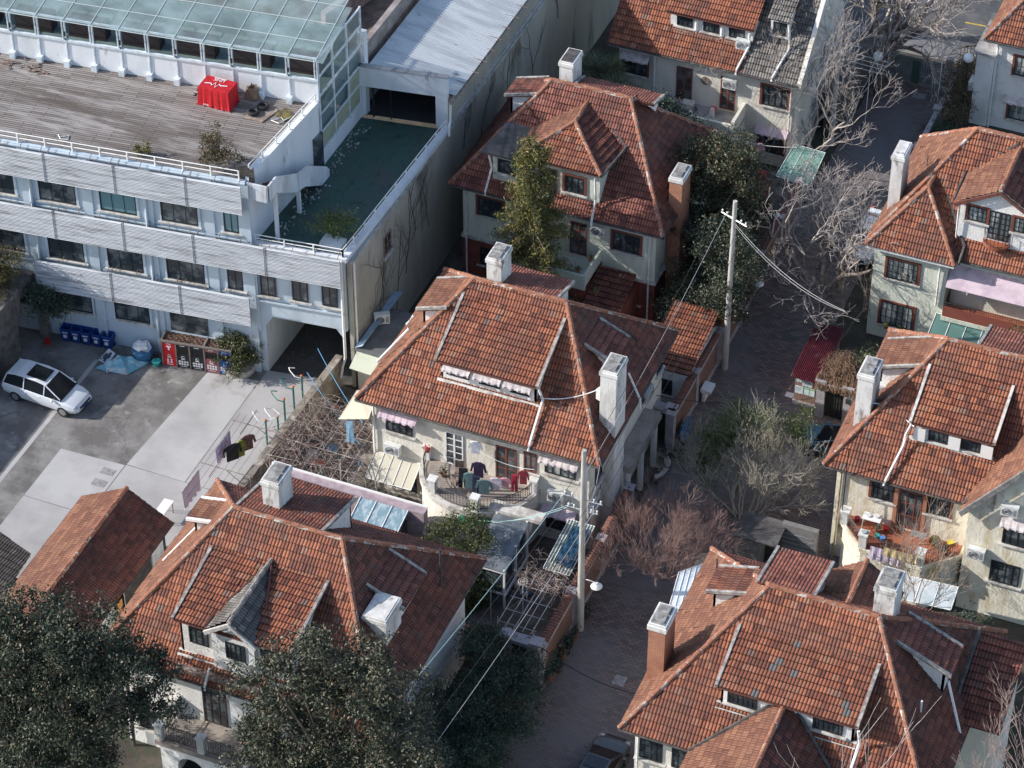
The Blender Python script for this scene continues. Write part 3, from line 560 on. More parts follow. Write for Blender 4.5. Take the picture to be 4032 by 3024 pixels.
# ---- house E
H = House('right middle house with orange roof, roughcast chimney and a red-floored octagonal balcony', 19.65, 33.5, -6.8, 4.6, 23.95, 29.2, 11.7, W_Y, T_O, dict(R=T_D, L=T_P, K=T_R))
H.shed('F', 23.6, 27.5, 1.85, 9.4, .42, wall=W_W, verge=TRIM, wins=[(24.35, 25.35, 8.35, 9.05, dict(nx=4, ny=2)), (26.0, 27.0, 8.35, 9.05, dict(nx=4, ny=2))])
for a in (23.62, 25.4, 27.05): MB().box(a, a+.6, -5.15, -5.09, 8.25, 9.05).build('shutter', WHTF, H.root)
H.shed('L', -1.95, .05, 1.25, 9.55, .38, tm=T_P, wall=W_W); H.shed('K', 25.6, 29, 3.0, 10.7, .28, tm=T_R, wall=W_W)
H.chimney(20.4, 21.2, -4.5, -3.05, 6.4, 11.0)
H.pipe([(23.5, -5.2, 9.3), (23.3, -5.3, 8.6), (23.3, -5.6, 8.1), (22.9, -6.9, 6.7), (22.85, -6.95, 6.4)], .07)
MB().tube([(20.6, -4.2, 9), (22.0, -3.9, 8.9), (23.5, -4.6, 8.6)], .035, 5).build('hose', WHTF, H.root)
H.pipe([(20.5, -6.3, 6.2), (20.45, -6.3, 0)], .07, mat('pipe_yellowed', (.55,.50,.36), .6, (.35,.28,.18), 3)); H.pipe([(27.4, -6.35, 6.2), (27.35, -6.3, 0)], .06)
MB().tube([(20.9, -7.0, 6.2), (20.9, -6.95, 8.2)], .03, 5).tube([(20.9, -7.0, 3.2), (20.9, -6.95, 6.2)], .03, 5).build('aerial_mast', IRON, H.root)
for a, ww in ((22.1, 1.15), (25.0, 1.15)): H.win('F', a, 4.75, ww, 1.1, 4, 3, BLKF, sur=REDF)
door(H.root, (23.55, -6.2, 3.3), (1,0,0), 1.2, 2.5, (0,-1,0), REDF, 3, 3); MB().box(23.3, 23.5, -6.32, -6.2, 3.2, 5.9).box(24.8, 24.98, -6.32, -6.2, 3.2, 5.9).build('brick_jamb', BRK, H.root)
poly = [(20.9, -6.2), (21.0, -6.9), (22.35, -8.3), (25.5, -8.45), (27.1, -6.9), (27.1, -6.2)]
MB().prism(poly, 0, 2.9).build('bay_wall', W_Y, H.root); c0 = (24, -6.9)
MB().prism([(c0[0]+(x-c0[0])*1.04, min(-6.2, c0[1]+(y-c0[1])*1.06)) for x, y in poly], 2.9, 3.12).build('balcony_slab', W_Y, H.root); MB().prism([(c0[0]+(x-c0[0])*.98, min(-6.2, c0[1]+(y-c0[1])*.98)) for x, y in poly], 3.12, 3.13).build('balcony_floor', TFLO, H.root)
for p in ((21.05, -6.85), (22.4, -8.15), (25.4, -8.3)): post(H.root, *p, 3.12, 4.05, .4)
for a, b in (((21.15, -7.0), (22.2, -8.0)), ((22.65, -8.15), (25.2, -8.3)), ((25.55, -8.15), (26.9, -6.9))): railing(H.root, [a, b], 3.12, .78)
# steep gabled wing on the right edge
g = MB(); mb = MB(); y0 = -7.35
mb.poly([(27.3, y0, 0), (33.6, y0, 0), (33.6, y0, 7.2), (30.6, y0, 11.3), (27.3, y0, 7.1)]).box(27.3, 33.6, y0+.004, -3, 0, 6.9); gw = mb.build('gable_wing_wall', W_Y, H.root)
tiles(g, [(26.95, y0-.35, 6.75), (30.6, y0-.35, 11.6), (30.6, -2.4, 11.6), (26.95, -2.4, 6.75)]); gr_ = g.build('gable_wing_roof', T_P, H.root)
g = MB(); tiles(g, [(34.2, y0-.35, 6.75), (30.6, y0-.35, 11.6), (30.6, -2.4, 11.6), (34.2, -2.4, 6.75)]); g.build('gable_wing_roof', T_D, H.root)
MB().slab([(26.9, y0-.4, 6.85), (30.6, y0-.4, 11.75), (30.6, y0-.4, 11.4), (27.05, y0-.4, 6.6)], .14).build('barge_board', mat('grey_board', (.13,.13,.13), .7, (.25,.24,.23), 3), gr_)
MB().tube([(26.95, y0+.1, 6.85), (27.6, -5.9, 7.3), (29.6, -3, 10.2)], .11, 5).build('valley_gutter', DARK, gr_)
for z in (5.2, 2.5): window(gw, (29.1 if z > 3 else 28.75, y0, z), (1,0,0), 1.5, 1.35, (0,-1,0), BLKF, GLS, 4, 3, True, BRK if z > 30 else None)
valance(gw, (28.95, y0, 6.95), (1,0,0), 1.8, (0,-1,0), m=FABG)
# ---- house NE
NE = House('upper right house with white gable front, iron balconette and faded pink awning', 16.3, 30, 11.75, 21.9, 20.5, 26, 11.65, W_N, T_O, dict(R=T_D, L=T_P, K=T_R))
g = MB(); P1 = (18.85, 13.7, 9.35); P2 = (18.9, 14.9, 9.5)
tiles(g, [(16.3, 11.1, 6.5), (21.35, 11.1, 6.5), P1]); gw_ = g.build('wing_roof', T_O, NE.root)
g = MB(); tiles(g, [(21.35, 11.1, 6.5), (21.35, 12.2, 6.95), P2, P1]); g.build('wing_roof', T_D, NE.root)
g = MB(); tiles(g, [(16.2, 13, 6.5), (16.2, 11.1, 6.5), P1, P2]); g.build('wing_roof', T_P, NE.root)
g = MB(); caps(g, (16.3, 11.1, 6.52), P1); caps(g, (21.35, 11.1, 6.52), P1); caps(g, P1, P2); g.build('ridge_tiles', [CAP, MORT], gw_)
MB().tube([(21.5, 11.3, 6.6), (21.5, 12.3, 7.15), (19.0, 15.0, 9.7)], .1, 5).build('valley_gutter', DARK, gw_)
MB().box(16.35, 21.3, 11.15, 12.0, 6.3, 6.45).build('eaves_board', W_W, gw_)
MB().box(16.75, 20.9, 11.6, 13, 0, 6.3).build('wing_wall', W_N, NE.root)
g = MB(); P0, P2 = (23.05, 12.3, 11.3), (23.05, 16.4, 11.4)
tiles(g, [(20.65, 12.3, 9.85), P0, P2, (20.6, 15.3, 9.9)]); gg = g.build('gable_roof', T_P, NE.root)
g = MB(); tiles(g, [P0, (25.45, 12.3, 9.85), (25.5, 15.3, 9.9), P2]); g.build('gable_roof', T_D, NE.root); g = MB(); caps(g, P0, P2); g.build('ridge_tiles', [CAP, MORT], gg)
MB().slab([(20.6, 12.32, 9.8), (23.05, 12.32, 11.25), (23.05, 12.32, 11.05), (20.7, 12.32, 9.6)], .08).slab([(23.05, 12.32, 11.25), (25.5, 12.32, 9.8), (25.4, 12.32, 9.6), (23.05, 12.32, 11.05)], .08).build('barge_board', REDD_EAVE, gg)
MB().tube([(20.55, 12.6, 9.85), (20.5, 15.3, 9.95), (22.9, 16.6, 11.45)], .09, 5).build('valley_gutter', DARK, gg)
mb = MB(); mb.poly([(20.95, 12.6, 6.8), (25.15, 12.6, 6.8), (25.15, 12.6, 9.85), (23.05, 12.6, 11.15), (20.95, 12.6, 9.85)]).box(20.95, 25.15, 12.604, 15.5, 6.8, 9.8); gw2 = mb.build('gable_wall', W_W, NE.root)
for a, ww, z, hh in ((21.4, 1.05, 8.75, .95), (23.95, 1.05, 8.7, .95)): window(gw2, (a, 12.6, z), (1,0,0), ww, hh, (0,-1,0), BLKF, GLSC, 4, 3, True, REDF)
door(gw2, (22.6, 12.6, 7.85), (1,0,0), 1.15, 1.85, (0,-1,0), BLKF, 4, 5, glass=GLSC)
MB().prism([(23.15+.75*math.cos(t), 12.6-.65*math.sin(t)) for t in [math.pi*i/10 for i in range(11)]], 7.55, 7.72).build('balconette', TFLO, NE.root)
railing(NE.root, [(23.15+.7*math.cos(math.pi*i/10), 12.55-.6*math.sin(math.pi*i/10)) for i in range(11)], 7.72, .75, scroll=False)
NE.chimney(16.6, 17.25, 14.05, 15.5, 0, 10.7, m=W_K, pots=False, cap=W_K)
MB().tube([(18.0, 16.5, 8.3), (18.0, 16.5, 9.4)], .04, 6).build('vent_pipe', RUST, NE.root)
for a, z, w_, h_ in ((17.55, 4.3, 1.75, 1.35), (17.45, 1.0, 1.85, 1.6)): window(NE.root, (a, 11.6, z), (1,0,0), w_, h_, (0,-1,0), BLKF, GLSC, 6, 3, True, REDF)
NE.pipe([(20.5, 11.45, 6.2), (20.5, 11.5, 3.2)], .06); NE.pipe([(20.9, 12.4, 9.7), (20.95, 12.45, 7.4)], .05)
MB().box(20.95, 26.5, 11.0, 12.4, 2.75, 3.0).build('balcony_slab', W_N, NE.root); MB().box(21.0, 26.4, 11.05, 12.34, 3.0, 3.01).build('balcony_floor', TFLO, NE.root)
railing(NE.root, [(21.05, 12.3), (21.05, 11.1), (26.3, 11.1)], 3.0, .95, scroll=False)
MB().box(21.0, 26.4, 11.06, 11.09, 3.05, 3.7).build('balcony_panel', mat('red_panel', (.24,.07,.05), .7), NE.root)
canopy('faded pink stretched awning over the red-floored first-floor balcony', [(20.95, 11.3, 4.85), (26.2, 11.3, 4.85), (26.2, 12.4, 5.75), (20.95, 12.4, 5.75)], .04, FABP)
canopy('green glass canopy below the red balcony', [(20.6, 10.0, 2.4), (25.2, 10.0, 2.4), (25.2, 11.5, 2.75), (20.6, 11.5, 2.75)], .03, mat('green_glass', (.10,.20,.18), .15, spec=.8), 'canopy', ribs=5, name='glass_canopy')
# ---- house N far (top centre)
F_ = thing('tiled_house', 'top centre gable house, orange dormer roof, dark grey tiles at its right end', 'house', (2.5, 29, 0))
k = .93; y0, y1, ym = 24.0, 34.4, 29.2; zt = EV+k*5.2
g = MB(); tiles(g, [(-3.75, y0, EV), (4.7, y0, EV), (4.7, ym, zt), (-3.75, ym, zt)]); fr = g.build('roof', T_O, F_)
g = MB(); tiles(g, [(4.7, y0, EV), (8.2, y0, EV), (8.2, ym, zt), (4.7, ym, zt)]); g.build('grey_tiled_roof', T_G, F_)
g = MB(); tiles(g, [(-3.75, y1, EV), (8.2, y1, EV), (8.2, ym, zt), (-3.75, ym, zt)]); g.build('rear_roof', T_R, F_)
g = MB(); caps(g, (-3.75, ym, zt), (8.2, ym, zt)); g.build('ridge_tiles', [CAP, MORT], fr)
MB().box(-3.7, 8.1, y0+.05, y1-.05, EV-.2, EV-.05).build('eaves_board', W_W, fr)
MB().tube([(-3.75, y0, EV-.05), (8.2, y0, EV-.05)], .075, 6).build('gutter', DARK, fr)
mb = MB(); mb.box(-3.2, 8.0, y0+.6, y1-.6, 0, EV-.19)
mb.poly([(8.0, y0+.6, EV-.19), (8.0, y1-.6, EV-.19), (8.0, ym, zt-.15)]).poly([(-3.2, y0+.6, EV-.19), (-3.2, y1-.6, EV-.19), (-3.2, ym, zt-.15)]); mb.build('wall', W_C, F_)
MB().slab([(8.15, y0, EV+.12), (8.4, y0, EV+.12), (8.4, ym, zt+.14), (8.15, ym, zt+.14)], .25, d=(0,0,1)).build('parapet_coping', W_C, F_)
g = MB(); tiles(g, [(-.5, 25.05, 8.95), (5.0, 25.05, 8.95), (5.0, 29.0, 11.25), (-.5, 29.0, 11.25)]); dr = g.build('dormer_roof', T_O, F_)
MB().slab([(-.47, 25.1, 8.92), (4.97, 25.1, 8.92), (4.97, 29.0, 11.15), (-.47, 29.0, 11.15)], .14, d=(0,0,1)).build('eaves_board', REDD_EAVE, dr)
dw = MB().box(-.3, 4.85, 25.4, 29, 7.1, 8.85).build('dormer_wall', W_W, F_)
for a in (.1, 1.75, 3.35): window(dw, (a, 25.4, 7.95), (1,0,0), 1.0, .8, (0,-1,0), BLKF, GLS, 3, 2, True)
for a in (1.35, 2.95): MB().tube([(a, 25.4, 7.4), (a, 25.4, 8.8)], .13, 10).build('column', W_W, dw)
for a in (-.05, 1.6, 3.2): MB().box(a, a+1.3, 25.15, 25.38, 7.35, 7.7).build('planter_box', RUST, dw)
g = MB(); tiles(g, [(5.6, 25.6, 9.6), (7.0, 25.6, 9.6), (7.0, 28.6, 10.95), (5.6, 28.6, 10.95)]); dr = g.build('dormer_roof', T_G, F_); dw = MB().box(5.75, 6.85, 25.9, 28.5, 8.0, 9.5).build('dormer_wall', W_W, F_)
window(dw, (5.9, 25.9, 8.5), (1,0,0), .85, .85, (0,-1,0), BLKF, GLS, 2, 2, True)
downpipe(F_, [(6.9, 25.7, 9.4), (7.0, 25.6, 8.9), (7.1, 25.4, 8.0), (6.6, 24.0, 6.7), (6.6, 23.95, 6.5)], .075); downpipe(F_, [(4.7, 25.2, 8.6), (4.75, 25.1, 7.8), (4.4, 24.0, 6.7), (4.4, 23.9, 6.4)], .075)
downpipe(F_, [(-.9, 24.5, 6.2), (-.9, 24.5, 0)]); downpipe(F_, [(7.7, 24.5, 6.2), (7.7, 24.5, 0)])
for a, z, w_, h_ in ((-2.9, 4.3, 1.5, 1.3), (5.9, 4.3, 1.6, 1.4), (5.9, .9, 1.5, 1.5), (-2.9, .9, 1.5, 1.3)): window(F_, (a, y0+.6, z), (1,0,0), w_, h_, (0,-1,0), BLKF, GLS, 4, 2, True, REDF)
for a, w_ in ((.5, 1.0), (3.3, .95)): door(F_, (a, y0+.6, 3.3), (1,0,0), w_, 2.3, (0,-1,0), REDF, 2, 4)
MB().tube([(2.3, y0+.59, 5.0), (2.3, y0+.54, 5.0)], .28, 14).build('round_window', RUST, F_)
MB().box(-.8, 4.9, y0-1.6, y0+.6, 2.9, 3.15).build('balcony_slab', CONC, F_); MB().box(4.75, 4.95, y0-1.6, y0+.55, 3.15, 4.1).box(4.75, 4.95, y0-1.6, y0+.55, 0, 2.9).box(.6, 4.75, y0-1.6, y0-1.42, 3.15, 3.8).build('balcony_parapet', W_C, F_)
valance(F_, (-3.0, y0+.58, 5.85), (1,0,0), 1.8, (0,-1,0), m=FABG); valance(F_, (5.7, y0+.58, 2.75), (1,0,0), 2.0, (0,-1,0), m=FABP)
for y, z in ((26.5, 4.6), (29, 4.6), (28, 1.6)): window(F_, (8.0, y, z), (0,1,0), 1.1, 1.2, (1,0,0), WHTF, GLS, 3, 3, True)
# ---- far NE house (top right corner)
Q = House('top right corner house with white downpipe and red-framed windows', 17.0, 30, 33.0, 43.5, 21.5, 26, 11.8, W_W, T_O, dict(R=T_D, L=T_P, K=T_R))
for a, z in ((18.9, 4.1), (18.9, .9)): Q.win('F', a, z, 1.15, 1.35 if z > 3 else 1.1, 3, 2, BLKF, GLSC)
valance(Q.root, (18.6, 33.58, 2.6), (1,0,0), 1.8, (0,-1,0), m=FABG); Q.pipe([(17.8, 33.45, 6.2), (17.8, 33.45, 0)], .065)
for y, z in ((34.5, 4), (37, 4), (35, 1)): Q.win('L', y, z, .9, 1.1, 2, 2, WHTF, sur=None)
# ---------------------------------------------------------------- ground
def sheet(name, poly, z, m, kind='structure'):
    o = MB().poly([(x, y, z) for x, y in poly]).build(name, m); o['kind'] = kind; return o
GND = mat('soil', (.055,.047,.040), .95, (.09,.075,.062), .8, c3=(.05,.06,.035), s3=1.5, lo3=.5, hi3=.6, bump=.5, bs=4)
sheet('ground', [(-400, -300), (400, -300), (400, 500), (-400, 500)], -.02, GND)
YARD = mat('yard_old_concrete', (.25,.24,.23), .85, (.14,.132,.125), .45, .42, .58, (.33,.315,.30), .9, .60, .70, bump=.35, bs=6, crack=.33)
SLAB = mat('yard_new_concrete', (.46,.45,.445), .85, (.37,.36,.355), .35, .42, .64, (.30,.27,.24), .22, .58, .68, bump=.12, bs=8)
SLAB2 = mat('yard_new_concrete_b', (.42,.41,.405), .85, (.34,.33,.325), .4, .42, .64, (.28,.25,.22), .25, .58, .68, bump=.12, bs=8)
PAVE = brick_mat('lane_brick_paving', (.235,.165,.145), (.115,.092,.09), (.045,.04,.04), .38, .17, .014, dirt=(.175,.168,.172), ds=.11, lo=.44, hi=.62, bump=.6)
PASSM = brick_mat('passage_paving', (.10,.09,.085), (.07,.065,.06), (.04,.04,.04), .3, .3, .015, dirt=(.05,.05,.05))
ASPH = mat('asphalt', (.10,.10,.105), .9, (.07,.07,.075), .5, bump=.3, bs=20, c3=(.14,.135,.13), s3=.3)
sheet('yard', [(-60, -33), (-8.9, -33), (-8.9, -3.4), (-13.3, -4.1), (-60, -10)], 0, YARD)
SL = [([(-20.3, -18.2), (-16.5, -18.2), (-16.5, -14.1), (-20.3, -14.25)], SLAB), ([(-16.45, -31.5), (-9.1, -31.5), (-9.1, -14.1), (-16.45, -14.05)], SLAB2),
      ([(-20.3, -25.5), (-16.5, -25.5), (-16.5, -18.25), (-20.3, -18.25)], SLAB2), ([(-16.45, -14.0), (-12.95, -14.05), (-12.95, -5.2), (-15.9, -5.5)], SLAB), ([(-12.9, -14.05), (-9.1, -14.05), (-9.0, -3.6), (-12.9, -4.2)], SLAB2)]
for p, m in SL: sheet('concrete_slab', p, .006, m)
sheet('concrete_strip', [(-22.2, -30), (-21.95, -30), (-21.95, -7), (-22.2, -7)], .008, SLAB)
sheet('passage', [(-13.3, -4.3), (-8.1, -3.6), (-8.0, 14), (-13.0, 14)], .004, PASSM)
sheet('lane', [(9.9, -60), (14.75, -60), (14.75, -18), (17.6, -5), (17.9, 4.1), (14.9, 4.3), (14.9, 38.2), (9.9, 38.2)], 0, PAVE)
sheet('lane_branch', [(14.75, -60), (16.5, -60), (16.5, -26), (19, -10), (24, -10), (24, 0), (14.5, 4)], -.006, PAVE)
sheet('pavement', [(-80, 38.2), (120, 40.5), (120, 42.5), (-80, 40)], .0, mat('pavement_grey', (.22,.21,.20), .9, (.16,.15,.15), 1))
sheet('road', [(-80, 40.0), (120, 42.5), (120, 70), (-80, 66)], .004, ASPH)
YEL = mat('road_yellow', (.60,.42,.05), .7, (.4,.3,.08), 3); WLN = mat('road_white', (.62,.62,.60), .7, (.45,.45,.44), 3)
for i in range(-4, 8): sheet('yellow_line', [(7.0+i*6.4, 43.7+i*.25), (9.2+i*6.4, 43.8+i*.25), (9.2+i*6.4, 43.95+i*.25), (7.0+i*6.4, 43.85+i*.25)], .009, YEL)
sheet('white_line', [(-60, 46.0), (100, 50.0), (100, 50.15), (-60, 46.15)], .009, WLN)
sheet('white_arrow', [(5.4, 44.9), (7.6, 45.1), (7.6, 45.35), (6.3, 45.3), (5.4, 45.7)], .009, WLN)
# ---------------------------------------------------------------- office building
TH = R(7); OD = Vector((math.cos(TH), math.sin(TH), 0)); ON = Vector((-math.sin(TH), math.cos(TH), 0)); OK = Vector((-13.34, -4.4, 0))
def O(s, t, z): v = OK+OD*s+ON*t; return (v.x, v.y, z)
OM = Matrix(((OD.x, ON.x, 0, OK.x), (OD.y, ON.y, 0, OK.y), (0, 0, 1, 0), (0, 0, 0, 1)))
class OB(MB):
    pass
def obox(mb, s0, s1, t0, t1, z0, z1, m=0): mb.box(s0, s1, t0, t1, z0, z1, m, T=OM); return mb
off = thing('office_building', 'long white office block with grey louvre bands, weathered plank roof deck and glass-roofed gallery', 'building', (-20, 0, 0))
mb = MB(); obox(mb, -45, 0, 0, 14, 0, 12.75); obox(mb, -45, 0, 0, .25, 12.75, 13.0); mb.build('wall', OFF, off)
# upper floor over the passage, terrace at 8.75
mb = MB(); P = [O(0, .1, 0)[:2], O(5.3, .05, 0)[:2], (-7.95, 9.3), (-12.9, 8.6)]
mb.prism(P, 4.0, 8.72)
mb.prism([O(0, .1, 0)[:2], O(.55, .1, 0)[:2], (-12.6, 14), (-13.1, 14)], 0, 4.0)
mb.poly([O(.55, .09, 3.3), O(1.0, .09, 4.0), O(.55, .09, 4.0)]).poly([O(4.6, .09, 4.0), O(5.1, .09, 3.3), O(5.1, .09, 4.0)])
mb.build('passage_wing', OFF, off)
DECK = brick_mat('weathered_decking', (.30,.27,.25), (.17,.145,.13), (.04,.033,.03), 2.1, .17, .018, off=.37, dirt=(.09,.068,.056), ds=.22, lo=.50, hi=.66, uvm=True, bump=.6, d2=(.36,.335,.32), dst=(.35,2.2,1))
mb = MB(); mb.poly([O(-45, .3, 12.8), O(-.2, .3, 12.8), O(1.0, 7.9, 12.8), O(-45, 7.9, 12.8)], [(-45, .3), (-.2, .3), (1, 7.9), (-45, 7.9)]); mb.build('roof_deck', DECK, off)
# wedge filling between the facade grid and the side wall along y
mb = MB(); mb.prism([O(-.3, 0, 0)[:2], (-13.30, -4.35), (-12.85, 3.5), (-13.1, 3.6), (-13.1, 9.4), O(-.3, 13, 0)[:2]], 0, 12.76); mb.build('side_wall', OFFW, off)
mb = MB(); mb.prism([(-13.62, -4.1), (-13.25, -4.1), (-12.78, 3.5), (-13.15, 3.5)], 12.76, 13.15); mb.build('side_parapet', OFFW, off)
SHT = mat('louvre_metal', (.50,.52,.54), .5, (.62,.63,.65), 1.7, .50, .62, (.25,.25,.255), .9, .50, .66, metal=.1, stretch=(.45,.45,9))
def louvre(s0, s1, z0, z1, t=-.6):
    n = int(round((z1-z0)/.095)); mb = MB(); h = (z1-z0)/n
    for i in range(n):
        z = z0+i*h
        mb.poly([O(s0, t+.05, z+h*.98), O(s1, t+.05, z+h*.98), O(s1, t-.04, z+h*.3), O(s0, t-.04, z+h*.3)])
        mb.poly([O(s0, t-.04, z+h*.3), O(s1, t-.04, z+h*.3), O(s1, t+.05, z+h*.04), O(s0, t+.05, z+h*.04)])
    obox(mb, s0, s1, t+.05, t+.07, z0, z1)
    for s in (s0, s1-.03): obox(mb, s, s+.03, t-.045, t+.07, z0-.02, z1+.02)
    o = mb.build('louvre_panel', SHT, off)
    b = MB(); k = int((s1-s0)/1.3)
    for i in range(k+1):
        s = s0+.2+i*(s1-s0-.4)/k; b.tube([O(s, t+.07, z1-.1), O(s, 0, z1+.12)], .022, 4); b.tube([O(s, t+.07, z0+.2), O(s, 0, z0+.3)], .02, 4)
    b.build('bracket', RUST, o); return o
for s0, s1 in ((-23, -19.1), (-19.1, -15.1), (-15.1, -11.15), (-11.15, -7.17), (-7.17, -3.15), (-3.15, 0)): louvre(s0+.02, s1-.02, 11.25, 13.08)
for s0, s1 in ((-22.9, -18.9), (-18.9, -14.98), (-14.98, -11), (-11, -7), (-7, -3), (-3, 1.05), (1.05, 5.3)): louvre(s0+.02, s1-.02, 7.42, 9.3)
for s0, s1 in ((-12.5, -8.05), (-8.05, -4.05), (-4.05, 0)): louvre(s0+.02, s1-.02, 3.65, 5.6)
def owin(s0, s1, z0, z1, t=0, nx=3, mt=GLS, sill=True):
    return window(off, O(s0, t, z0), OD, s1-s0, z1-z0, -ON, BLKF, mt, nx, 1, sill, OFF if t == 0 else None)
TEALG = mat('teal_window', (.14,.26,.29), .2, spec=.8)
for i, (a, b) in enumerate(((-22.4, -20.3), (-18.9, -16.8), (-15.45, -13.35), (-11.92, -9.77), (-8.4, -6.3), (-4.9, -2.8), (-1.35, -.5))): owin(a, b, 9.55, 11.3, mt=TEALG if i in (4, 6) else GLS, nx=3 if b-a > 1 else 2)
for a, b in ((-22.3, -20.2), (-18.8, -16.7), (-15.3, -13.2), (-11.8, -9.7), (-8.33, -6.25), (-4.9, -2.7), (-1.4, -.5)): owin(a, b, 5.6, 7.3, nx=3 if b-a > 1 else 2)
for a, b in ((.44, 1.33), (2.25, 3.15), (3.94, 4.83)): owin(a, b, 5.55, 7.2, t=.05, nx=2)
for a, b in ((-15.2, -13.1), (-11.66, -9.6), (-8.27, -6.2)): owin(a, b, 2.0, 3.7)
MB().box(-5.0, -2.8, -.05, .02, 0, 3.1, T=OM).build('door', GLS, off)
mb = MB()
for z in (12.95, 9.15, 5.2): obox(mb, -45, .02, -.12, 0, z-.08, z)
for z in (9.35, 5.4, 1.85): obox(mb, -45, 0, -.07, 0, z-.1, z)
for z in (5.15, 8.7): obox(mb, .02, 5.32, -.05, .06, z-.1, z)
mb.build('string_course', OFF, off)
mb = MB()
for s in (-19.4, -15.95, -12.6, -9.1, -5.6, -2.15, -.1): obox(mb, s-.28, s+.28, -.1, 0, 0, 12.85)
obox(mb, 5.0, 5.3, -.04, .1, 4.0, 8.7); obox(mb, 0, .3, -.04, .1, 3, 8.7); mb.build('pilasters', OFF, off)
for s in (-12.35, -5.7): downpipe(off, [O(s, -.17, 12.6), O(s, -.17, .2)], .07, OFF)
downpipe(off, [O(5.15, -.12, 8.9), O(5.15, -.12, 2.2), O(5.0, -.25, 1.6), O(4.9, -.3, .9)], .08)
def rail(parent, pts, z, h=.55, step=1.55, m=PIPE, name='railing'):
    mb = MB(); P = [Vector((p[0], p[1], z)) for p in pts]
    for k in (h, h*.52): mb.tube([p+Vector((0, 0, k)) for p in P], .032, 5)
    for a, b in zip(P, P[1:]):
        n = max(1, int((b-a).length/step))
        for i in range(n+1): q = a+(b-a)*(i/n); mb.box(q.x-.035, q.x+.035, q.y-.035, q.y+.035, z, z+h)
    return mb.build(name, m, parent)
rail(off, [O(-30, .1, 0)[:2], O(-.35, .1, 0)[:2]], 13.0, .6); rail(off, [(-13.42, -3.7), (-12.95, 3.4)], 13.15, .5, 1.2)
mb = MB(); mb.prism([O(.1, .0, 0)[:2], O(5.42, -.05, 0)[:2], (-7.62, 9.4), (-7.98, 9.4), (O(5.05, .3, 0)[0]-.02, O(5.05, .3, 0)[1]), O(.1, .35, 0)[:2]], 8.72, 9.0); mb.build('terrace_parapet', OFFW, off)
rail(off, [O(.3, .15, 0)[:2], O(5.2, .15, 0)[:2]], 9.0, .5, 1.35); rail(off, [O(5.2, .15, 0)[:2], (-7.82, 9.2)], 9.0, .5, 1.2)
TERR = mat('green_terrace_membrane', (.045,.095,.075), .6, (.07,.085,.075), .6, .45, .65, (.025,.055,.045), 2.2, .55, .7, bump=.15, crack=.45)
mb = MB(); mb.poly([O(.1, .3, 8.74), O(5.1, .3, 8.74), (-8.0, 9.3, 8.74), (-12.8, 8.6, 8.74), (-13.2, -4, 8.74)]); mb.build('terrace_floor', TERR, off)
mb = MB()
for i in range(160):
    t = random.random(); y = -3+11*t; x = -12.55+random.gauss(.2, .25); s = random.uniform(.02, .11)
    mb.box(x, x+s, y, y+s*random.uniform(.6, 2), 8.745, 8.76+random.random()*.04)
o = mb.build('paint_flakes', mat('debris_pale', (.5,.5,.48), .9, (.15,.13,.12), 9)); tag(o, 'flaked paint and rubble along the foot of the terrace wall', 'debris', kind='stuff')
# broken door opening in side wall and stair
mb = MB(); mb.prism([(-12.98, 2.7), (-12.75, 2.7), (-12.70, 3.6), (-12.93, 3.6)], 8.75, 11.1); mb.build('doorway', GLS, off)
ST = mat('stair_paint', (.62,.66,.70), .8, (.42,.43,.44), 1.4, .45, .65, (.15,.12,.11), 1.6, .62, .72, stretch=(1,1,.2))
mb = MB()
zt = [(-4.35, 12.95), (-3.3, 12.95), (-.7, 11.4), (.3, 11.2), (2.6, 9.6), (2.9, 9.2)]; zb = [(-4.35, 11.9), (-3.3, 11.9), (-1.0, 10.35), (-.1, 10.1), (1.9, 8.8), (2.9, 8.76)]
for x in (-12.05, -12.15):
    for (ya, za), (yb_, zb1), (yc, zc), (yd, zd) in zip(zt, zt[1:], zb, zb[1:]): mb.poly([(x, ya, za), (x, yb_, zb1), (x, yd, zd), (x, yc, zc)])
for (ya, za), (yb_, zb1) in zip(zt, zt[1:]): mb.poly([(-12.15, ya, za), (-12.05, ya, za), (-12.05, yb_, zb1), (-12.15, yb_, zb1)])
mb.prism([(-13.3, -4.36), (-12.05, -4.3), (-12.05, -4.2), (-13.3, -4.26)], 11.9, 12.95)
so_ = mb.build('stair', ST, off); mb = MB()
for i in range(20):
    y = -3.3+i*.3; z = 12.1-i*.165; mb.box(-13.0, -12.15, y, y+.32, z-.17, z)
mb.box(-13.2, -12.15, -4.3, -3.3, 11.95, 12.1); mb.build('steps', mat('red_screed', (.12,.05,.045), .9, (.07,.045,.04), 3), so_)
mb = MB(); mb.box(-12.25, -12.05, -3.45, -3.3, 8.75, 11.95).box(-12.25, -12.05, -.8, -.65, 8.75, 10.2); mb.build('stair_posts', OFFW, so_)
g = MB()
for i in range(12): x = -13.95+i*.085; g.box(x, x+.07, -4.15+i*.01, -4.12+i*.01, 12.8, 13.75+random.uniform(-.12, .05))
tag(g.build('picket_screen', mat('old_dark_wood', (.06,.05,.045), .9, (.10,.09,.08), 5)), 'dark wooden picket screen at the corner of the roof deck', 'fence')
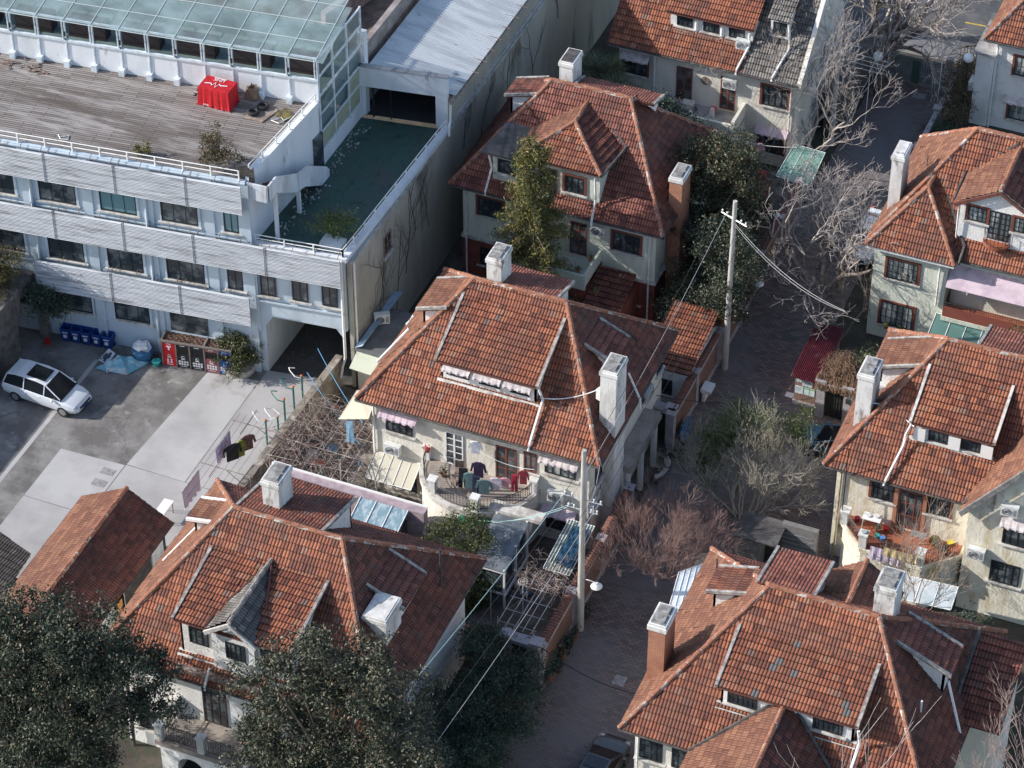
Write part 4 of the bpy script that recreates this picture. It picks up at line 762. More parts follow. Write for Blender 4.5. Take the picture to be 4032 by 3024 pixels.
# ---- glass gallery
FR = mat('gallery_white_frame', (.70,.76,.80), .5, (.52,.58,.62), 3)
GR = bpy.data.materials.new('gallery_roof_glass'); GR.use_nodes = True; p = GR.node_tree.nodes['Principled BSDF']
p.inputs['Base Color'].default_value = (.36,.47,.47,1); p.inputs['Roughness'].default_value = .25; p.inputs['Alpha'].default_value = .62
_nn = GR.node_tree.nodes.new('ShaderNodeTexNoise'); _nn.inputs['Scale'].default_value = .6; _nn.inputs['Detail'].default_value = 6
_rr = GR.node_tree.nodes.new('ShaderNodeMapRange'); _rr.inputs[1].default_value = .35; _rr.inputs[2].default_value = .7; _rr.inputs[3].default_value = .26; _rr.inputs[4].default_value = .62
_gg = GR.node_tree.nodes.new('ShaderNodeNewGeometry'); GR.node_tree.links.new(_gg.outputs['Position'], _nn.inputs['Vector']); GR.node_tree.links.new(_nn.outputs[0], _rr.inputs[0]); GR.node_tree.links.new(_rr.outputs[0], p.inputs['Alpha'])
SG = mat('gallery_side_glass', (.10,.17,.17), .1, alpha=.62, spec=.8); YG = mat('yellowed_panel', (.38,.40,.28), .6, (.30,.32,.26), 2)
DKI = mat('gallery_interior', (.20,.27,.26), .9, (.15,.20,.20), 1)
t0 = 7.9; s1 = 1.5; NS = 26; ds = 1.62; mb = MB(); mb.box(-45, s1, t0, t0+.15, 12.75, 14.4, T=OM).build('gallery_low_wall', OFFW, off)
mb = MB()
for i in range(NS+1):
    s = s1-i*ds; obox(mb, s-.07, s+.0, t0-.06, t0+.06, 13.0, 15.85); obox(mb, s-.22, s-.15, t0-.06, t0+.02, 14.4, 15.85)
    if i: obox(mb, s-.2, s+.12, t0-.32, t0-.0, 12.8, 13.2)
obox(mb, s1-NS*ds, s1, t0-.09, t0+.05, 14.36, 14.5); obox(mb, s1-NS*ds, s1, t0-.05, t0+.05, 15.78, 15.88); mb.build('gallery_frame', FR, off)
mb = MB(); 
for i in range(1, NS, 2): s = s1-i*ds; obox(mb, s-.09, s+.0, t0-.14, t0-.06, 14.75, 15.05); obox(mb, s-.07, s, t0-.12, t0-.06, 14.5, 14.6)
mb.build('wall_lamp', BLKF, off)
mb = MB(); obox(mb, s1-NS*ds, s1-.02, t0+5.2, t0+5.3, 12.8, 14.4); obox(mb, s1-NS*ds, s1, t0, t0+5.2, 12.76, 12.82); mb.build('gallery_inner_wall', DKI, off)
mb = MB()
for i in range(NS//2):
    s = s1-i*ds*2-.5; obox(mb, s-2.2, s, t0+2.6, t0+3.4, 12.82, 13.9)
mb.build('gallery_benches', mat('dark_interior', (.06,.045,.045), .8), off)
rz = lambda t: 15.9+.05*(t-t0)
mb = MB(); fr = MB(); tt = [t0-.35, t0+1.4, t0+3.1, t0+4.8, t0+5.5]
for i in range(NS):
    sa, sb = s1-i*ds+.0, s1-(i+1)*ds
    for a, b in zip(tt, tt[1:]):
        mb.poly([O(sa-.02, a+.01, rz(a)), O(sb+.02, a+.01, rz(a)), O(sb+.02, b-.01, rz(b)), O(sa-.02, b-.01, rz(b))])
    fr.slab([O(sa+.02, tt[0], rz(tt[0])+.03), O(sa-.02, tt[0], rz(tt[0])+.03), O(sa-.02, tt[-1], rz(tt[-1])+.03), O(sa+.02, tt[-1], rz(tt[-1])+.03)], .07, d=(0,0,1))
for a in tt: fr.tube([O(s1, a, rz(a)+.01), O(s1-NS*ds, a, rz(a)+.01)], .025, 4)
for i in range(2):   # overhang on the right end
    pass
mb.poly([O(s1+.02, tt[0], rz(tt[0])), O(s1+.45, tt[0]-.05, rz(tt[0])), O(s1+.45, tt[3], rz(tt[3])), O(s1+.02, tt[3], rz(tt[3]))])
mb.build('glass_roof', GR, off); fr.build('roof_frame', mat('roof_frame_metal', (.42,.48,.48), .5), off)
tk = [3.65+5.4*j/3 for j in range(4)]; zk = [9.75, 10.95, 12.15, 13.4, 14.6, 15.8]; GX = lambda y, z, d=0: (-12.84+d, y, z)
mb = MB(); gl = MB(); yg = MB()
sx = s1+.03
for t in tk: mb.box(-12.89, -12.78, t-.05, t+.05, 9.6, 15.88)
for z in zk: mb.box(-12.88, -12.79, tk[0], tk[-1], z-.05, z+.05)
for j in range(3):
    for i in range(5): (yg if i == 0 or (i == 1 and j == 2) else gl).poly([GX(tk[j], zk[i]), GX(tk[j+1], zk[i]), GX(tk[j+1], zk[i+1]), GX(tk[j], zk[i+1])])
mb.build('side_glazing_frame', FR, off); gl.build('side_glass', SG, off); yg.build('lower_panels', YG, off)
mb = MB(); mb.box(-13.1, -12.78, 3.5, 9.1, 8.7, 9.7).box(-13.2, -12.6, 8.95, 9.4, 8.7, 14.2).box(-13.15, -13.05, 3.65, 8.9, 8.7, 12.9); mb.build('gallery_plinth', OFFW, off)
# ---- white corridor front and ribbed metal roof
ann = thing('metal_roofed_annex', 'white annex with a wide dark opening and pale ribbed metal roof beside the long wall', 'building', (-10, 14, 8.7))
f0, f1 = Vector((-12.9, 8.65, 0)), Vector((-7.8, 9.45, 0)); fd = (f1-f0).normalized(); fn = Vector((-fd.y, fd.x, 0)); FM = Matrix(((fd.x, fn.x, 0, f0.x), (fd.y, fn.y, 0, f0.y), (0, 0, 1, 0), (0, 0, 0, 1))); W5 = (f1-f0).length
mb = MB(); mb.box(0, W5, 0, .3, 10.85, 12.15, T=FM).box(W5-.7, W5, 0, .3, 8.7, 10.85, T=FM).box(0, .12, 0, .3, 8.7, 10.85, T=FM); fo = mb.build('front_wall', OFFW, ann)
mb = MB(); mb.box(-.05, W5+.05, -.04, .34, 12.15, 12.2, T=FM).build('coping', CONC, fo)
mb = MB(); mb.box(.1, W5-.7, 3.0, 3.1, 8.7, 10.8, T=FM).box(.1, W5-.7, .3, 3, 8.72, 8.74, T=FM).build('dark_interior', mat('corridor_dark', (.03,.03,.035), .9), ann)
mb = MB(); mb.box(.75, .85, .1, .2, 8.75, 10.8, T=FM).box(1.8, 1.86, .1, .16, 8.75, 10.8, T=FM).build('door_frame', BLKF, ann)
mb = MB(); MR = mat('ribbed_metal_sheet', (.60,.62,.62), .4, (.45,.47,.48), .7, .45, .6, (.20,.18,.17), 1.2, .66, .72, metal=.2, stretch=(.3,1.6,1))
ny = 110; xs = (-7.45, -12.6)
def mz(x): return 10.85+(-7.45-x)*.19
for i in range(ny):
    y0_ = 9.85+i*.22; prof = ((0, 0), (.06, .045), (.10, .045), (.16, 0), (.22, 0))
    for (a, h0), (b, h1) in zip(prof, prof[1:]):
        sk = -.02
        mb.poly([(xs[0], y0_+a, mz(xs[0])+h0), (xs[0], y0_+b, mz(xs[0])+h1), (xs[1], y0_+b-.85, mz(xs[1])+h1), (xs[1], y0_+a-.85, mz(xs[1])+h0)])
mb.build('metal_roof', MR, ann)
mb = MB(); mb.tube([(-7.5, 9.2, 10.72), (-7.5, 34, 10.72)], .09, 6); 
for i in range(20): mb.tube([(-8.0, 9.9+i*1.2, 10.95), (-7.15, 9.95+i*1.2, 10.85)], .025, 4)
mb.build('gutter', RUST, ann); downpipe(ann, [(-7.55, 9.3, 10.7), (-7.55, 9.2, 9.5), (-7.5, 8.9, 9.3), (-7.5, 8.9, 8.7)], .07)
# long boundary wall
LW = mat('long_wall_render', (.42,.40,.34), .95, (.33,.315,.27), .5, .42, .62, (.14,.13,.11), .35, .58, .70, bump=.5, bs=3, stretch=(1,1,.3))
lw = thing('long_wall', 'tall grey-cream rendered wall of the office passage, stained and traced with dead creeper', 'wall', (-7.8, 20, 0))
mb = MB(); mb.box(-8.0, -7.78, -3.62, 9.45, 0, 8.71); mb.box(-8.0, -7.78, 9.45, 48, 0, 10.7); mb.build('wall', LW, lw)
mb = MB(); mb.box(-7.78, -7.70, 9.45, 48, 8.95, 9.06).box(-7.78, -7.69, -3.5, 48, 8.55, 8.7).build('ledge', mat('ledge_paint', (.50,.52,.52), .8, (.3,.3,.29), 2), lw)
window(lw, (-7.78, .5, 6.1), (0,1,0), .95, 1.3, (1,0,0), RUST, GLS, 2, 2, True)
cr = MB()
def creep(y, z, hgt, seed, r=.022):
    rr = random.Random(seed); st = [((y, z), math.pi/2, hgt, r)]
    while st:
        (py, pz), a, l, rad = st.pop(); pts = [(-7.745, py, pz)]; n = 5
        for i in range(n):
            a += rr.uniform(-.35, .35); a = a*.9+.1*math.pi/2; py += math.cos(a)*l/n; pz = min(8.5, pz+math.sin(a)*l/n); pts.append((-7.745, py, pz))
            if rad > .006 and rr.random() < .6: st.append(((py, pz), a+rr.choice((-1, 1))*rr.uniform(.4, .9), l*.55, rad*.6))
        cr.tube(pts, rad, 4, rad*.5, caps=False)
for i, (y, z, h) in enumerate(((-2.5, 1, 2.5), (-.6, .5, 4.8), (.4, 2.5, 4), (1.8, 1, 5.5), (3.2, 3, 4.5), (4.6, 5, 3.5), (6.4, 4, 4), (11.5, 6, 3), (14, 5, 3.5), (18, 5, 3.5), (22, 4, 4.5), (26, 6, 3))): creep(y, z, h, i)
tag(cr.build('dead_creeper', mat('creeper_stem', (.07,.055,.045), .9)), 'leafless dark creeper branching over the long rendered wall', 'creeper')
mb = MB(); P = [(-7.74, -3.0, 8.8)]
downpipe(lw, [(-7.68, -3.4, 8.6), (-7.68, -3.4, 2.2), (-7.9, -3.8, 1.5)], .06)
# rubble strip and low walls beyond the annex
mb = MB(); mb.box(-13.35, -13.0, 9.8, 34, 8, 12.75); tag(mb.build('parapet_wall', mat('old_render', (.24,.20,.19), .95, (.36,.32,.30), 1.4)), 'old brown parapet wall left of the pale metal roof', 'wall')
struct(MB().poly([(-17.5, 9.6, 11.2), (-13.3, 9.6, 11.2), (-13.3, 34, 11.2), (-17.5, 34, 11.2)]).build('rear_roof_strip', mat('dirty_roof', (.09,.07,.065), .95, (.17,.14,.12), 1)))
tag(MB().prism([(-17.0, 12.5), (-16.6, 12.3), (-14.6, 20.5), (-15.0, 20.6)], 11.2, 12.4).build('parapet_wall', mat('old_render_pale', (.30,.25,.23), .95, (.16,.13,.12), 1.6)), 'thick pale-topped parapet wall running diagonally behind the glass gallery', 'wall')
# ---- rough wall block at the left edge
GRW = mat('roughcast_dark', (.17,.16,.15), .95, (.10,.095,.09), 2.5, bump=.8, bs=6)
gb = thing('ramp_house', 'dark roughcast ramp building with plants on its roof at the left edge of the yard', 'building', (-29, -8, 0))
mb = MB(); mb.box(-34, -26.1, -12.5, -8.3, 0, 4.3).box(-34, -26.0, -8.3, -7.9, 2.9, 4.6).box(-34, -26.1, -8.3, -5.7, 3.6, 4.3).box(-25.9, -25.45, -6.6, -6.1, 0, 3.6); mb.build('wall', GRW, gb)
far = thing('grey_building', 'grey block whose shadow falls over the left of the yard', 'building', (-37, -26, 0)); MB().box(-42, -33.2, -45, -14.6, 0, 6.2).build('wall', CONC, far); MB().box(-42.2, -33.0, -45.2, -14.4, 6.2, 6.5).build('roof', CONC, far)
# ---------------------------------------------------------------- lane walls and gates
LBR = brick_mat('lane_wall_brick', (.25,.115,.08), (.19,.085,.06), (.30,.24,.20), .24, .075, .012, vert=True, dirt=(.17,.09,.06))
PIL = mat('pillar_mauve_render', (.42,.39,.40), .9, (.33,.30,.31), 2)
CAPD = mat('coping_tile_dark', (.24,.10,.07), .85, (.15,.08,.065), 4, .4, .6)
def lane_wall(label, pts_y, x, face=1, h=2.3, tile=True, end_gate=None):
    y0, y1 = pts_y; t = thing('lane_wall', label, 'wall', (x, (y0+y1)/2, 0))
    mb = MB(); mb.box(x-.2, x, y0, y1, .35, h-.35).build('brick_panel', LBR, t); mb = MB(); mb.box(x-.24, x+.04, y0, y1, 0, .35).box(x-.24, x+.04, y0, y1, h-.35, h); mb.build('render_band', PIL, t)
    mb = MB(); n = max(1, int((y1-y0)/3.4))
    for i in range(n+1): y = y0+(y1-y0)*i/n; mb.box(x-.3, x+.1, y-.2, y+.2, 0, h+.12); mb.box(x-.36, x+.16, y-.26, y+.26, h+.12, h+.22)
    mb.build('pillars', PIL, t)
    if tile:
        mb = MB(); k = int((y1-y0)/.2)
        for i in range(k): y = y0+i*.2; mb.tube([(x-.32, y+.1, h+.10), (x-.08, y+.1, h+.17), (x+.1, y+.1, h+.06)], .085, 6)
        mb.build('coping_tiles', CAPD, t)
    return t
lane_wall('brick and mauve render lane wall in front of the middle left house, tile-capped, with a row of pots at its foot', (-20.1, -7.9), 9.95)
lane_wall('brick and mauve render lane wall with tile coping beyond the middle left house', (-1.6, 9.5), 9.95)
lane_wall('tile-capped lane wall beside the dark evergreen shrubs up the lane', (9.5, 20.5), 9.85)
lane_wall('tile-capped cross wall behind the dark oleander bush', (-20.3, -20.1), 4.6, tile=False)
w = thing('garden_wall', 'low tile-capped garden wall running from the gate towards the lower left house', 'wall', (7, -20, 0))
MB().box(4.6, 8.0, -20.2, -19.95, 0, 2.0).build('wall', PIL, w); mb = MB()
for i in range(17): x = 4.7+i*.2; mb.tube([(x, -20.35, 2.05), (x, -20.08, 2.15), (x, -19.85, 2.02)], .085, 6)
mb.build('coping_tiles', CAP, w)
GD = mat('gate_dark', (.03,.028,.03), .6, (.06,.055,.05), 4)
def gate(label, x0, x1, y, h=2.5, plate=None):
    t = thing('gateway', label, 'gate', ((x0+x1)/2, y, 0)); mb = MB()
    for x in (x0, x1):
        for k in range(6): mb.box(x-.24, x+.24, y-.22, y+.22, k*.42, k*.42+.40)
        mb.box(x-.22, x+.22, y-.2, y+.2, 0, h); mb.box(x-.32, x+.32, y-.3, y+.3, h, h+.12)
    mb.build('gate_pillar', PIL, t); mb = MB(); mb.box(x0+.24, x1-.24, y-.02, y+.04, .05, h-.3)
    for i in range(7): x = x0+.3+i*(x1-x0-.6)/6; mb.box(x-.02, x+.02, y-.05, y+.07, .05, h-.28)
    mb.build('gate_leaf', GD, t)
    mb = MB(); mb.box(x0-.2, x1+.2, y-.3, y+.3, h-.25, h-.02); mb.build('lintel', PIL, t); return t
gate('dark double gate between mauve pillars at the near end of the left lane wall', 8.2, 9.75, -20.4, 2.9)
g3 = gate('dark gate between rusticated pillars with a green number plate, under a mass of dead creeper', 16.45, 18.0, 4.0, 2.5)
def text(s, loc, rot, size, m, parent, name='lettering', ex=.004, align='CENTER', shear=0):
    cu = bpy.data.curves.new(name, 'FONT'); cu.body = s; cu.size = size; cu.extrude = ex; cu.align_x = align; cu.align_y = 'CENTER'; cu.resolution_u = 2
    o = bpy.data.objects.new(name, cu); COL.objects.link(o); bpy.context.view_layer.update()
    me = bpy.data.meshes.new_from_object(o.evaluated_get(bpy.context.evaluated_depsgraph_get())); bpy.data.objects.remove(o); bpy.data.curves.remove(cu)
    me.materials.clear(); me.materials.append(m); n = bpy.data.objects.new(name, me); COL.objects.link(n)
    n.parent = parent; n.location = Vector(loc)-OFFS[parent.name]; n.rotation_euler = rot; OFFS[n.name] = OFFS[parent.name]; return n
WHI = mat('white_paint', (.78,.78,.78), .6); GRNS = mat('sign_green', (.02,.28,.12), .5)
MB().box(16.3, 16.62, 3.74, 3.77, 1.95, 2.15).build('number_plate', GRNS, g3); text('3', (16.46, 3.735, 2.05), (R(90), 0, 0), .16, WHI, g3)
MB().box(17.9, 18.15, 3.68, 3.77, 1.5, 1.8).build('letter_box', mat('letterbox_dark', (.05,.05,.05), .5), g3); MB().box(18.3, 18.5, 3.7, 3.77, 1.4, 1.6).build('letter_box', YEL, g3)
mb = MB()
for i in range(900):
    x = random.uniform(16.2, 19.4); y = random.uniform(4.1, 5.9); z = 2.6+random.random()*.6+.25*math.sin(x*3); a = random.random()*6.28; l = random.uniform(.2, .7)
    mb.tube([(x, y, z), (x+math.cos(a)*l*.5, y+math.sin(a)*l*.5, z+random.uniform(-.05, .12)), (x+math.cos(a)*l, y+math.sin(a)*l-.1, z-random.uniform(.0, .5))], .011, 3, caps=False)
for i in range(500):
    x = random.uniform(16.2, 18.6); z = 2.75; mb.tube([(x, 3.9+random.random()*.2, z+random.random()*.2), (x+random.uniform(-.1, .1), 3.6+random.random()*.12, z-random.uniform(.3, .75))], .012, 3, caps=False)
tag(mb.build('dead_creeper', mat('dry_vine', (.16,.09,.06), .95, (.27,.18,.12), 8)), 'thick brown mat of dead creeper heaped over the gateway with the green number plate', 'creeper')
# notice kiosk with corrugated red roof
kio = thing('notice_kiosk', 'long maroon corrugated-roofed shelter with notice sheets on its brick end wall', 'kiosk', (15.3, 6, 0))
mb = MB(); mb.box(14.85, 16.1, 4.3, 8.4, .3, 2.1).build('brick_wall', LBR, kio); MB().box(14.8, 16.15, 4.25, 8.45, 0, .3).build('plinth', PIL, kio)
CR = mat('maroon_sheet', (.105,.012,.024), .5, (.07,.012,.02), 2, c3=(.12,.07,.06), s3=2, lo3=.58, hi3=.66)
mb = MB()
for y0_, y1_, z in ((3.95, 6.6, 2.12), (6.5, 8.6, 2.22)):
    n = int((y1_-y0_)/.09)
    for i in range(16):
        x = 14.65+i*.1
        mb.poly([(x, y0_, z+.0), (x+.05, y0_, z+.05), (x+.05, y1_, z+.25), (x, y1_, z+.2)]); mb.poly([(x+.05, y0_, z+.05), (x+.1, y0_, z), (x+.1, y1_, z+.2), (x+.05, y1_, z+.25)])
mb.build('corrugated_roof', CR, kio)
PAP = mat('notice_paper', (.62,.70,.72), .7, (.50,.60,.62), 4); PAPG = mat('notice_green', (.12,.45,.12), .7)
for x, z, w_, h_, g_ in ((14.95, 1.65, .28, .3, 0), (15.28, 1.45, .28, .42, 0), (15.58, 1.45, .26, .42, 0), (14.9, .85, .45, .5, 0), (15.4, .85, .6, .5, 1)):
    mb = MB().box(x, x+w_, 4.27, 4.298, z, z+h_); o = mb.build('notice', PAP, kio)
    if g_: MB().box(x, x+w_, 4.262, 4.268, z+h_-.07, z+h_).box(x+.29, x+.31, 4.262, 4.268, z, z+h_).build('green_band', PAPG, o)
    else:
        q = MB()
        for k in range(4): q.box(x+.04, x+w_*.8-.03*k, 4.262, 4.268, z+h_-.1-k*.07, z+h_-.085-k*.07)
        q.build('printed_lines', mat('print_grey', (.2,.25,.28), .7), o)
# small tiled outhouse by the lane
oh = thing('lane_outhouse', 'small white outhouse with mossy orange tiles against the lane, right of the middle house', 'outbuilding', (8.4, 3.5, 0))
mb = MB(); tiles(mb, [(7.2, 1.2, 2.75), (9.85, 1.2, 2.75), (9.85, 6.0, 3.6), (7.2, 6.0, 3.6)]); mb.build('roof', T_O, oh); MB().box(7.35, 9.7, 1.45, 5.8, 0, 2.6).build('wall', W_W, oh)
window(oh, (8.0, 1.45, .9), (1,0,0), .8, 1.0, (0,-1,0), BLKF, GLS, 2, 2)
gate('old dark wooden lane gate beside the small tiled outhouse', 8.6, 9.7, -1.2, 2.4)
# ---------------------------------------------------------------- yard/garden boundary wall and sheds
BW = mat('old_boundary_wall', (.30,.26,.21), .95, (.16,.14,.12), 1.2, bump=.6, bs=5, c3=(.42,.38,.33), s3=1.3, lo3=.56, hi3=.66)
bw = thing('boundary_wall', 'old grey rendered wall with peeling coping between the yard and the middle house garden', 'wall', (-8.8, -10, 0))
MB().prism([(-8.75, -3.8), (-8.5, -3.8), (-8.75, -16.3), (-9.05, -16.3)], 0, 2.1).build('wall', BW, bw); MB().prism([(-8.82, -3.8), (-8.42, -3.8), (-8.68, -16.3), (-9.12, -16.3)], 2.1, 2.2).build('coping', BW, bw)
sheet('garden_ground', [(-8.5, -18), (9.6, -18), (9.6, -8), (9.6, 24), (-7.7, 24), (-7.7, -3.8), (-8.5, -3.8)], .001, mat('garden_paving', (.15,.135,.12), .95, (.08,.07,.06), 1.1, bump=.4, bs=5))
oh = thing('flat_roofed_shed', 'grey flat-roofed lean-to between the long wall and the middle house', 'outbuilding', (-6.2, -2, 0))
MB().prism([(-7.65, -3.9), (-4.3, -3.9), (-4.3, .1), (-7.65, .1)], 2.85, 3.0).build('flat_roof', mat('felt_grey', (.12,.12,.125), .85, (.18,.18,.18), 1.1), oh); MB().box(-7.6, -4.4, -3.7, 0, 0, 2.85).build('wall', W_Y, oh)
canopy('curved translucent cream canopy at the front of the flat-roofed lean-to', [(-7.5, -4.9, 2.5), (-4.6, -4.9, 2.3), (-4.6, -3.9, 2.8), (-7.5, -3.9, 2.9)], .03, mat('cream_plastic', (.55,.58,.46), .5), 'canopy')
canopy('long blue-white plastic sheet leaning along the long wall', [(-7.65, -3.8, 3.05), (-7.2, -3.8, 3.3), (-6.9, 1.0, 3.6), (-7.5, 1.0, 3.4)], .02, mat('blue_white_plastic', (.40,.52,.62), .5, (.25,.38,.5), 3), 'plastic sheet', name='plastic_sheet')
canopy('beige canvas awning at the left front corner of the middle house', [(-5.2, -11.0, 4.6), (-3.46, -11.0, 5.2), (-3.46, -9.6, 6.1), (-4.6, -9.9, 5.9)], .03, mat('beige_canvas', (.55,.50,.40), .9), 'awning')
canopy('translucent cream plastic awning below the left window of the middle house', [(-3.3, -12.0, 2.0), (-.7, -12.0, 2.0), (-.7, -10.65, 2.75), (-3.3, -10.65, 2.75)], .02, mat('translucent_cream', (.55,.52,.42), .4), 'awning', ribs=5)
# barn style outbuilding
sh = thing('tiled_outbuilding', 'long low outbuilding with flat brown tiles and white doors beside the yard, lower left', 'outbuilding', (-12.9, -23.5, 0)); zr = 4.55
g = MB(); tiles(g, [(-15.6, -31, 3.0), (-15.6, -19.8, 3.0), (-12.85, -19.8, zr), (-12.85, -31, zr)], .2, .025); ro = g.build('roof', T_P, sh)
g = MB(); tiles(g, [(-10.3, -31, 3.0), (-10.3, -19.8, 3.0), (-12.85, -19.8, zr), (-12.85, -31, zr)], .36, .05); g.build('roof', T_D, sh); g = MB(); caps(g, (-12.85, -31, zr), (-12.85, -19.8, zr)); g.build('ridge_tiles', [CAP, MORT], ro)
mb = MB(); mb.box(-15.2, -10.75, -30.8, -20.1, 0, 2.9); mb.poly([(-15.2, -20.1, 2.9), (-10.75, -20.1, 2.9), (-12.85, -20.1, 4.4)]); mb.build('wall', mat('shed_wall', (.05,.045,.042), .8, (.09,.08,.075), 3), sh)
DR = mat('door_white', (.68,.68,.66), .6, (.5,.5,.48), 2)
for y in (-29.3, -26.9, -25.7, -21.6): MB().box(-10.75, -10.68, y, y+1.15, .1, 2.5).build('door', DR, sh)
o = MB().box(-10.75, -10.68, -25.6+.0, -24.6, .1, 2.5).build('poster_board', DR, sh); MB().box(-10.679, -10.67, -25.4, -24.8, 1.5, 2.2).build('orange_patch', mat('poster_orange', (.6,.28,.08), .7), o); MB().box(-10.679, -10.67, -25.4, -24.8, 1.0, 1.3).build('blue_patch', mat('poster_blue', (.10,.25,.40), .7), o)
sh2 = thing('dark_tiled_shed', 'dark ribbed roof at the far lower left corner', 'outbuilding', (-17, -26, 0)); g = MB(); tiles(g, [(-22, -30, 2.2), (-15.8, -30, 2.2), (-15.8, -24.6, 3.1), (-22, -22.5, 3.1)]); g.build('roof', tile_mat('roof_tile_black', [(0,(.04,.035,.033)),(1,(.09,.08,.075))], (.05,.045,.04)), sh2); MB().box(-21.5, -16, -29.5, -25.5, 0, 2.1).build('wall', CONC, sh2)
# rear roofs of the SW house garden
g = thing('greenhouse', 'lean-to greenhouse with white bars and plastic-lined glass above pink coping', 'greenhouse', (-1, -15.5, 0))
GG = mat('greenhouse_glass', (.20,.30,.35), .2, (.42,.50,.54), 2.2, .48, .62, spec=.8, stretch=(2.5,1,1))
mb = MB(); P = [(-2.3, -16.5, 2.7), (.35, -16.5, 2.7), (.35, -14.6, 3.2), (-2.3, -14.6, 3.2)]; mb.slab(P, .03, d=(0,0,1)); mb.build('glass_roof', GG, g)
mb = MB(); P = [Vector(p) for p in P]
for i in range(4): mb.tube([P[0].lerp(P[1], i/3)+Vector((0,0,.02)), P[3].lerp(P[2], i/3)+Vector((0,0,.02))], .035, 4)
mb.tube([P[0].lerp(P[3], .3)+Vector((0,0,.02)), P[1].lerp(P[2], .3)+Vector((0,0,.02))], .03, 4); mb.build('glazing_bars', WHTF, g); MB().box(-2.2, .3, -16.4, -14.7, 0, 2.6).build('walls', DARK, g)
w = thing('pink_coped_wall', 'garden wall with faded pink coping and white rim behind the lower left house', 'wall', (-3, -14.3, 0)); MB().box(-7.6, 1.2, -14.6, -14.1, 0, 3.25).build('wall', mat('mauve_wall', (.42,.33,.36), .9, (.30,.24,.26), 3), w); MB().box(-7.6, 1.2, -14.12, -14.02, 3.25, 3.33).build('rim', WHTF, w)
sr = thing('sunroom', 'grey translucent-roofed garden room with white frame behind the dark cypress', 'sunroom', (5.5, -14.5, 0))
SRG = mat('sunroom_sheet', (.10,.115,.13), .3, (.19,.21,.23), 1.1, spec=.5)
mb = MB(); mb.slab([(4.5, -16.2, 2.5), (6.35, -16.2, 2.5), (6.35, -13.0, 3.3), (4.5, -13.0, 3.3)], .04, d=(0,0,1)); mb.build('roof', SRG, sr)
mb = MB()
for x in (4.6, 6.25):
    for y in (-16.1, -14.6, -13.1): mb.box(x-.05, x+.05, y-.05, y+.05, 0, 2.55+.25*(y+16.1))
mb.box(4.5, 6.35, -16.2, -16.1, 2.35, 2.5).box(6.25, 6.35, -16.2, -13.0, .8, .9).box(4.5, 6.3, -16.15, -16.08, .8, .9); mb.box(4.5, 4.55, -16.2, -13, 2.4, 2.5); mb.build('frame', WHTF, sr); MB().box(4.65, 6.2, -16.05, -13.1, 0, 2.4).build('glazing', GLS, sr)
MB().box(4.1, 7.0, -13.1, -12.4, 3.3, 3.5).build('parapet', TRIM, sr)
canopy('striped glass canopy patched with a blue tarpaulin over the crowded garden corner', [(7.95, -15.1, 2.45), (9.35, -15.1, 2.45), (9.35, -11.6, 2.75), (7.95, -11.6, 2.75)], .03, mat('striped_glass', (.13,.19,.17), .3, (.24,.30,.27), 3), 'canopy', ribs=9, name='glass_canopy')
mb = MB(); n = 10
for i in range(n):
    for j in range(n):
        f = lambda a, b: (8.75+a*.085+.04*math.sin(b*1.3), -14.8+b*.27, 2.72+.02*b+.03*math.sin(a*1.7+b*2.3))
        mb.poly([f(i-4, j), f(i-3, j), f(i-3, j+1), f(i-4, j+1)])
tag(mb.build('tarpaulin', mat('blue_tarp', (.010,.035,.07), .35, (.03,.09,.15), 3)), 'crumpled dark blue tarpaulin spread on the striped glass canopy', 'tarpaulin')
canopy('torn pale green plastic sheeting under the bare tree by the top centre house', [(8.2, 20.8, 2.2), (10.3, 20.8, 2.0), (10.4, 23.3, 2.8), (8.5, 23.3, 2.9)], .02, mat('green_plastic', (.14,.30,.24), .45, (.24,.38,.32), 3), 'plastic sheet', ribs=3, name='plastic_sheet')
ct = MB(); tiles(ct, [(4.8, 18.6, 2.2), (8.3, 18.6, 2.2), (8.3, 19.7, 2.6), (4.8, 19.7, 2.6)]); t = thing('tiled_lean_to', 'narrow red-tiled lean-to roof behind the dark evergreens', 'outbuilding', (6.5, 19, 0)); ct.build('roof', T_R, t); MB().box(4.9, 8.2, 18.9, 19.7, 0, 2.2).build('wall', BRKD, t)
# structures right of the kiosk / behind twig tree
t = thing('garage', 'grey rendered garage with an open dark doorway and striped blind behind the twiggy shrub', 'outbuilding', (17.6, -8.5, 0))
MB().box(16.0, 17.3, -8.9, -7.4, 0, 2.2).box(18.0, 19.9, -7.6, -7.3, 0, 2.6).build('wall', mat('garage_wall', (.23,.22,.21), .9, (.15,.15,.14), 2), t); MB().box(17.3, 18.0, -7.9, -7.6, 0, 2.2).build('doorway', DARK, t)
mb = MB()
for i in range(5): mb.box(18.1, 19.7, -7.62, -7.56, .8+i*.3, .86+i*.3)
mb.build('window_bars', STEEL, t)
MB().slab([(15.9, -9.0, 2.25), (18.2, -9.0, 2.25), (18.2, -7.2, 2.4), (15.9, -7.2, 2.4)], .08, d=(0,0,1)).build('roof', mat('sooty_roof', (.07,.065,.065), .9, (.14,.13,.12), 2), t)
canopy('curved pale blue sheet canopy under the octagonal balcony', [(24.8, -10.1, 2.2), (27.6, -10.1, 2.4), (27.6, -8.9, 2.9), (24.8, -8.9, 2.7)], .03, mat('blue_grey_sheet', (.40,.47,.50), .4, (.52,.56,.58), 2), 'canopy', ribs=3)
canopy('long blue-white plastic carport roof left of the brick chimney', [(15.2, -18.2, 2.7), (16.3, -17.6, 2.7), (15.3, -12.0, 2.7), (14.4, -13.0, 2.7)], .03, mat('carport_sheet', (.50,.60,.68), .4, (.66,.70,.74), 1.5), 'carport', ribs=4, name='carport')
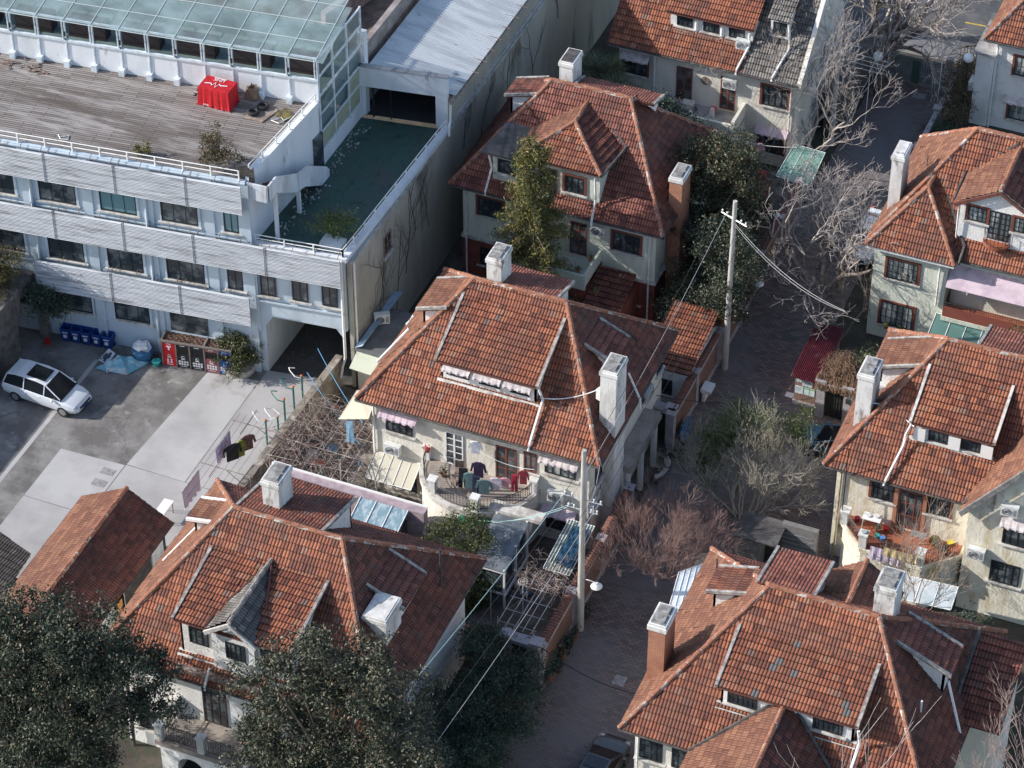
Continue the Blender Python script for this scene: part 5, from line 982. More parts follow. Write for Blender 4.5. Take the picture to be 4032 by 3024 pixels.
# top right corner gate, brick strip
g = thing('double_gate', 'wide grey sheet-metal double gate across the top of the lane', 'gate', (12.4, 36.3, 0)); mb = MB()
for i in range(22): x = 10.6+i*.16; mb.box(x, x+.14, 36.2, 36.24+.02*(i % 2), .05, 1.9)
mb.build('gate_leaf', mat('grey_green_metal', (.20,.24,.235), .6, (.14,.17,.17), 3), g); MB().box(12.1, 12.55, 36.12, 36.18, .05, 1.7).build('wicket_door', mat('wicket_green', (.07,.12,.10), .6), g)
mb = MB(); mb.box(10.2, 10.6, 36.0, 36.4, 0, 2.4).box(14.2, 14.6, 36.0, 36.4, 0, 2.4); mb.build('gate_pillar', PIL, g)
t = thing('arched_iron_gate', 'black arched iron gate beside the road', 'gate', (15.6, 39, 0)); mb = MB(); A_ = [(14.3+1.9*(i/14)*1.5, 38.6, 1.6+.55*math.sin(math.pi*i/14)) for i in range(15)]; mb.tube(A_, .05, 5)
for i in range(1, 14): mb.tube([(A_[i][0], 38.6, 0), A_[i]], .02, 4)
mb.tube([(14.3, 38.6, 1.2), (17.15, 38.6, 1.2)], .03, 4); mb.build('ironwork', IRON, t)
lane_wall('low rendered wall along the right side of the top of the lane', (27.5, 36.0), 15.05, h=1.6, tile=False)
w = thing('entrance_wing', 'narrow white stair wing with small windows left of the corner house', 'building', (17.0, 35.5, 0)); MB().box(16.6, 17.7, 33.4, 37.5, 0, 5.2).build('wall', W_W, w); window(w, (16.6, 34.2, 3.6), (0,1,0), .8, 1.1, (-1,0,0), WHTF, GLS, 1, 1, True)
MB().box(16.4, 17.8, 33.2, 37.7, 5.2, 5.35).build('roof', CONC, w)
t = thing('dark_garages', 'dark openings and shed roofs between the top centre house and the bare tree', 'outbuilding', (9, 32, 0)); mb = MB(); mb.box(8.6, 9.7, 29, 36, 0, 2.9).build('wall', mat('sooty_wall', (.10,.09,.085), .95, (.17,.15,.13), 1.5), t); MB().box(8.5, 9.8, 28.9, 36.1, 2.9, 3.0).build('roof', mat('sooty_roof', (.07,.065,.065), .9, (.14,.13,.12), 2), t)
# ---------------------------------------------------------------- poles, lamps, wires
PC = mat('pole_concrete', (.52,.50,.46), .9, (.38,.36,.33), 2, stretch=(1,1,.3))
INS = mat('insulator', (.75,.74,.70), .3)
def pole(label, x, y, h, r0=.19, lean=0, arms=((.9, 1.6, 0),)):
    t = thing('utility_pole', label, 'pole', (x, y, 0), 'concrete utility poles along the lane')
    MB().tube([(x, y, 0), (x+lean, y, h)], r0, 12, r0*.62).build('pole_shaft', PC, t)
    for d, L, a in arms:
        mb = MB(); c = Vector((x+lean, y, h-d)); u = Vector((math.cos(a), math.sin(a), 0)); mb.tube([c-u*L/2, c+u*L/2], .04, 4); mb.build('cross_arm', STEEL, t)
        for q in (-.46, -.28, .28, .46): mb = MB(); p = c+u*L*q; mb.tube([p, p+Vector((0, 0, .16))], .045, 6); mb.ell(p+Vector((0, 0, .18)), .06, .06, .05, 6, 4); mb.build('insulator', INS, t)
    return t
P1 = (10.37, -16.11, 12.1); P2 = (9.46, 27.94, 8.9); P3 = (10.41, 5.67, 11.6)
p1 = pole('tall concrete pole with white lamp bracket in front of the middle house', *P1, arms=((3.2, 2.0, .0), (3.9, 1.6, .0)))
pole('grey concrete pole with two insulator arms among bare branches, upper right', *P2, arms=((1.5, 2.4, .1), (1.8, 1.6, .1)))
pole('concrete pole half hidden by the dark evergreen beside the lane', *P3, arms=((1.2, 1.8, -.4),))
def lamp(label, base, arm, head):
    t = thing('street_lamp', label, 'lamp', base, 'white bowl lane lamps'); b = Vector(base); MB().tube([b, b.lerp(Vector(arm), .5)+Vector((0, 0, .06)), arm], .03, 5).build('bracket', STEEL, t)
    mb = MB(); c = Vector(arm); mb.tube([c+Vector((0, 0, .02)), c+Vector((0, 0, -.05))], .07, 8); mb.tube([c+Vector((0, 0, 0)), c+Vector((0, 0, -.1)), c+Vector((0, 0, -.22))], .10, 14, .30, caps=False); mb.build('lamp_shade', WHI, t); return t
lamp('white bowl lamp on a bracket from the tall near pole', (10.37, -16.11, 3.55), (11.25, -16.3, 3.75), None)
lamp('white bowl lamp sticking out of the dark evergreens above the lane', (10.3, 9.6, 3.4), (10.9, 9.5, 3.5), None)
for (x, y, z), lb in (((10.6, 33.0, 3.6), 'white globe lamp under the bare tree near the road'), ((16.2, 32.9, 5.0), 'white globe lamp beside the corner house')):
    t = thing('globe_lamp', lb, 'lamp', (x, y, 0)); MB().tube([(x, y, 0), (x, y, z-.35)], .05, 8).build('post', IRON, t); MB().ell((x, y, z), .31, .31, .3, 16, 12).build('globe', mat('globe_white', (.75,.76,.77), .3), t, smooth=True)
WB = mat('cable_black', (.03,.03,.03), .6); WG = mat('cable_grey', (.42,.42,.42), .6); WT = mat('cable_turquoise', (.35,.52,.50), .6); ROPB = mat('rope_blue', (.05,.22,.42), .6)
def wire(label, a, b, sag, r=.012, m=WB, n=20, cat='cable', name='cable', group=None):
    a, b = Vector(a), Vector(b); mb = MB(); mb.tube([a.lerp(b, i/n)-Vector((0, 0, sag*4*(i/n)*(1-i/n))) for i in range(n+1)], r, 4, caps=False)
    return tag(mb.build(name, m), label, cat, group)
top = lambda P, dx=0, d=0: (P[0]+dx, P[1], P[2]-d)
for i, (dx, m, r) in enumerate(((-.9, WT, .018), (-.5, WB, .012), (.5, WB, .012), (.9, WG, .014))):
    wire('overhead line in the bundle from the tall near pole down past the oleander bush', top(P1, dx, 3.0), (7.5+dx*.8+i*.5, -40, 10.2-.2*i), .5, r, m, group='lines from the near pole towards the viewer')
    wire('overhead line from the tall near pole to the pole in the dark evergreens', top(P1, dx, 3.0), top(P3, dx, 1.05), .5, .012, WG if i == 1 else WB, group='lines between the two lane poles')
    wire('overhead line from the evergreen pole to the upper pole', top(P3, dx, 1.05), top(P2, dx, 1.3), .6, .011, WB, group='lines up the lane')
wire('pale twin cable crossing the lane to the upper right house', top(P3, 0, 1.4), (18.3, .0, 10.9), .7, .012, WG); wire('second pale cable crossing the lane just under the first', top(P3, 0, 1.55), (18.3, .1, 10.75), .8, .011, WG)
wire('grey service cable from the middle house eave to the near pole', (9.3, -10.9, 6.6), top(P1, .4, 3.2), .4, .014, WG)
wire('turquoise cable from the middle balcony to the near pole', (4.5, -13.6, 3.0), top(P1, -.5, 3.6), .25, .016, WT); wire('second turquoise cable from the middle house wall to the near pole', (3.8, -13.5, 2.8), top(P1, -.8, 4.0), .35, .016, WT)
wire('black service cable running over the white chimney of the middle house', (9.5, 2.5, 8.5), top(P1, .3, 3.0), .3, .014)
wire('black cable lying low across the lane brick paving', (9.2, -20.2, 2.9), (16.8, -21.5, 2.9), .9, .035, WB)
wire('black cable above the lane in front of the kiosk', (8.8, -1.2, 3.0), (16.6, 1.8, 3.0), .5, .02)
wire('white hose draped from the middle dormer to its chimney', (5.5, -9.6, 8.5), (8.5, -8.4, 9.3), .35, .03, WHTF, 14, 'hose', 'hose')
for i in range(6):
    wire('thin dark drying line strung over the edge of the yard', (-11.05+i*.38, -10.9, 2.95), (-11.05+i*.38, -17.6-.1*i, 2.9), .12, .008, WB, 12, 'washing line', 'washing_line', 'drying lines over the yard edge')
wire('bright blue rope from the yard edge to the middle house eave', (-9.5, -4.6, 3.0), (-4.5, -9.6, 3.4), .25, .022, ROPB, 14, 'rope', 'rope'); wire('lower bright blue rope beside the garden wall', (-9.4, -6.2, 2.6), (-4.0, -10.8, 2.9), .2, .022, ROPB, 14, 'rope', 'rope')
wire('blue rope rising beside the left hip of the middle house', (-4.4, -8.6, 3.4), (-4.6, -2.0, 4.4), .1, .022, ROPB, 14, 'rope', 'rope')
# ---------------------------------------------------------------- laundry frames in the yard
def hframe(label, x0, x1, y, z):
    t = thing('laundry_rack', label, 'drying rack', ((x0+x1)/2, y, 0)); mb = MB(); mb.tube([(x0, y, z), (x1, y, z)], .035, 4).tube([(x1-.15, y, z), (x1-.15, y, 0)], .035, 4).tube([(x0+.9, y-.9, z+.05), (x0+.9, y+1.1, z+.1)], .025, 4).tube([(x0+1.4, y, z), (x1-.2, y, z-1)], .025, 4); mb.build('frame', RUST, t)
hframe('rusty drying frame nearer the passage', -11.2, -8.0, -11.5, 2.9); hframe('rusty drying frame nearer the lower left house', -11.2, -8.2, -15.1, 2.9)
def cloth(label, x, y0, y1, z, h, m, cat='laundry', name='sheet', axis='y', wav=.05, group=None, taper=0):
    mb = MB(); n = 16; k = 8; P = {}
    for i in range(n+1):
        for j in range(k+1):
            t = i/n; s = y0+(y1-y0)*(t+taper*(.5-t)*j/k); d = wav*(.3+j/k)*math.sin(i*1.7+j*.25)+.02*math.sin(i*3.1)
            P[i, j] = (x+d, s, z-h*j/k) if axis == 'y' else (s, x+d, z-h*j/k)
    for i in range(n):
        for j in range(k): mb.poly([P[i, j], P[i+1, j], P[i+1, j+1], P[i, j+1]])
    return tag(mb.build(name, m, smooth=False), label, cat, group)
cloth('lilac flowered bed sheet hanging over the yard', -11.0, -13.9, -12.2, 2.85, 1.15, mat('lilac_floral', (.62,.50,.66), .9, (.30,.20,.42), 5, .55, .62))
cloth('plain pale pink sheet hanging nearest the lower left house', -11.25, -17.2, -15.3, 2.6, 1.35, mat('pale_pink_cloth', (.66,.50,.56), .9))
def garment(label, x, y, z, w_, h, m, kind='shirt', ang=0, group=None):
    """hung shirt or trousers, with sleeves or legs"""
    u = Vector((math.cos(ang), math.sin(ang), 0)); nn = Vector((-u.y, u.x, 0)); mb = MB(); c = Vector((x, y, z))
    def pt(a, b, d): return c+u*a*w_+Vector((0, 0, -b*h))+nn*d
    if kind == 'shirt': out = [(-.18, 0), (.18, 0), (.5, .12), (.62, .62), (.48, .66), (.36, .28), (.36, 1), (-.36, 1), (-.36, .28), (-.48, .66), (-.62, .62), (-.5, .12)]; th = .05
    else: out = [(-.3, 0), (.3, 0), (.36, 1), (.08, 1), (0, .35), (-.08, 1), (-.36, 1)]; th = .06
    f = [pt(a, b, th*(1-abs(a))) for a, b in out]; k = [pt(a, b, -th*(1-abs(a))) for a, b in out]; n = len(out)
    i0 = len(mb.v); mb.v += [tuple(p) for p in f+k]
    mb.f += [tuple(range(i0, i0+n)), tuple(i0+n+q for q in reversed(range(n)))]; mb.uv += [None]*2; mb.m += [0]*2
    for q in range(n): mb.f.append((i0+q, i0+n+q, i0+n+(q+1) % n, i0+(q+1) % n)); mb.uv.append(None); mb.m.append(0)
    return tag(mb.build('hanging_garment', m), label, 'laundry', group)
cm_ = lambda n, c: mat('cloth_'+n, c, .9, tuple(v*.7 for v in c), 5)
garment('black jacket hanging over the yard', -10.45, -13.1, 2.75, .95, 1.1, cm_('black', (.02,.02,.025)), ang=.9); garment('brown and olive jacket hanging behind the black one', -10.0, -12.2, 2.8, .8, 1.0, cm_('brown', (.16,.08,.07)), ang=.9)
garment('olive shirt between the two dark jackets', -10.2, -12.6, 2.7, .5, 1.1, cm_('olive', (.22,.24,.03)), ang=.9)
LN = [('black trousers at the left of the balcony washing line', 2.35, -12.15, 4.75, .75, 1.3, (.02,.02,.03), 'p'), ('dusty teal jumper beside the black trousers', 2.75, -12.3, 4.7, .6, 1.05, (.12,.22,.23), 's'), ('navy trousers in the middle of the balcony washing line', 3.15, -12.35, 4.65, .6, 1.25, (.025,.03,.07), 'p'),
 ('purple-black jacket high on the balcony line', 3.0, -11.7, 5.0, .7, 1.0, (.05,.03,.08), 's'), ('grey-green coat hanging over the balcony rail', 3.6, -12.4, 4.6, .75, .95, (.10,.17,.18), 's'), ('white blouse with magenta hem on the balcony line', 4.15, -12.2, 4.75, .6, .75, (.62,.55,.62), 's'),
 ('pink top next to the red trousers', 4.6, -12.0, 4.75, .5, .6, (.62,.30,.35), 's'), ('crimson trousers at the right of the balcony line', 5.0, -11.75, 4.9, .5, 1.1, (.42,.03,.06), 'p'), ('dark red shirt at the far right of the balcony line', 5.35, -11.4, 5.0, .5, .9, (.30,.04,.06), 's'), ('white sheet bunched by the balcony door post', 2.55, -11.0, 5.7, .6, .8, (.66,.70,.76), 's')]
for i, (lb, x, y, z, w_, h_, c, k) in enumerate(LN): garment(lb, x, y, z, w_, h_, cm_('n%d' % i, c), 'shirt' if k == 's' else 'pants', .2)
wire('red and white washing line across the curved balcony', (2.3, -11.0, 5.3), (5.9, -11.3, 5.2), .35, .012, WHTF, 14, 'washing line', 'washing_line')
# garments near top centre house
garment('pink garment hanging in the top centre yard', 6.6, 22.6, 2.9, .5, .9, cm_('pk', (.60,.36,.42))); garment('lilac towel hanging in the top centre yard', 4.6, 22.2, 2.3, .4, 1.3, cm_('ll', (.50,.42,.62)), 'pants'); garment('dark blue shirt hanging in the top centre yard', 5.6, 22.2, 2.2, .5, 1.1, cm_('db', (.05,.09,.14)))
wire('washing line across the top centre yard', (4.4, 22.4, 3.0), (9.2, 22.7, 3.3), .3, .014, WHTF, 10, 'washing line', 'washing_line')
garment('white towel under the pink awning', 21.9, 12.0, 4.6, .5, .5, cm_('wt', (.65,.68,.70))); garment('white shirt under the pink awning', 22.8, 12.0, 4.6, .6, .6, cm_('wt2', (.66,.66,.68)))
cloth('lilac blanket over the octagonal balcony front', -8.62, 22.9, 24.4, 3.75, .9, cm_('lilacb', (.60,.52,.68)), axis='x', wav=.03); cloth('yellow sheet over the octagonal balcony front', -8.66, 23.6, 25.3, 3.95, .55, cm_('yelb', (.62,.50,.26)), axis='x', wav=.03)
garment('light blue garment hanging at the left eave corner of the middle house', -4.6, -10.9, 4.6, .6, 1.5, cm_('lb', (.28,.46,.62)), 'pants')
# ---------------------------------------------------------------- air conditioners
ACB = mat('ac_casing', (.70,.71,.70), .5, (.56,.57,.55), 2.5); ACG = mat('ac_grille', (.10,.10,.11), .5)
ac0 = thing('air_conditioner', 'white air conditioner under the left front window of the middle house', 'air conditioner', (0, 0, 0), 'air conditioning units'); mb = MB(); mb.box(-.42, .42, 0, .32, 0, .62).box(-.44, .44, -.01, .33, .58, .63); mb.build('casing', ACB, ac0)
mb = MB(); mb.tube([(-.12, -.012, .3), (-.12, -.002, .3)], .24, 18); o = mb.build('fan_grille', ACG, ac0); mb = MB()
for r in (.24, .17, .1):
    mb.tube([(-.12+r*math.cos(q*math.pi/9), -.018, .3+r*math.sin(q*math.pi/9)) for q in range(19)], .009, 4, caps=False)
mb.build('guard_ring', ACB, o); mb = MB()
for i in range(6): mb.box(.2, .36, -.015, 0, .12+i*.07, .15+i*.07)
mb.build('side_slots', ACG, ac0); MB().box(-.35, -.31, .05, .4, -.06, 0).box(.31, .35, .05, .4, -.06, 0).build('bracket', RUST, ac0)
ACL = [(-2.2, -11.0, 3.1, 0, None), (5.9, -12.9, 2.35, 0, 'white air conditioner on the rim of the curved balcony'), (6.9, -11.0, 3.0, 0, 'white air conditioner right of the curved balcony'), (8.9, -10.0, 3.4, 90, 'air conditioner on the lane side of the middle house, nearest corner'), (8.9, -10.2, 2.5, 90, 'air conditioner below another on the lane-side corner of the middle house'),
 (9.0, -2.6, 4.0, 90, 'air conditioner at the far end of the middle house lane side'), (8.3, -8.3, 8.6, 250, 'white air conditioner fixed to the left of the tall white chimney'), (-7.1, -1.4, 3.02, 30, 'air conditioner standing on the grey flat-roofed lean-to'), (4.35, 25.0, 7.45, 0, 'air conditioner under the right end of the top centre dormer'), (3.9, 24.25, 5.0, 0, 'air conditioner high on the top centre balcony wall'),
 (21.3, -2.3, 8.0, 0, 'lower of two blue-shaded air conditioners beside the roughcast chimney'), (21.6, -.9, 8.35, 0, 'upper of two air conditioners beside the roughcast chimney'), (28.0, -7.75, 3.9, 0, 'air conditioner on the gabled wing beside the octagonal balcony'), (29.3, -7.75, 7.3, 0, 'air conditioner high under the grey gable board at the right edge'), (16.25, 34.0, 2.2, 270, 'air conditioner on the narrow stair wing by the corner house'), (1.9, 7.8, 5.2, 0, 'small grey unit on the wall of the rear left house')]
for i, (x, y, z, a, lb) in enumerate(ACL):
    if i: copy_tree(ac0, (x, y, z), R(a), lb)
ac0.location = ACL[0][:3]
# ---------------------------------------------------------------- roof deck things
t = thing('covered_table', 'box draped in a bright red cover with white lightning logo on the roof deck', 'covered box', (-18, 1.7, 12.8)); RC = mat('red_cover', (.52,.012,.02), .6, (.40,.01,.015), 3)
x0, x1, y0, y1, z1, z0 = -18.9, -17.1, 1.2, 2.35, 14.0, 12.82; mb = MB(); rnd = [(x0, y0), (x1, y0), (x1, y1), (x0, y1)]
ring = []
for (a, b) in zip(rnd, rnd[1:]+rnd[:1]):
    for i in range(14): ring.append((a[0]+(b[0]-a[0])*i/14, a[1]+(b[1]-a[1])*i/14))
cx, cy = (x0+x1)/2, (y0+y1)/2; rows = []
for j, (z, f) in enumerate(((z1, 0), (z1-.03, .02), (z1-.3, .03), (z1-.7, .05), (z0+.12, .07), (z0+.02, .16))):
    rows.append([(x+(x-cx)*f*(.6+.6*math.sin(k*1.9+j*.3))+.0, y+(y-cy)*f*(.6+.6*math.sin(k*2.3+j*.2)), z) for k, (x, y) in enumerate(ring)])
mb.poly([(p[0], p[1], z1+.01*math.sin(i)) for i, p in enumerate(rows[0])])
for a, b in zip(rows, rows[1:]):
    for k in range(len(ring)): q = (k+1) % len(ring); mb.poly([a[k], a[q], b[q], b[k]])
mb.build('cover', RC, t)
lg = MB(); zz = [(-18.7, 1.62), (-18.35, 1.72), (-18.25, 1.55), (-18.12, 1.85), (-18.0, 1.42), (-17.88, 1.8), (-17.78, 1.68), (-17.4, 1.78)]
for (a, b), (c, d) in zip(zz, zz[1:]): lg.slab([(a, b-.035, z1+.035), (c, d-.035, z1+.035), (c, d+.035, z1+.035), (a, b+.035, z1+.035)], .01, d=(0,0,1))
lg.build('lightning_mark', WHI, t); text('LINK', (-18.05, 2.12, z1+.03), (0, 0, R(180)), .3, WHI, t); MB().box(-18.4, -17.7, 2.25, 2.3, z1+.02, z1+.035).build('small_marks', WHI, t); text('LINK', (-18.4, 1.06, 13.02), (R(90), 0, 0), .16, WHI, t)
TY = mat('tyre_rubber', (.025,.025,.028), .8)
def torus(mb, c, R0, r, n=26, k=10, tilt=None, sq=1.0):
    P = []
    for i in range(n):
        a = 2*math.pi*i/n
        for j in range(k):
            b = 2*math.pi*j/k; q = Vector(((R0+r*math.cos(b))*math.cos(a), (R0+r*math.cos(b))*math.sin(a), r*sq*math.sin(b)))
            if tilt: q = tilt @ q
            P.append(tuple(Vector(c)+q))
    i0 = len(mb.v); mb.v += P
    for i in range(n):
        for j in range(k): mb.f.append((i0+i*k+j, i0+((i+1) % n)*k+j, i0+((i+1) % n)*k+(j+1) % k, i0+i*k+(j+1) % k)); mb.uv.append(None); mb.m.append(0)
for (x, y), lb in (((-15.75, 1.45), 'black car tyre lying nearer on the scrap board'), ((-15.5, 2.15), 'black car tyre lying farther back on the scrap board')):
    mb = MB(); torus(mb, (x, y, 13.0), .25, .085, sq=1.3); tag(mb.build('tyre', TY, smooth=True), lb, 'tyre', 'tyres on the roof deck')
tag(MB().prism([(-16.15, 1.0), (-15.0, .95), (-14.65, 2.3), (-15.5, 2.7)], 12.815, 12.87).build('scrap_board', mat('scrap_board', (.22,.16,.13), .9, (.34,.28,.24), 3)), 'dirty plywood board under the two tyres', 'board')
tag(MB().prism([(-14.8, 1.9), (-13.9, 1.5), (-13.6, 2.3), (-14.4, 2.7)], 12.815, 12.85).build('scrap_board', mat('dark_rubber_mat', (.06,.055,.05), .8, (.2,.16,.04), 4)), 'dark mat with yellow patch right of the tyres', 'mat')
mb = MB(); cx, cy = -16.5, 2.9
for i in range(14):
    a = i*.45; mb.slab([(cx+.5*math.cos(a), cy+.4*math.sin(a), 12.82), (cx+.5*math.cos(a+.5), cy+.4*math.sin(a+.5), 12.82), (cx+.25*math.cos(a+.4), cy+.25*math.sin(a+.4), 13.55+.1*math.sin(i*2)), (cx+.3*math.cos(a), cy+.25*math.sin(a), 13.45)], .02)
tag(mb.build('cardboard_heap', mat('brown_cardboard', (.20,.13,.09), .9, (.30,.20,.12), 4)), 'heap of brown weathered cardboard beside the red cover', 'cardboard')
mb = MB()
for i in range(26): x, y = -19.6+random.random()*.45, 1.8+random.random()*.5; mb.box(x, x+random.uniform(.05, .16), y, y+random.uniform(.04, .14), 12.82, 12.9+random.random()*.35)
tag(mb.build('scrap_heap', mat('scrap_black_white', (.03,.03,.03), .7, (.6,.6,.6), 9, .5, .55)), 'small black and white scrap pile left of the red cover', 'scrap')
for i, (x, y, lb) in enumerate(((-30.2, .4, 'scatter of old timber offcuts at the left of the deck'), (-28.8, .7, 'thin plank offcuts by the gallery wall'))):
    mb = MB()
    for k in range(9): a = random.random()*3; l = random.uniform(.5, 1.4); X, Y = x+random.gauss(0, .5), y+random.gauss(0, .25); mb.slab([(X, Y, 12.85), (X+l*math.cos(a), Y+l*math.sin(a)*.4, 12.85+random.random()*.15), (X+l*math.cos(a), Y+l*math.sin(a)*.4+.1, 12.85), (X, Y+.1, 12.85)], .03)
    tag(mb.build('timber_offcuts', RUST), lb, 'timber')
mb = MB(); mb.tube([(-24.6, -4.2, 12.83), (-24.3, -4.5, 12.83), (-23.9, -4.4, 12.83), (-24.0, -4.05, 12.83), (-24.4, -4.35, 12.83)], .03, 4, caps=False); tag(mb.build('bent_pipe', PIPE), 'bent white wire shape lying on the deck, left', 'pipe')
mb = MB(); mb.tube([(-14.6, 1.3, 12.87), (-14.2, 1.75, 12.87), (-14.0, 1.55, 12.87), (-13.8, 1.9, 12.87), (-14.1, 1.2, 12.87), (-14.6, 1.3, 12.87)], .03, 4, caps=False); tag(mb.build('bent_pipe', PIPE), 'bent white frame lying on the dark mat', 'pipe')
tag(MB().tube([(-15.4, -3.6, 12.9), (-14.9, -2.8, 13.0), (-14.3, -2.5, 12.9), (-13.8, -2.4, 12.95)], .02, 4).build('cable', WB), 'black cable trailing over the deck behind the shrub', 'cable')
# ---------------------------------------------------------------- yard things: bins, station, heap, bag, exercise posts
BB = mat('bin_blue', (.015,.06,.26), .45, (.012,.045,.18), 4)
bn = thing('wheelie_bin', 'first of five blue bins, leftmost against the wall', 'bin', (0, 0, 0), 'blue bins along the office wall'); mb = MB(); w0, w1 = .22, .29
mb.v += [(-w0, -w0, .05), (w0, -w0, .05), (w0, w0, .05), (-w0, w0, .05), (-w1, -w1, .95), (w1, -w1, .95), (w1, w1, .95), (-w1, w1, .95), (-w1+.04, -w1+.04, .95), (w1-.04, -w1+.04, .95), (w1-.04, w1-.04, .95), (-w1+.04, w1-.04, .95), (-w0+.05, -w0+.05, .2), (w0-.05, -w0+.05, .2), (w0-.05, w0-.05, .2), (-w0+.05, w0-.05, .2)]
F4 = [(0,3,2,1), (0,1,5,4), (1,2,6,5), (2,3,7,6), (3,0,4,7), (4,5,9,8), (5,6,10,9), (6,7,11,10), (7,4,8,11), (8,9,13,12), (9,10,14,13), (10,11,15,14), (11,8,12,15), (12,13,14,15)]; mb.f += F4; mb.uv += [None]*14; mb.m += [0]*14
mb.build('bin_body', BB, bn); MB().slab([(-.29, .3, .95), (.29, .3, .95), (.29, .38, .45), (-.29, .38, .45)], .03).build('lid', BB, bn); mb = MB()
for x in (-.22, .22): mb.tube([(x-.03, .24, .1), (x+.03, .24, .1)], .1, 10)
mb.build('wheel', TY, bn); mb = MB(); mb.box(-.1, .1, -.3, -.27, .35, .55); mb.box(-.16, .16, -.3, -.28, .68, .74); mb.build('label_patch', WHI, bn)
bl = ['second blue bin from the left against the office wall', 'middle one of the five blue bins', 'fourth blue bin from the left against the office wall', 'rightmost of the five blue bins, lid hanging']
for i, (x, y) in enumerate(((-23.85, -6.0), (-23.25, -5.93), (-22.6, -5.85), (-21.98, -5.78))): copy_tree(bn, (x, y, 0), R(7+random.uniform(-6, 6)), bl[i])
bn.location = (-24.45, -6.08, 0); bn.rotation_euler = (0, 0, R(7))
def sT(s, t): return (-18.46+s*.988-t*.156, -6.02+s*.156+t*.988)
st = thing('recycling_station', 'five-bay recycling station, red, black, mauve and blue panels under a soil-filled roof tray', 'recycling station', (-16.4, -5.4, 0)); SM = Matrix(((.988, -.156, 0, -18.46), (.156, .988, 0, -6.02), (0, 0, 1, 0), (0, 0, 0, 1)))
mb = MB(); mb.box(0, 4.05, .02, 1.25, 0, 1.62, T=SM).build('carcass', mat('station_brown', (.10,.075,.06), .6), st); cols = [('red', (.50,.015,.02)), ('black', (.02,.022,.025)), ('black', (.02,.022,.025)), ('mauve', (.30,.09,.11)), ('blue', (.01,.09,.36))]
xs_ = [0.03, .84, 1.63, 2.48, 3.28, 4.03]; SILK = mat('silkscreen_white', (.7,.7,.7), .6); FR2 = mat('station_frame', (.20,.17,.15), .6)
for i, (nm, c) in enumerate(cols):
    a, b = xs_[i]+.04, xs_[i+1]-.04; pm = mat('panel_'+nm, c, .45); o = MB().box(a, b, -.02, .02, .08, 1.0, T=SM).build('lower_panel', pm, st, ); MB().box(a, b, -.02, .02, 1.0 if i == 0 else 1.5, 1.74, T=SM).build('upper_panel', pm, st)
    if i: MB().box(a+.08, b-.08, -.012, .0, 1.06, 1.46, T=SM).build('drop_opening', mat('void_black', (.01,.01,.01), .9), st)
    q = MB(); m_ = (a+b)/2
    for r_ in range(2):
        nc = 2 if i == 0 else 4
        for k in range(nc): x = m_+(k-(nc-1)/2)*(.2 if i == 0 else .15); q.box(x-.055, x+.055, -.028, -.02, .28+r_*.17, .40+r_*.17, T=SM)
    q.box(m_-.2, m_+.2, -.028, -.02, .17, .19, T=SM); q.box(m_-.12, m_+.12, -.028, -.02, .66, .70, T=SM)
    for k in range(3):   # recycling triangle
        t_ = 2*math.pi*k/3+math.pi/2; p = [(m_+.1*math.cos(t_+d), .82+.1*math.sin(t_+d)) for d in (.25, 1.85)]
        q.tube([SM @ Vector((p[0][0], -.03, p[0][1])), SM @ Vector((p[1][0], -.03, p[1][1]))], .016, 4)
    if i == 0: q.box(m_-.14, m_+.14, -.028, -.02, 1.42, 1.5, T=SM).box(m_-.05, m_+.05, -.028, -.02, 1.2, 1.42, T=SM)
    q.box(m_-.14, m_+.14, -.028, -.02, 1.62, 1.66, T=SM); q.build('printed_marks', SILK, st)
mb = MB()
for x in xs_: mb.box(x-.035, x+.035, -.04, .05, .03, 1.76, T=SM)
mb.box(-.02, 4.07, -.06, .05, 1.74, 1.84, T=SM).box(-.02, .06, .05, 1.3, 1.74, 1.84, T=SM).box(3.99, 4.07, .05, 1.3, 1.74, 1.84, T=SM).box(2.4, 2.52, .05, 1.3, 1.7, 1.84, T=SM).box(-.02, 4.07, 1.22, 1.3, 1.74, 1.84, T=SM); mb.box(0, 4.05, -.03, 0, .0, .06, T=SM); mb.build('frame', FR2, st)
mb = MB(); n = 40
for i in range(n):
    for j in range(12):
        f = lambda a, b: tuple(SM @ Vector((.06+a*3.93/n, .05+b*1.17/12, 1.74+.05*math.sin(a*1.7)*math.cos(b*1.9)+.03*math.sin(a*5.1+b*3))))
        mb.poly([f(i, j), f(i+1, j), f(i+1, j+1), f(i, j+1)])
mb.build('soil_tray', mat('dry_leaf_litter', (.16,.09,.065), .95, (.07,.045,.035), 5, .4, .6, bump=.8, bs=16), st)
mb = MB(); P = {}; n = 16; rr = random.Random(3)
for i in range(n+1):
    for j in range(n+1):
        u_, v_ = i/n*2-1, j/n*2-1; q = 1-max(abs(u_), abs(v_))**2
        P[i, j] = (-20.5+u_*.95+.35*v_, -6.95+v_*.75+.1*u_, .03+.62*max(0, q)*(.8+.2*math.sin(i*.9+j))+.05*rr.random())
for i in range(n):
    for j in range(n): mb.poly([P[i, j], P[i+1, j], P[i+1, j+1], P[i, j+1]])
TP = mat('tarp_turquoise', (.16,.42,.52), .45, (.40,.60,.66), 1.6, .45, .55, (.62,.40,.38), 1.6, .62, .66); tp = mb.build('tarp_heap', TP); tag(tp, 'turquoise printed tarpaulin thrown over a heap in the yard', 'tarpaulin')
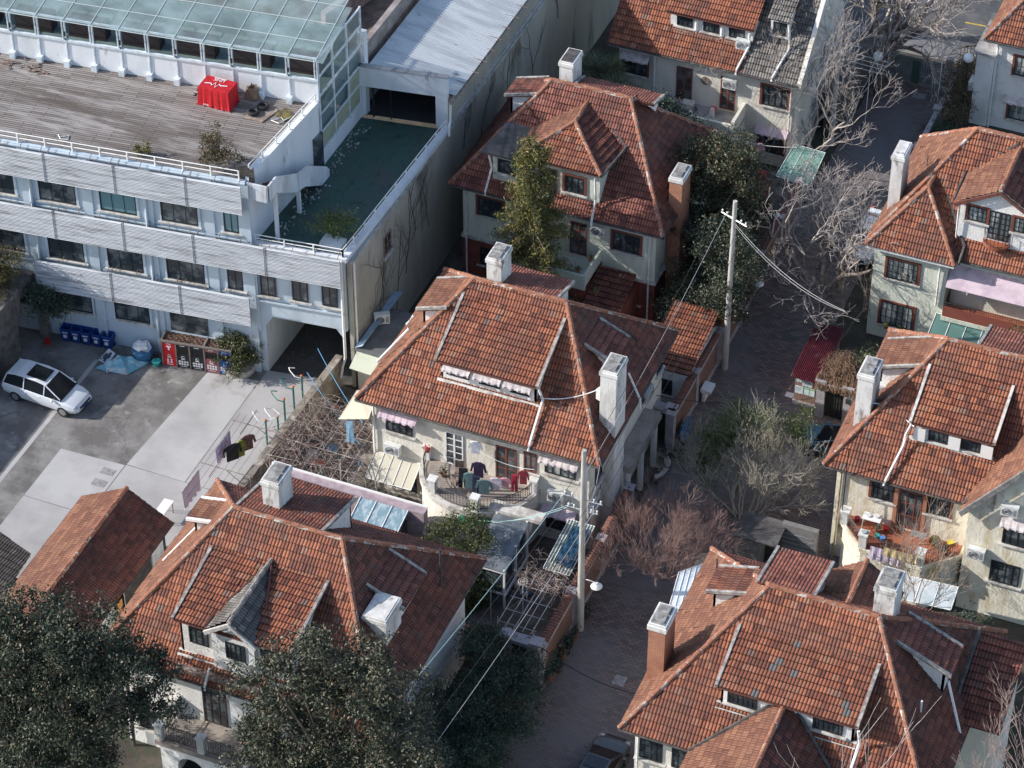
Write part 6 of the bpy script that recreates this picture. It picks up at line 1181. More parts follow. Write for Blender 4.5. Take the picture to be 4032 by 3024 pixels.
mb = MB(); mb.box(-21.7, -21.2, -7.3, -6.7, .02, .3); mb.slab([(-21.9, -7.2, .2), (-21.3, -7.5, .15), (-21.1, -6.6, .45), (-21.6, -6.4, .5)], .04).slab([(-21.0, -7.9, .1), (-20.6, -7.6, .2), (-20.9, -7.2, .4), (-21.3, -7.4, .3)], .03); tag(mb.build('scrap_heap', mat('scrap_white_blue', (.60,.62,.64), .6, (.05,.07,.12), 3, .5, .55)), 'white and dark scraps sticking out left of the turquoise tarpaulin', 'scrap')
mb = MB(); mb.tube([(-19.75, -5.95, 0), (-19.72, -5.95, .35), (-19.75, -5.95, .75)], .48, 14, .62); tb = thing('sack', 'big blue sack filled with white foam boards beside the office wall', 'sack', (-19.7, -5.95, 0)); mb.build('sack_body', mat('sack_blue', (.03,.12,.24), .6, (.05,.18,.32), 4), tb, smooth=True)
mb = MB()
for i in range(7): a = i*.9; mb.box(-.3, .3, -.22, .22, 0, .07, T=Matrix.Translation((-19.75+.2*math.cos(a), -5.95+.2*math.sin(a), .72+.05*i)) @ Matrix.Rotation(a, 4, 'Z') @ Matrix.Rotation(.35*math.sin(i*2), 4, 'X'))
mb.build('foam_boards', mat('foam_white', (.76,.78,.80), .7), tb)
t = thing('bucket', 'teal bucket between the sack and the recycling station', 'bucket', (-18.8, -6.15, 0)); mb = MB(); mb.tube([(-18.8, -6.15, 0), (-18.8, -6.15, .3)], .17, 14, .24); mb.build('bucket_body', mat('teal_plastic', (.04,.40,.36), .4), t); mb = MB(); torus(mb, (-18.8, -6.15, .3), .235, .02, 18, 6); mb.build('rim', mat('teal_plastic_light', (.10,.55,.50), .4), t)
MB_ = MB().box(-19.2, -18.9, -6.0, -5.7, 0, .35); tag(MB_.build('waste_box', mat('waste_dark', (.04,.04,.045), .7)), 'dark waste box behind the teal bucket', 'box')
for i, (x, y) in enumerate(((-25.35, -6.9), (-25.2, -6.85))):
    mb = MB(); mb.tube([(x, y, 0), (x, y, .42)], .075, 10).tube([(x, y, .42), (x, y, .5)], .03, 8); tag(mb.build('fire_extinguisher', mat('extinguisher_red', (.5,.02,.02), .4)), 'red fire extinguisher at the foot of the dark pillar', 'fire extinguisher', 'pair of fire extinguishers')
ORC = mat('cap_orange', (.50,.16,.05), .6); GRN = mat('gym_green', (.03,.16,.14), .5)
for i, (x, y, h, lb) in enumerate(((-10.0, -10.1, 2.15, 'tallest green exercise post with white looped handles, nearest'), (-9.95, -8.85, 1.4, 'small green exercise post next to the tallest one'), (-9.98, -7.95, 1.9, 'middle green exercise post with a bent rail'), (-9.97, -6.85, 1.9, 'green exercise post with dark curved handle'), (-9.94, -5.85, 1.9, 'farthest green exercise post with white paddles'))):
    t = thing('exercise_post', lb, 'exercise equipment', (x, y, 0), 'orange-capped exercise posts along the yard edge'); MB().tube([(x, y, 0), (x, y, h)], .055, 10).build('post', GRN, t); MB().ell((x, y, h), .085, .085, .07, 10, 6).build('cap', ORC, t)
    mb = MB(); sg = 1 if i % 2 else -1
    mb.tube([(x, y, h-.2), (x-.35, y-.1, h-.1), (x-.75, y+.1, h+.05), (x-.95, y+.4, h-.05), (x-.7, y+.6, h-.15)], .03, 6)
    if i == 0: mb.tube([(x, y, h-.15), (x+.4, y+.3, h+.05), (x+.45, y+.8, h-.1), (x, y+.9, h+.1)], .03, 6)
    mb.build('handle', PIPE if i in (0, 1, 4) else GRN, t)
# manholes and drain covers
MH = mat('cover_grey', (.34,.33,.33), .8, (.22,.21,.21), 5)
for x, y, w_, h_, z, lb in ((-17.1, -14.9, .75, .5, .02, 'square cover in the pale slab, farther of the pair'), (-17.1, -15.85, .75, .5, .02, 'square cover in the pale slab, nearer of the pair'), (-14.8, -5.85, .8, .6, .02, 'pale inspection cover in front of the recycling station'), (13.45, -18.65, .6, .65, .01, 'light square manhole in the lane near the brick chimney'), (12.9, 9.5, .75, .55, .01, 'dark rectangular manhole up the lane'), (13.6, 4.85, .8, .7, .01, 'dark rectangular manhole by the notice kiosk'), (14.45, 4.9, .45, .4, .01, 'small white drain grate at the kiosk corner'), (13.0, 35.0, .8, .6, .01, 'pale manhole near the metal gate')):
    t = MB().box(x-w_/2, x+w_/2, y-h_/2, y+h_/2, z-.012, z).box(x-w_*.4, x+w_*.4, y-.02, y+.02, z, z+.006).box(x-.02, x+.02, y-h_*.4, y+h_*.4, z, z+.006); dk = 'dark' in lb
    tag(t.build('manhole_cover', mat('cover_dark', (.085,.085,.08), .8, (.12,.11,.10), 5) if dk else (WHI if 'white' in lb else MH)), lb, 'manhole cover')
t = thing('table', 'small white table at the end of the outbuilding', 'table', (-12.6, -16.9, 0)); MB().box(-12.9, -12.35, -17.5, -16.3, .76, .8).build('tabletop', WHI, t)
for x in (-12.85, -12.4):
    for y in (-17.4, -16.4): MB().tube([(x, y, 0), (x, y, .76)], .02, 5).build('leg', IRON, t)
# ---------------------------------------------------------------- vegetation
def np_mesh(name, V, F, m, parent=None, label=None, cat=None, group=None, kind=None, base=None):
    V = np.asarray(V, dtype=np.float64); F = np.asarray(F, dtype=np.int32); me = bpy.data.meshes.new(name); o = bpy.data.objects.new(name, me)
    if parent is not None: off = OFFS[parent.name]; o.parent = parent
    else: off = Vector(base); o.location = off
    OFFS[o.name] = off; V = V-np.array(off); k = F.shape[1]
    me.vertices.add(len(V)); me.vertices.foreach_set('co', V.ravel()); me.loops.add(F.size); me.loops.foreach_set('vertex_index', F.ravel())
    me.polygons.add(len(F)); me.polygons.foreach_set('loop_start', np.arange(0, F.size, k, dtype=np.int32)); me.polygons.foreach_set('loop_total', np.full(len(F), k, dtype=np.int32))
    me.materials.append(m); me.update(calc_edges=True); COL.objects.link(o)
    if label: tag(o, label, cat, group, kind)
    return o
def leaves(C, l, w_, up=.25, jit=.35):
    """one bent leaf of two quads at each centre"""
    n = len(C); d = rng.normal(size=(n, 3)); d[:, 2] += up; d /= np.linalg.norm(d, axis=1)[:, None]; q = rng.normal(size=(n, 3)); s = np.cross(d, q); s /= np.linalg.norm(s, axis=1)[:, None]
    L = (l*(1-jit+2*jit*rng.random(n)))[:, None]; Wd = (w_*(1-jit+2*jit*rng.random(n)))[:, None]; nn = np.cross(d, s)
    V = np.stack([C-d*L*.5, C+s*Wd*.5-nn*Wd*.12, C+d*L*.5-nn*L*.15, C-s*Wd*.5-nn*Wd*.12], 1).reshape(-1, 3)
    return V, np.arange(n*4).reshape(-1, 4)
def blob_points(blobs, nc, k, spread, shell=.55):
    vol = np.array([b[3]*b[4]*b[5] for b in blobs])**.75; cnt = np.maximum(1, (vol/vol.sum()*nc)).astype(int); out = []
    for b, c in zip(blobs, cnt):
        d = rng.normal(size=(c, 3)); d /= np.linalg.norm(d, axis=1)[:, None]; r = shell+(1-shell)*rng.random(c)**.6; r *= 1+.34*np.sin(d[:, 0]*5+b[0]*3)*np.cos(d[:, 1]*4+b[1])+.12*np.sin(d[:, 2]*7+b[2])
        P = np.array(b[:3])+d*r[:, None]*np.array(b[3:6])
        if c > 40:   # gather the sprays into bosses so the crown breaks into lit tops and dark gaps
            K_ = max(8, c//7); ctr = P[rng.choice(c, K_, replace=False)]; j = rng.integers(0, K_, c); e = rng.normal(size=(c, 3)); e /= np.linalg.norm(e, axis=1)[:, None]; e[:, 2] = np.abs(e[:, 2])*.9-.1
            P = ctr[j]+e*(.34+.05*b[3]*rng.random(c)[:, None]*4)*np.array([1, 1, .8])
        out.append(P)
    P = np.concatenate(out); sz = spread*(.6+.8*rng.random(len(P)))
    Q = np.repeat(P, k, 0)+rng.normal(size=(len(P)*k, 3))*np.repeat(sz, k)[:, None]*np.array([1, 1, .7]); return P, Q
def limbs(parent, base, P, m, r=.16, n=26, name='trunk', sub=True):
    mb = MB(); b = Vector(base); top = Vector(P.mean(0)); top.z = P[:, 2].min()*.4+top.z*.6
    mb.tube([b, b.lerp(top, .35)+Vector((.12, -.08, 0)), b.lerp(top, .7)+Vector((-.1, .1, 0)), top], r, 8, r*.45)
    for i in rng.choice(len(P), min(n, len(P)), replace=False):
        t = random.uniform(.3, .95); s = b.lerp(top, t); e = Vector(P[i]); mid = s.lerp(e, .55)+Vector((random.gauss(0, .15), random.gauss(0, .15), .15)); mb.tube([s, mid, e], r*.32, 5, .02, caps=False)
    return mb.build(name, m, parent)
def leafy(name, label, cat, base, blobs, nc, k, spread, l, w_, m, bark=BARK, r=.15, up=.25, shell=.55, group=None, nl=26):
    t = thing(name, label, cat, base, group); P, Q = blob_points(blobs, nc, k, spread, shell); Q = Q[Q[:, 2] > base[2]+.03]
    V, F = leaves(Q, l, w_, up); np_mesh('crown', V, F, m, t); limbs(t, base, P, bark, r, nl); return t
LDK = leaf_mat('leaf_dark_glossy', [(0, (0.019,0.030,0.021)), (.5, (0.039,0.057,0.036)), (.8, (0.079,0.090,0.053)), (.93, (0.158,0.150,0.099)), (1, (0.205,0.135,0.091))], .5)
LCO = leaf_mat('leaf_conifer', [(0, (.045,.06,.02)), (.45, (.11,.12,.035)), (.8, (.22,.20,.06)), (1, (.36,.25,.09))], .7)
LCY = leaf_mat('leaf_cypress', [(0, (0.030,0.048,0.022)), (.5, (0.072,0.096,0.036)), (.85, (0.156,0.168,0.060)), (1, (0.228,0.204,0.084))], .8)
LOL = leaf_mat('leaf_oleander', [(0, (0.022,0.042,0.033)), (.6, (0.045,0.075,0.053)), (.9, (0.083,0.112,0.075)), (1, (0.135,0.150,0.105))], .6)
LBR_ = leaf_mat('leaf_bronze', [(0, (.05,.055,.03)), (.5, (.10,.095,.05)), (.85, (.16,.12,.065)), (1, (.20,.09,.05))], .7)
LGR = leaf_mat('leaf_fresh', [(0, (.04,.07,.02)), (.5, (.09,.13,.04)), (.9, (.17,.19,.07)), (1, (.22,.20,.09))], .6)
LYE = leaf_mat('leaf_yellowish', [(0, (.05,.05,.02)), (.5, (.12,.105,.04)), (.9, (.22,.17,.06)), (1, (.28,.19,.08))], .7)
LPA = leaf_mat('leaf_palm', [(0, (.03,.05,.025)), (.6, (.08,.10,.05)), (1, (.20,.20,.11))], .6)
leafy('evergreen_tree', 'dense dark evergreen tree filling the lower left corner', 'tree', (-6.6, -36.2, 0), [(-8.3, -36.0, 11.2, 2.3, 2.0, 1.9), (-5.0, -36.0, 11.2, 2.3, 2.0, 2.2), (-3.3, -35.6, 9.6, 1.9, 1.6, 1.6), (-10.0, -36.4, 9.2, 2.0, 1.9, 2.2), (-7.0, -36.8, 8.2, 3.1, 2.1, 2.5), (-9.5, -37.3, 5.6, 2.3, 1.9, 2.3), (-6.0, -37.0, 5.0, 1.8, 1.7, 1.8), (-5.6, -36.8, 12.2, 1.3, 1.2, 1.0), (-2.9, -35.3, 8.0, .9, .9, .9)], 2300, 34, .19, .17, .075, LDK, r=.3, nl=60)
leafy('evergreen_tree', 'broad olive-green evergreen tree hiding the right half of the lower left house', 'tree', (6.2, -36.3, 0), [(5.6, -35.3, 13.9, 1.8, 1.6, 1.5), (8.3, -35.0, 13.9, 1.9, 1.6, 1.7), (4.0, -35.6, 12.2, 1.7, 1.5, 1.6), (7.3, -35.6, 11.4, 2.5, 1.9, 2.0), (9.7, -35.6, 11.5, 1.6, 1.6, 2.0), (4.3, -36.2, 9.2, 2.1, 1.8, 2.0), (7.6, -36.2, 8.4, 2.6, 1.9, 2.0), (5.3, -36.5, 6.6, 2.4, 1.9, 1.8), (8.6, -36.6, 6.2, 1.8, 1.8, 1.7), (2.9, -36.0, 8.0, 1.1, 1.2, 1.2)], 2400, 32, .19, .18, .075, leaf_mat('leaf_olive', [(0, (0.026,0.036,0.023)), (.45, (0.055,0.065,0.042)), (.8, (0.109,0.116,0.070)), (.95, (0.203,0.174,0.125)), (1, (0.217,0.131,0.100))], .5), r=.3, nl=70)
leafy('oleander_bush', 'dark narrow-leaved oleander bush beside the lane gateway', 'bush', (8.3, -24.2, 0), [(8.4, -22.6, 3.1, 1.9, 1.6, 1.5), (9.3, -24.3, 2.4, 1.9, 1.8, 1.7), (8.0, -25.5, 2.4, 2.0, 1.7, 1.8), (9.6, -26.6, 1.8, 1.7, 1.6, 1.5), (7.4, -21.4, 3.0, .9, .8, 1.2), (8.6, -28.2, 2.1, 1.8, 1.6, 1.6), (9.6, -22.4, 2.3, 1.2, 1.1, 1.3)], 1500, 30, .2, .2, .045, LOL, r=.12, up=.8, nl=20)
leafy('evergreen_shrub', 'leafy green shrub growing in the left side of the fan-shaped leafless tree', 'shrub', (14.3, -3.6, 0), [(13.6, -3.6, 3.4, 1.6, 1.3, 1.5), (15.2, -3.0, 4.6, 1.8, 1.2, 1.3), (16.6, -2.6, 4.2, 1.1, 1, 1.1), (13.1, -4.2, 1.9, 1.2, 1.1, 1.1)], 420, 26, .24, .19, .045, LGR, r=.08, up=.9)
t = thing('conifer', 'tall yellow-green conifer with drooping sprays in front of the rear left house', 'tree', (-1.0, 5.3, 0)); mb = MB(); mb.tube([(-1.0, 5.3, 0), (-1.0, 5.3, 12.4)], .2, 8, .03); C_ = []; rr = random.Random(5)
for i in range(210):
    z = 1.2+11.0*(i/210)**.9; rad = (2.75*(1-(z-1)/12.2)**.7+.4)*rr.uniform(.6, 1.08); a = rr.random()*6.283; e = Vector((-1+math.cos(a)*rad, 5.3+math.sin(a)*rad, z-.35*rad+rr.uniform(-.2, .5))); s = Vector((-1, 5.3, z-.1)); mb.tube([s, s.lerp(e, .5)+Vector((0, 0, .15)), e], .035, 4, .01, caps=False)
    for j in range(12):
        f = .3+.75*j/12; c = s.lerp(e, min(f, 1.03))
        for q in range(13): C_.append((c.x+rr.gauss(0, .17), c.y+rr.gauss(0, .17), c.z+rr.gauss(0, .11)))
mb.build('trunk', BARK, t); V, F = leaves(np.array(C_), .22, .05, -.2); np_mesh('crown', V, F, LCO, t)
leafy('evergreen_shrub', 'tall dark evergreen shrub with brownish top between the rear left house and the lane', 'tree', (7.6, 13.4, 0), [(6.0, 13.0, 7.5, 1.7, 1.5, 1.7), (7.8, 13.2, 8.0, 1.5, 1.4, 1.6), (8.9, 12.7, 6.0, 1.2, 1.2, 1.7), (6.7, 12.7, 5.2, 2.1, 1.7, 2.0), (8.0, 12.7, 3.6, 1.9, 1.6, 1.8), (5.9, 12.2, 3.3, 1.5, 1.4, 1.6), (7.2, 12, 1.8, 1.6, 1.4, 1.4)], 1700, 28, .2, .15, .07, leaf_mat('leaf_dark_brownish', [(0, (0.025,0.037,0.022)), (.5, (0.056,0.069,0.035)), (.85, (0.125,0.106,0.056)), (1, (0.200,0.125,0.075))], .5), r=.15, group=None)
leafy('evergreen_shrub', 'nearly black evergreen mass hanging over the lane wall by the half-hidden pole', 'tree', (8.0, 8.6, 0), [(7.6, 9.6, 4.4, 1.9, 1.5, 2.0), (9.6, 8.8, 4.6, 1.6, 1.5, 1.9), (10.1, 8.0, 3.2, 1.1, 1.1, 1.3), (7.6, 8.2, 2.6, 1.9, 1.5, 1.8), (8.7, 7.5, 2.3, 1.4, 1.3, 1.6), (7.2, 7.0, 1.7, 1.3, 1.1, 1.3), (8.9, 11.2, 4.3, 1.2, 1.2, 1.5), (10.0, 6.1, 5.0, .75, .6, 1.3), (9.4, 6.6, 3.6, .9, .6, 1.2), (10.4, 6.6, 5.2, 1.2, 1.3, 1.6), (10.3, 6.9, 7.0, 1.1, 1.2, 1.2), (8.8, 8.4, 6.4, 1.5, 1.4, 1.4)], 1600, 28, .2, .15, .07, LDK, r=.15)
leafy('cypress', 'bushy dark cypress with yellowish tips in front of the sunroom', 'tree', (3.9, -15.2, 0), [(4.1, -15.0, 4.1, .55, .55, 1.1), (4.6, -15.2, 2.9, .8, .75, 1.1), (3.1, -15.1, 3.5, .5, .5, .8), (2.9, -15.3, 2.5, .9, .8, 1.0), (4.9, -15.6, 1.6, .9, .8, 1.3), (3.7, -15.7, 1.5, 1.3, .9, 1.3), (5.0, -16.6, .9, .9, .8, .9), (4.1, -17.6, .9, 1.2, 1.1, 1.1)], 620, 34, .16, .13, .055, LCY, r=.08, up=1.2)
leafy('bronze_shrub', 'bronze-leaved shrub growing behind the roof deck rail', 'shrub', (-15.35, -3.7, 12.8), [(-15.6, -3.6, 14.2, .55, .4, .75), (-14.9, -3.6, 13.7, .5, .4, .6), (-15.6, -3.6, 13.3, .7, .4, .5)], 190, 20, .13, .12, .055, LBR_, r=.03, nl=30); leafy('small_shrub', 'small green shrub at the deck rail left of the bronze one', 'shrub', (-19.6, -4.1, 12.8), [(-19.3, -4.0, 13.3, .22, .2, .42), (-19.8, -4.1, 13.05, .25, .2, .3)], 50, 14, .08, .11, .05, LCO, r=.02, nl=8)
mb = MB(); mb.box(-9.85, -8.65, -3.05, -2.2, 8.75, 9.1); t = leafy('potted_bush', 'feathery green bush in a white planter at the terrace corner', 'bush', (-9.3, -2.6, 8.76), [(-9.5, -2.4, 9.9, .75, .6, .55), (-8.8, -2.2, 9.9, .55, .55, .6), (-9.9, -1.9, 9.6, .5, .5, .4)], 150, 16, .18, .13, .05, LGR, bark=LGR, r=.04, nl=40); mb.build('planter', OFFW, t)
leafy('round_bush', 'round evergreen bush overhanging the end of the recycling station', 'bush', (-14.2, -4.6, 0), [(-14.5, -4.9, 1.25, .8, .75, 1.05), (-13.9, -4.5, 1.4, .65, .65, .8), (-15.2, -4.8, 1.7, .45, .45, .45), (-14.3, -4.7, 2.1, .5, .5, .4)], 330, 26, .15, .14, .065, leaf_mat('leaf_bush', [(0, (.03,.045,.02)), (.5, (.07,.085,.035)), (.85, (.13,.13,.055)), (1, (.19,.16,.08))], .5), r=.05)
tag(MB().prism([(-15.0+.95*math.cos(a*.35)+.55, -5.1+.85*math.sin(a*.35)+.4) for a in range(18)], 0, .38).build('planter', TRIM), 'rounded concrete planter under the round bush', 'planter')
for lb, base, bl_ in (('bamboo-like bush with golden tips on the roof at the left edge', (-28.5, -8, 4.3), [(-27.6, -8.0, 5.6, 1.5, 1.2, 1.1), (-29.2, -8.4, 6.2, 1.4, 1.2, 1.4), (-26.9, -8.3, 4.9, .8, .8, .7)]), ('golden green bush trailing from the upper left louvres', (-29.2, -5.9, 8.2), [(-29.2, -6.1, 9.0, .6, .4, .5), (-28.7, -6.1, 8.6, .4, .3, .4)]), ('dark fern-like bush beside the pillar left of the bins', (-25.0, -6.6, 2.4), [(-25.1, -7.0, 3.2, 1.0, .8, .8), (-24.3, -7.0, 3.0, .6, .5, .5)])):
    leafy('roof_bush', lb, 'bush', base, bl_, 420 if 'bamboo' in lb else 160, 24, .24, .22, .045, LYE if 'dark' not in lb else LOL, r=.05, nl=14)
leafy('garden_hedge', 'rounded green garden shrubs between the rear left and top centre houses', 'bush', (3.2, 20.6, 0), [(1.5, 20.5, 4.6, 1.3, 1, 1.3), (3.2, 20.3, 3.6, 1.6, 1.1, 1.5), (5.0, 19.6, 3.4, 1.2, 1.1, 1.6), (-.2, 21.3, 4.2, 1.2, 1, 1.2), (4.3, 20.9, 1.8, 1.3, 1, 1.3)], 420, 26, .26, .17, .075, LOL, r=.1)
leafy('garden_shrub', 'dark clipped shrubs below the twiggy shrub by the brick gateway', 'bush', (18.4, -12.6, 0), [(16.6, -12.4, 1.7, 1.2, 1.0, 1.1), (18.6, -12.8, 2.1, 1.5, 1.0, 1.3), (20.3, -12.6, 1.6, 1.0, .9, 1.0), (17.4, -13.8, 1.2, 1.3, 1.0, 1.0)], 420, 26, .22, .17, .07, LOL, r=.1)
leafy('garden_shrub', 'dark bush behind the rear gable of the lower right house', 'bush', (29.3, -13.5, 0), [(29.3, -13.4, 3.3, 1.5, 1.1, 1.4), (30.2, -14.0, 2.1, 1.2, 1.0, 1.3), (28.4, -13.8, 1.6, 1.0, .8, 1.2)], 340, 26, .24, .16, .065, LOL, r=.1)
leafy('evergreen_shrub', 'green shrub pushing up at the right edge below the pink awning', 'tree', (26.8, 6.4, 0), [(26.9, 7.0, 5.0, 1.1, 1.0, 1.8), (26.0, 7.6, 3.2, 1.0, .9, 1.3)], 300, 26, .24, .17, .065, LGR, r=.1)
leafy('creeper_bank', 'dry golden creeper covering the wall between the lane top and the corner house', 'creeper', (15.8, 34, 0), [(15.6, 35.2, 2.2, .9, 1.6, .9), (15.8, 33.3, 1.6, .9, 1.4, 1.0), (15.9, 31.5, .9, .8, 1.2, .9)], 360, 22, .24, .13, .06, LBR_, r=.08); leafy('garden_shrub', 'dark bush at the lane side behind the upper right house', 'bush', (15.6, 29.6, 0), [(15.7, 29.8, .9, 1.0, .9, .9), (16.3, 28.6, .9, .9, 1.0, .8)], 200, 22, .22, .13, .05, LOL, r=.06)
leafy('garden_shrub', 'broad-leaved plant behind the dead creeper over the gateway', 'plant', (18.4, 7.2, 0), [(18.5, 7.2, 1.6, .9, .9, .8), (17.9, 6.6, 1.9, .5, .5, .6)], 60, 9, .2, .42, .07, LPA, r=.04, up=.6, nl=8)
leafy('garden_shrub', 'variegated low plants left of the cypress', 'plant', (2.4, -16.6, 0), [(2.4, -16.4, .8, .7, .6, .5)], 50, 12, .16, .22, .05, LGR, r=.03, up=.8, nl=6)
def palm(lb, base, h, n=26, L=1.5):
    t = thing('fan_palm', lb, 'palm', base); MB().tube([base, (base[0], base[1], base[2]+h)], .13, 8).build('trunk', BARK, t); mb = MB(); c = Vector((base[0], base[1], base[2]+h))
    for i in range(n):
        a = i*2.4; e = random.uniform(-.2, 1.1); d = Vector((math.cos(a)*math.cos(e), math.sin(a)*math.cos(e), math.sin(e))); p = c+d*L*.5; mb.tube([c, p], .014, 3, caps=False); s = d.cross(Vector((0, 0, 1))).normalized(); u = s.cross(d)
        for k in range(-6, 7):
            q = (d*math.cos(k*.2)+s*math.sin(k*.2)).normalized(); tip = p+q*L*.6-Vector((0, 0, .12+.02*abs(k))); w2 = q.cross(u).normalized()*.028; mid = p.lerp(tip, .5); mb.poly([p, mid+w2, tip, mid-w2])
    mb.build('fronds', LPA, t)
palm('fan palm behind the chimney of the rear left house', (-3.2, 21.6, 0), 5.6, 30, 1.9); palm('second fan palm beside it with shorter fronds', (-1.9, 21.2, 0), 4.9, 22, 1.6); palm('small fan palm under the lower left evergreen', (-3.6, -36.5, 0), 1.2, 16, 1.2)
# bare trees
def bare(label, base, stems, levels=5, L0=2.2, r0=.11, m=BARKL, spread=.55, shr=.74, up=.12, seed=1, kids=(2, 4), name='bare_tree', cat='tree', minr=.008, wig=.12, trunkm=None, droop=0):
    """stems: list of (direction, length, radius, start) limbs that fork again and again"""
    rr = random.Random(seed); S0 = []; S1 = []; t = thing(name, label, cat, base)
    def seg(lst, pts, r, r2):
        for i in range(len(pts)-1): k = len(pts)-1; lst.append((pts[i], pts[i+1], r+(r2-r)*i/k, r+(r2-r)*(i+1)/k))
    def grow(p, d, L, r, lv):
        pts = [p]; q = p; n = 4
        for i in range(n):
            d = (d+Vector((rr.gauss(0, wig), rr.gauss(0, wig), rr.gauss(0, wig)+up*.25-droop*(levels-lv)*.1))).normalized(); q = q+d*L/n; pts.append(q)
        seg(S0 if lv >= levels-1 else S1, pts, r, max(minr, r*.57))
        if lv <= 0: return
        for i in range(rr.randint(*kids)):
            k = rr.choice((2, 3, 4, 4)) if i else 4; a = Vector((rr.gauss(0, 1), rr.gauss(0, 1), rr.gauss(0, 1))); a = (a-d*a.dot(d)).normalized(); s = spread*rr.uniform(.6, 1.3)
            grow(pts[k], (d*math.cos(s)+a*math.sin(s)+Vector((0, 0, up))).normalized(), L*shr*rr.uniform(.75, 1.2), max(minr, r*.57), lv-1)
    for (d, L, r, p) in stems: grow(Vector(p), Vector(d).normalized(), L, r, levels)
    def mk(lst, n, nm, mm):
        if not lst: return
        A_ = np.array([[*a] for a, b, c, e in lst]); B_ = np.array([[*b] for a, b, c, e in lst]); ra = np.array([c for a, b, c, e in lst]); rb = np.array([e for a, b, c, e in lst])
        d = B_-A_; d /= np.linalg.norm(d, axis=1)[:, None]+1e-9; ref = np.where(np.abs(d[:, 2:3]) < .9, np.array([[0, 0, 1.]]), np.array([[1., 0, 0]])); x = np.cross(d, ref); x /= np.linalg.norm(x, axis=1)[:, None]; y = np.cross(d, x); V = []
        for q in range(n): c, s = math.cos(2*math.pi*q/n), math.sin(2*math.pi*q/n); V.append(A_+(x*c+y*s)*ra[:, None])
        for q in range(n): c, s = math.cos(2*math.pi*q/n), math.sin(2*math.pi*q/n); V.append(B_+(x*c+y*s)*rb[:, None])
        V = np.stack(V, 1).reshape(-1, 3); k = np.arange(len(lst))[:, None]*2*n; F = np.concatenate([k+np.array([[q, (q+1) % n, n+(q+1) % n, n+q]]) for q in range(n)], 0); np_mesh(nm, V, F, mm, t)
    mk(S0, 7, 'trunk', trunkm or m); mk(S1, 3, 'twigs', m); return t
bare('large bare plane tree with a leaning forked trunk and pale tangled twigs over the lane', (14.5, 11.0, 0), [((-.28, .25, 1), 2.6, .30, (14.5, 11.0, 0)), ((-.75, .2, .75), 2.3, .2, (13.9, 11.7, 2.3)), ((-.95, .45, .35), 2.4, .16, (13.7, 12.0, 2.6)), ((.55, .5, .9), 2.2, .2, (14.2, 11.6, 2.2)), ((-.3, .7, .9), 2.4, .18, (13.9, 11.8, 2.5)), ((-.5, -.3, .8), 1.9, .13, (13.8, 11.6, 2.4)), ((-.9, .9, .5), 2.4, .15, (13.8, 12.0, 2.6)), ((.2, 1, .7), 2.2, .14, (13.9, 12.0, 2.6))], 6, 2.2, .2, BARKL, .6, .75, .08, 3, (2, 3), trunkm=BARK, wig=.2, minr=.009)
bare('multi-stemmed bare tree with long curling pale branches beside the insulator pole', (8.5, 25.4, 0), [((-.18, .0, 1), 3.9, .10, (8.4, 25.4, 0)), ((.05, .1, 1), 4.2, .11, (8.6, 25.4, 0)), ((.42, .0, .95), 4.2, .10, (8.7, 25.3, 0)), ((-.42, .0, .95), 3.4, .08, (8.8, 25.2, 0)), ((.75, -.2, .75), 2.2, .08, (8.8, 25.2, 0)), ((-.1, .3, 1), 3.2, .10, (9.0, 25.4, 0)), ((.35, .2, 1), 3.0, .10, (9.1, 25.4, 0)), ((-.9, .2, .8), 2.4, .08, (8.7, 25.3, 0))], 6, 2, .1, BARKL, .5, .72, .16, 11, (2, 3), wig=.19, minr=.008)
bare('old bare street tree with a thick crooked trunk at the top of the lane', (10.3, 35.0, 0), [((.1, .05, 1), 2.6, .42, (10.3, 35.0, 0)), ((.65, .1, .9), 2.4, .26, (10.5, 35.1, 2.4)), ((-.65, .1, .85), 2.4, .2, (10.5, 35.1, 2.4)), ((.2, .5, 1), 2.4, .2, (10.6, 35.2, 2.6)), ((.9, -.3, .3), 2.0, .15, (11.0, 35.1, 3.2))], 5, 2.2, .2, BARKL, .55, .78, .08, 21, (2, 4), trunkm=BARK, wig=.17, minr=.010)
bare('bare street tree beyond the double gate at the top edge', (8.2, 40.0, 0), [((.0, .0, 1), 3, .2, (8.2, 40, 0)), ((.4, 0, .9), 2.4, .14, (8.2, 40, 2.8)), ((-.5, .1, .8), 2.4, .14, (8.2, 40, 2.8))], 4, 2, .1, BARKL, .55, .75, .1, 31, (2, 3), trunkm=BARK, wig=.15, minr=.011)
bare('bare tree on the far side of the road at the top right', (16.6, 43.6, 0), [((.1, 0, 1), 3, .2, (16.6, 43.6, 0)), ((-.6, .1, .7), 2.4, .12, (16.6, 43.6, 2.6)), ((.5, .1, .7), 2.4, .12, (16.6, 43.6, 2.8))], 4, 2, .1, BARK, .55, .75, .1, 41, (2, 3), wig=.2, minr=.011)
bare('fan-shaped leafless shrub tree with pale ochre stems beside the blue car', (15.2, -5.3, 0), [((math.cos(a)*q, math.sin(a)*q*.6+.25, 1), 1.75, .055, (15.3+.5*math.cos(a), -5.3+.2*math.sin(a), 0)) for a, q in ((0, .75), (.6, .5), (1.2, .6), (1.9, .35), (2.5, .8), (3.1, 1.0), (3.7, .55), (4.4, .3), (5.2, .5), (5.8, .95))], 5, 1.7, .055, mat('bark_silver_ochre', (.50,.45,.37), .9, (.36,.32,.25), 4), .44, .76, .12, 51, (3, 4), wig=.11, minr=.007)
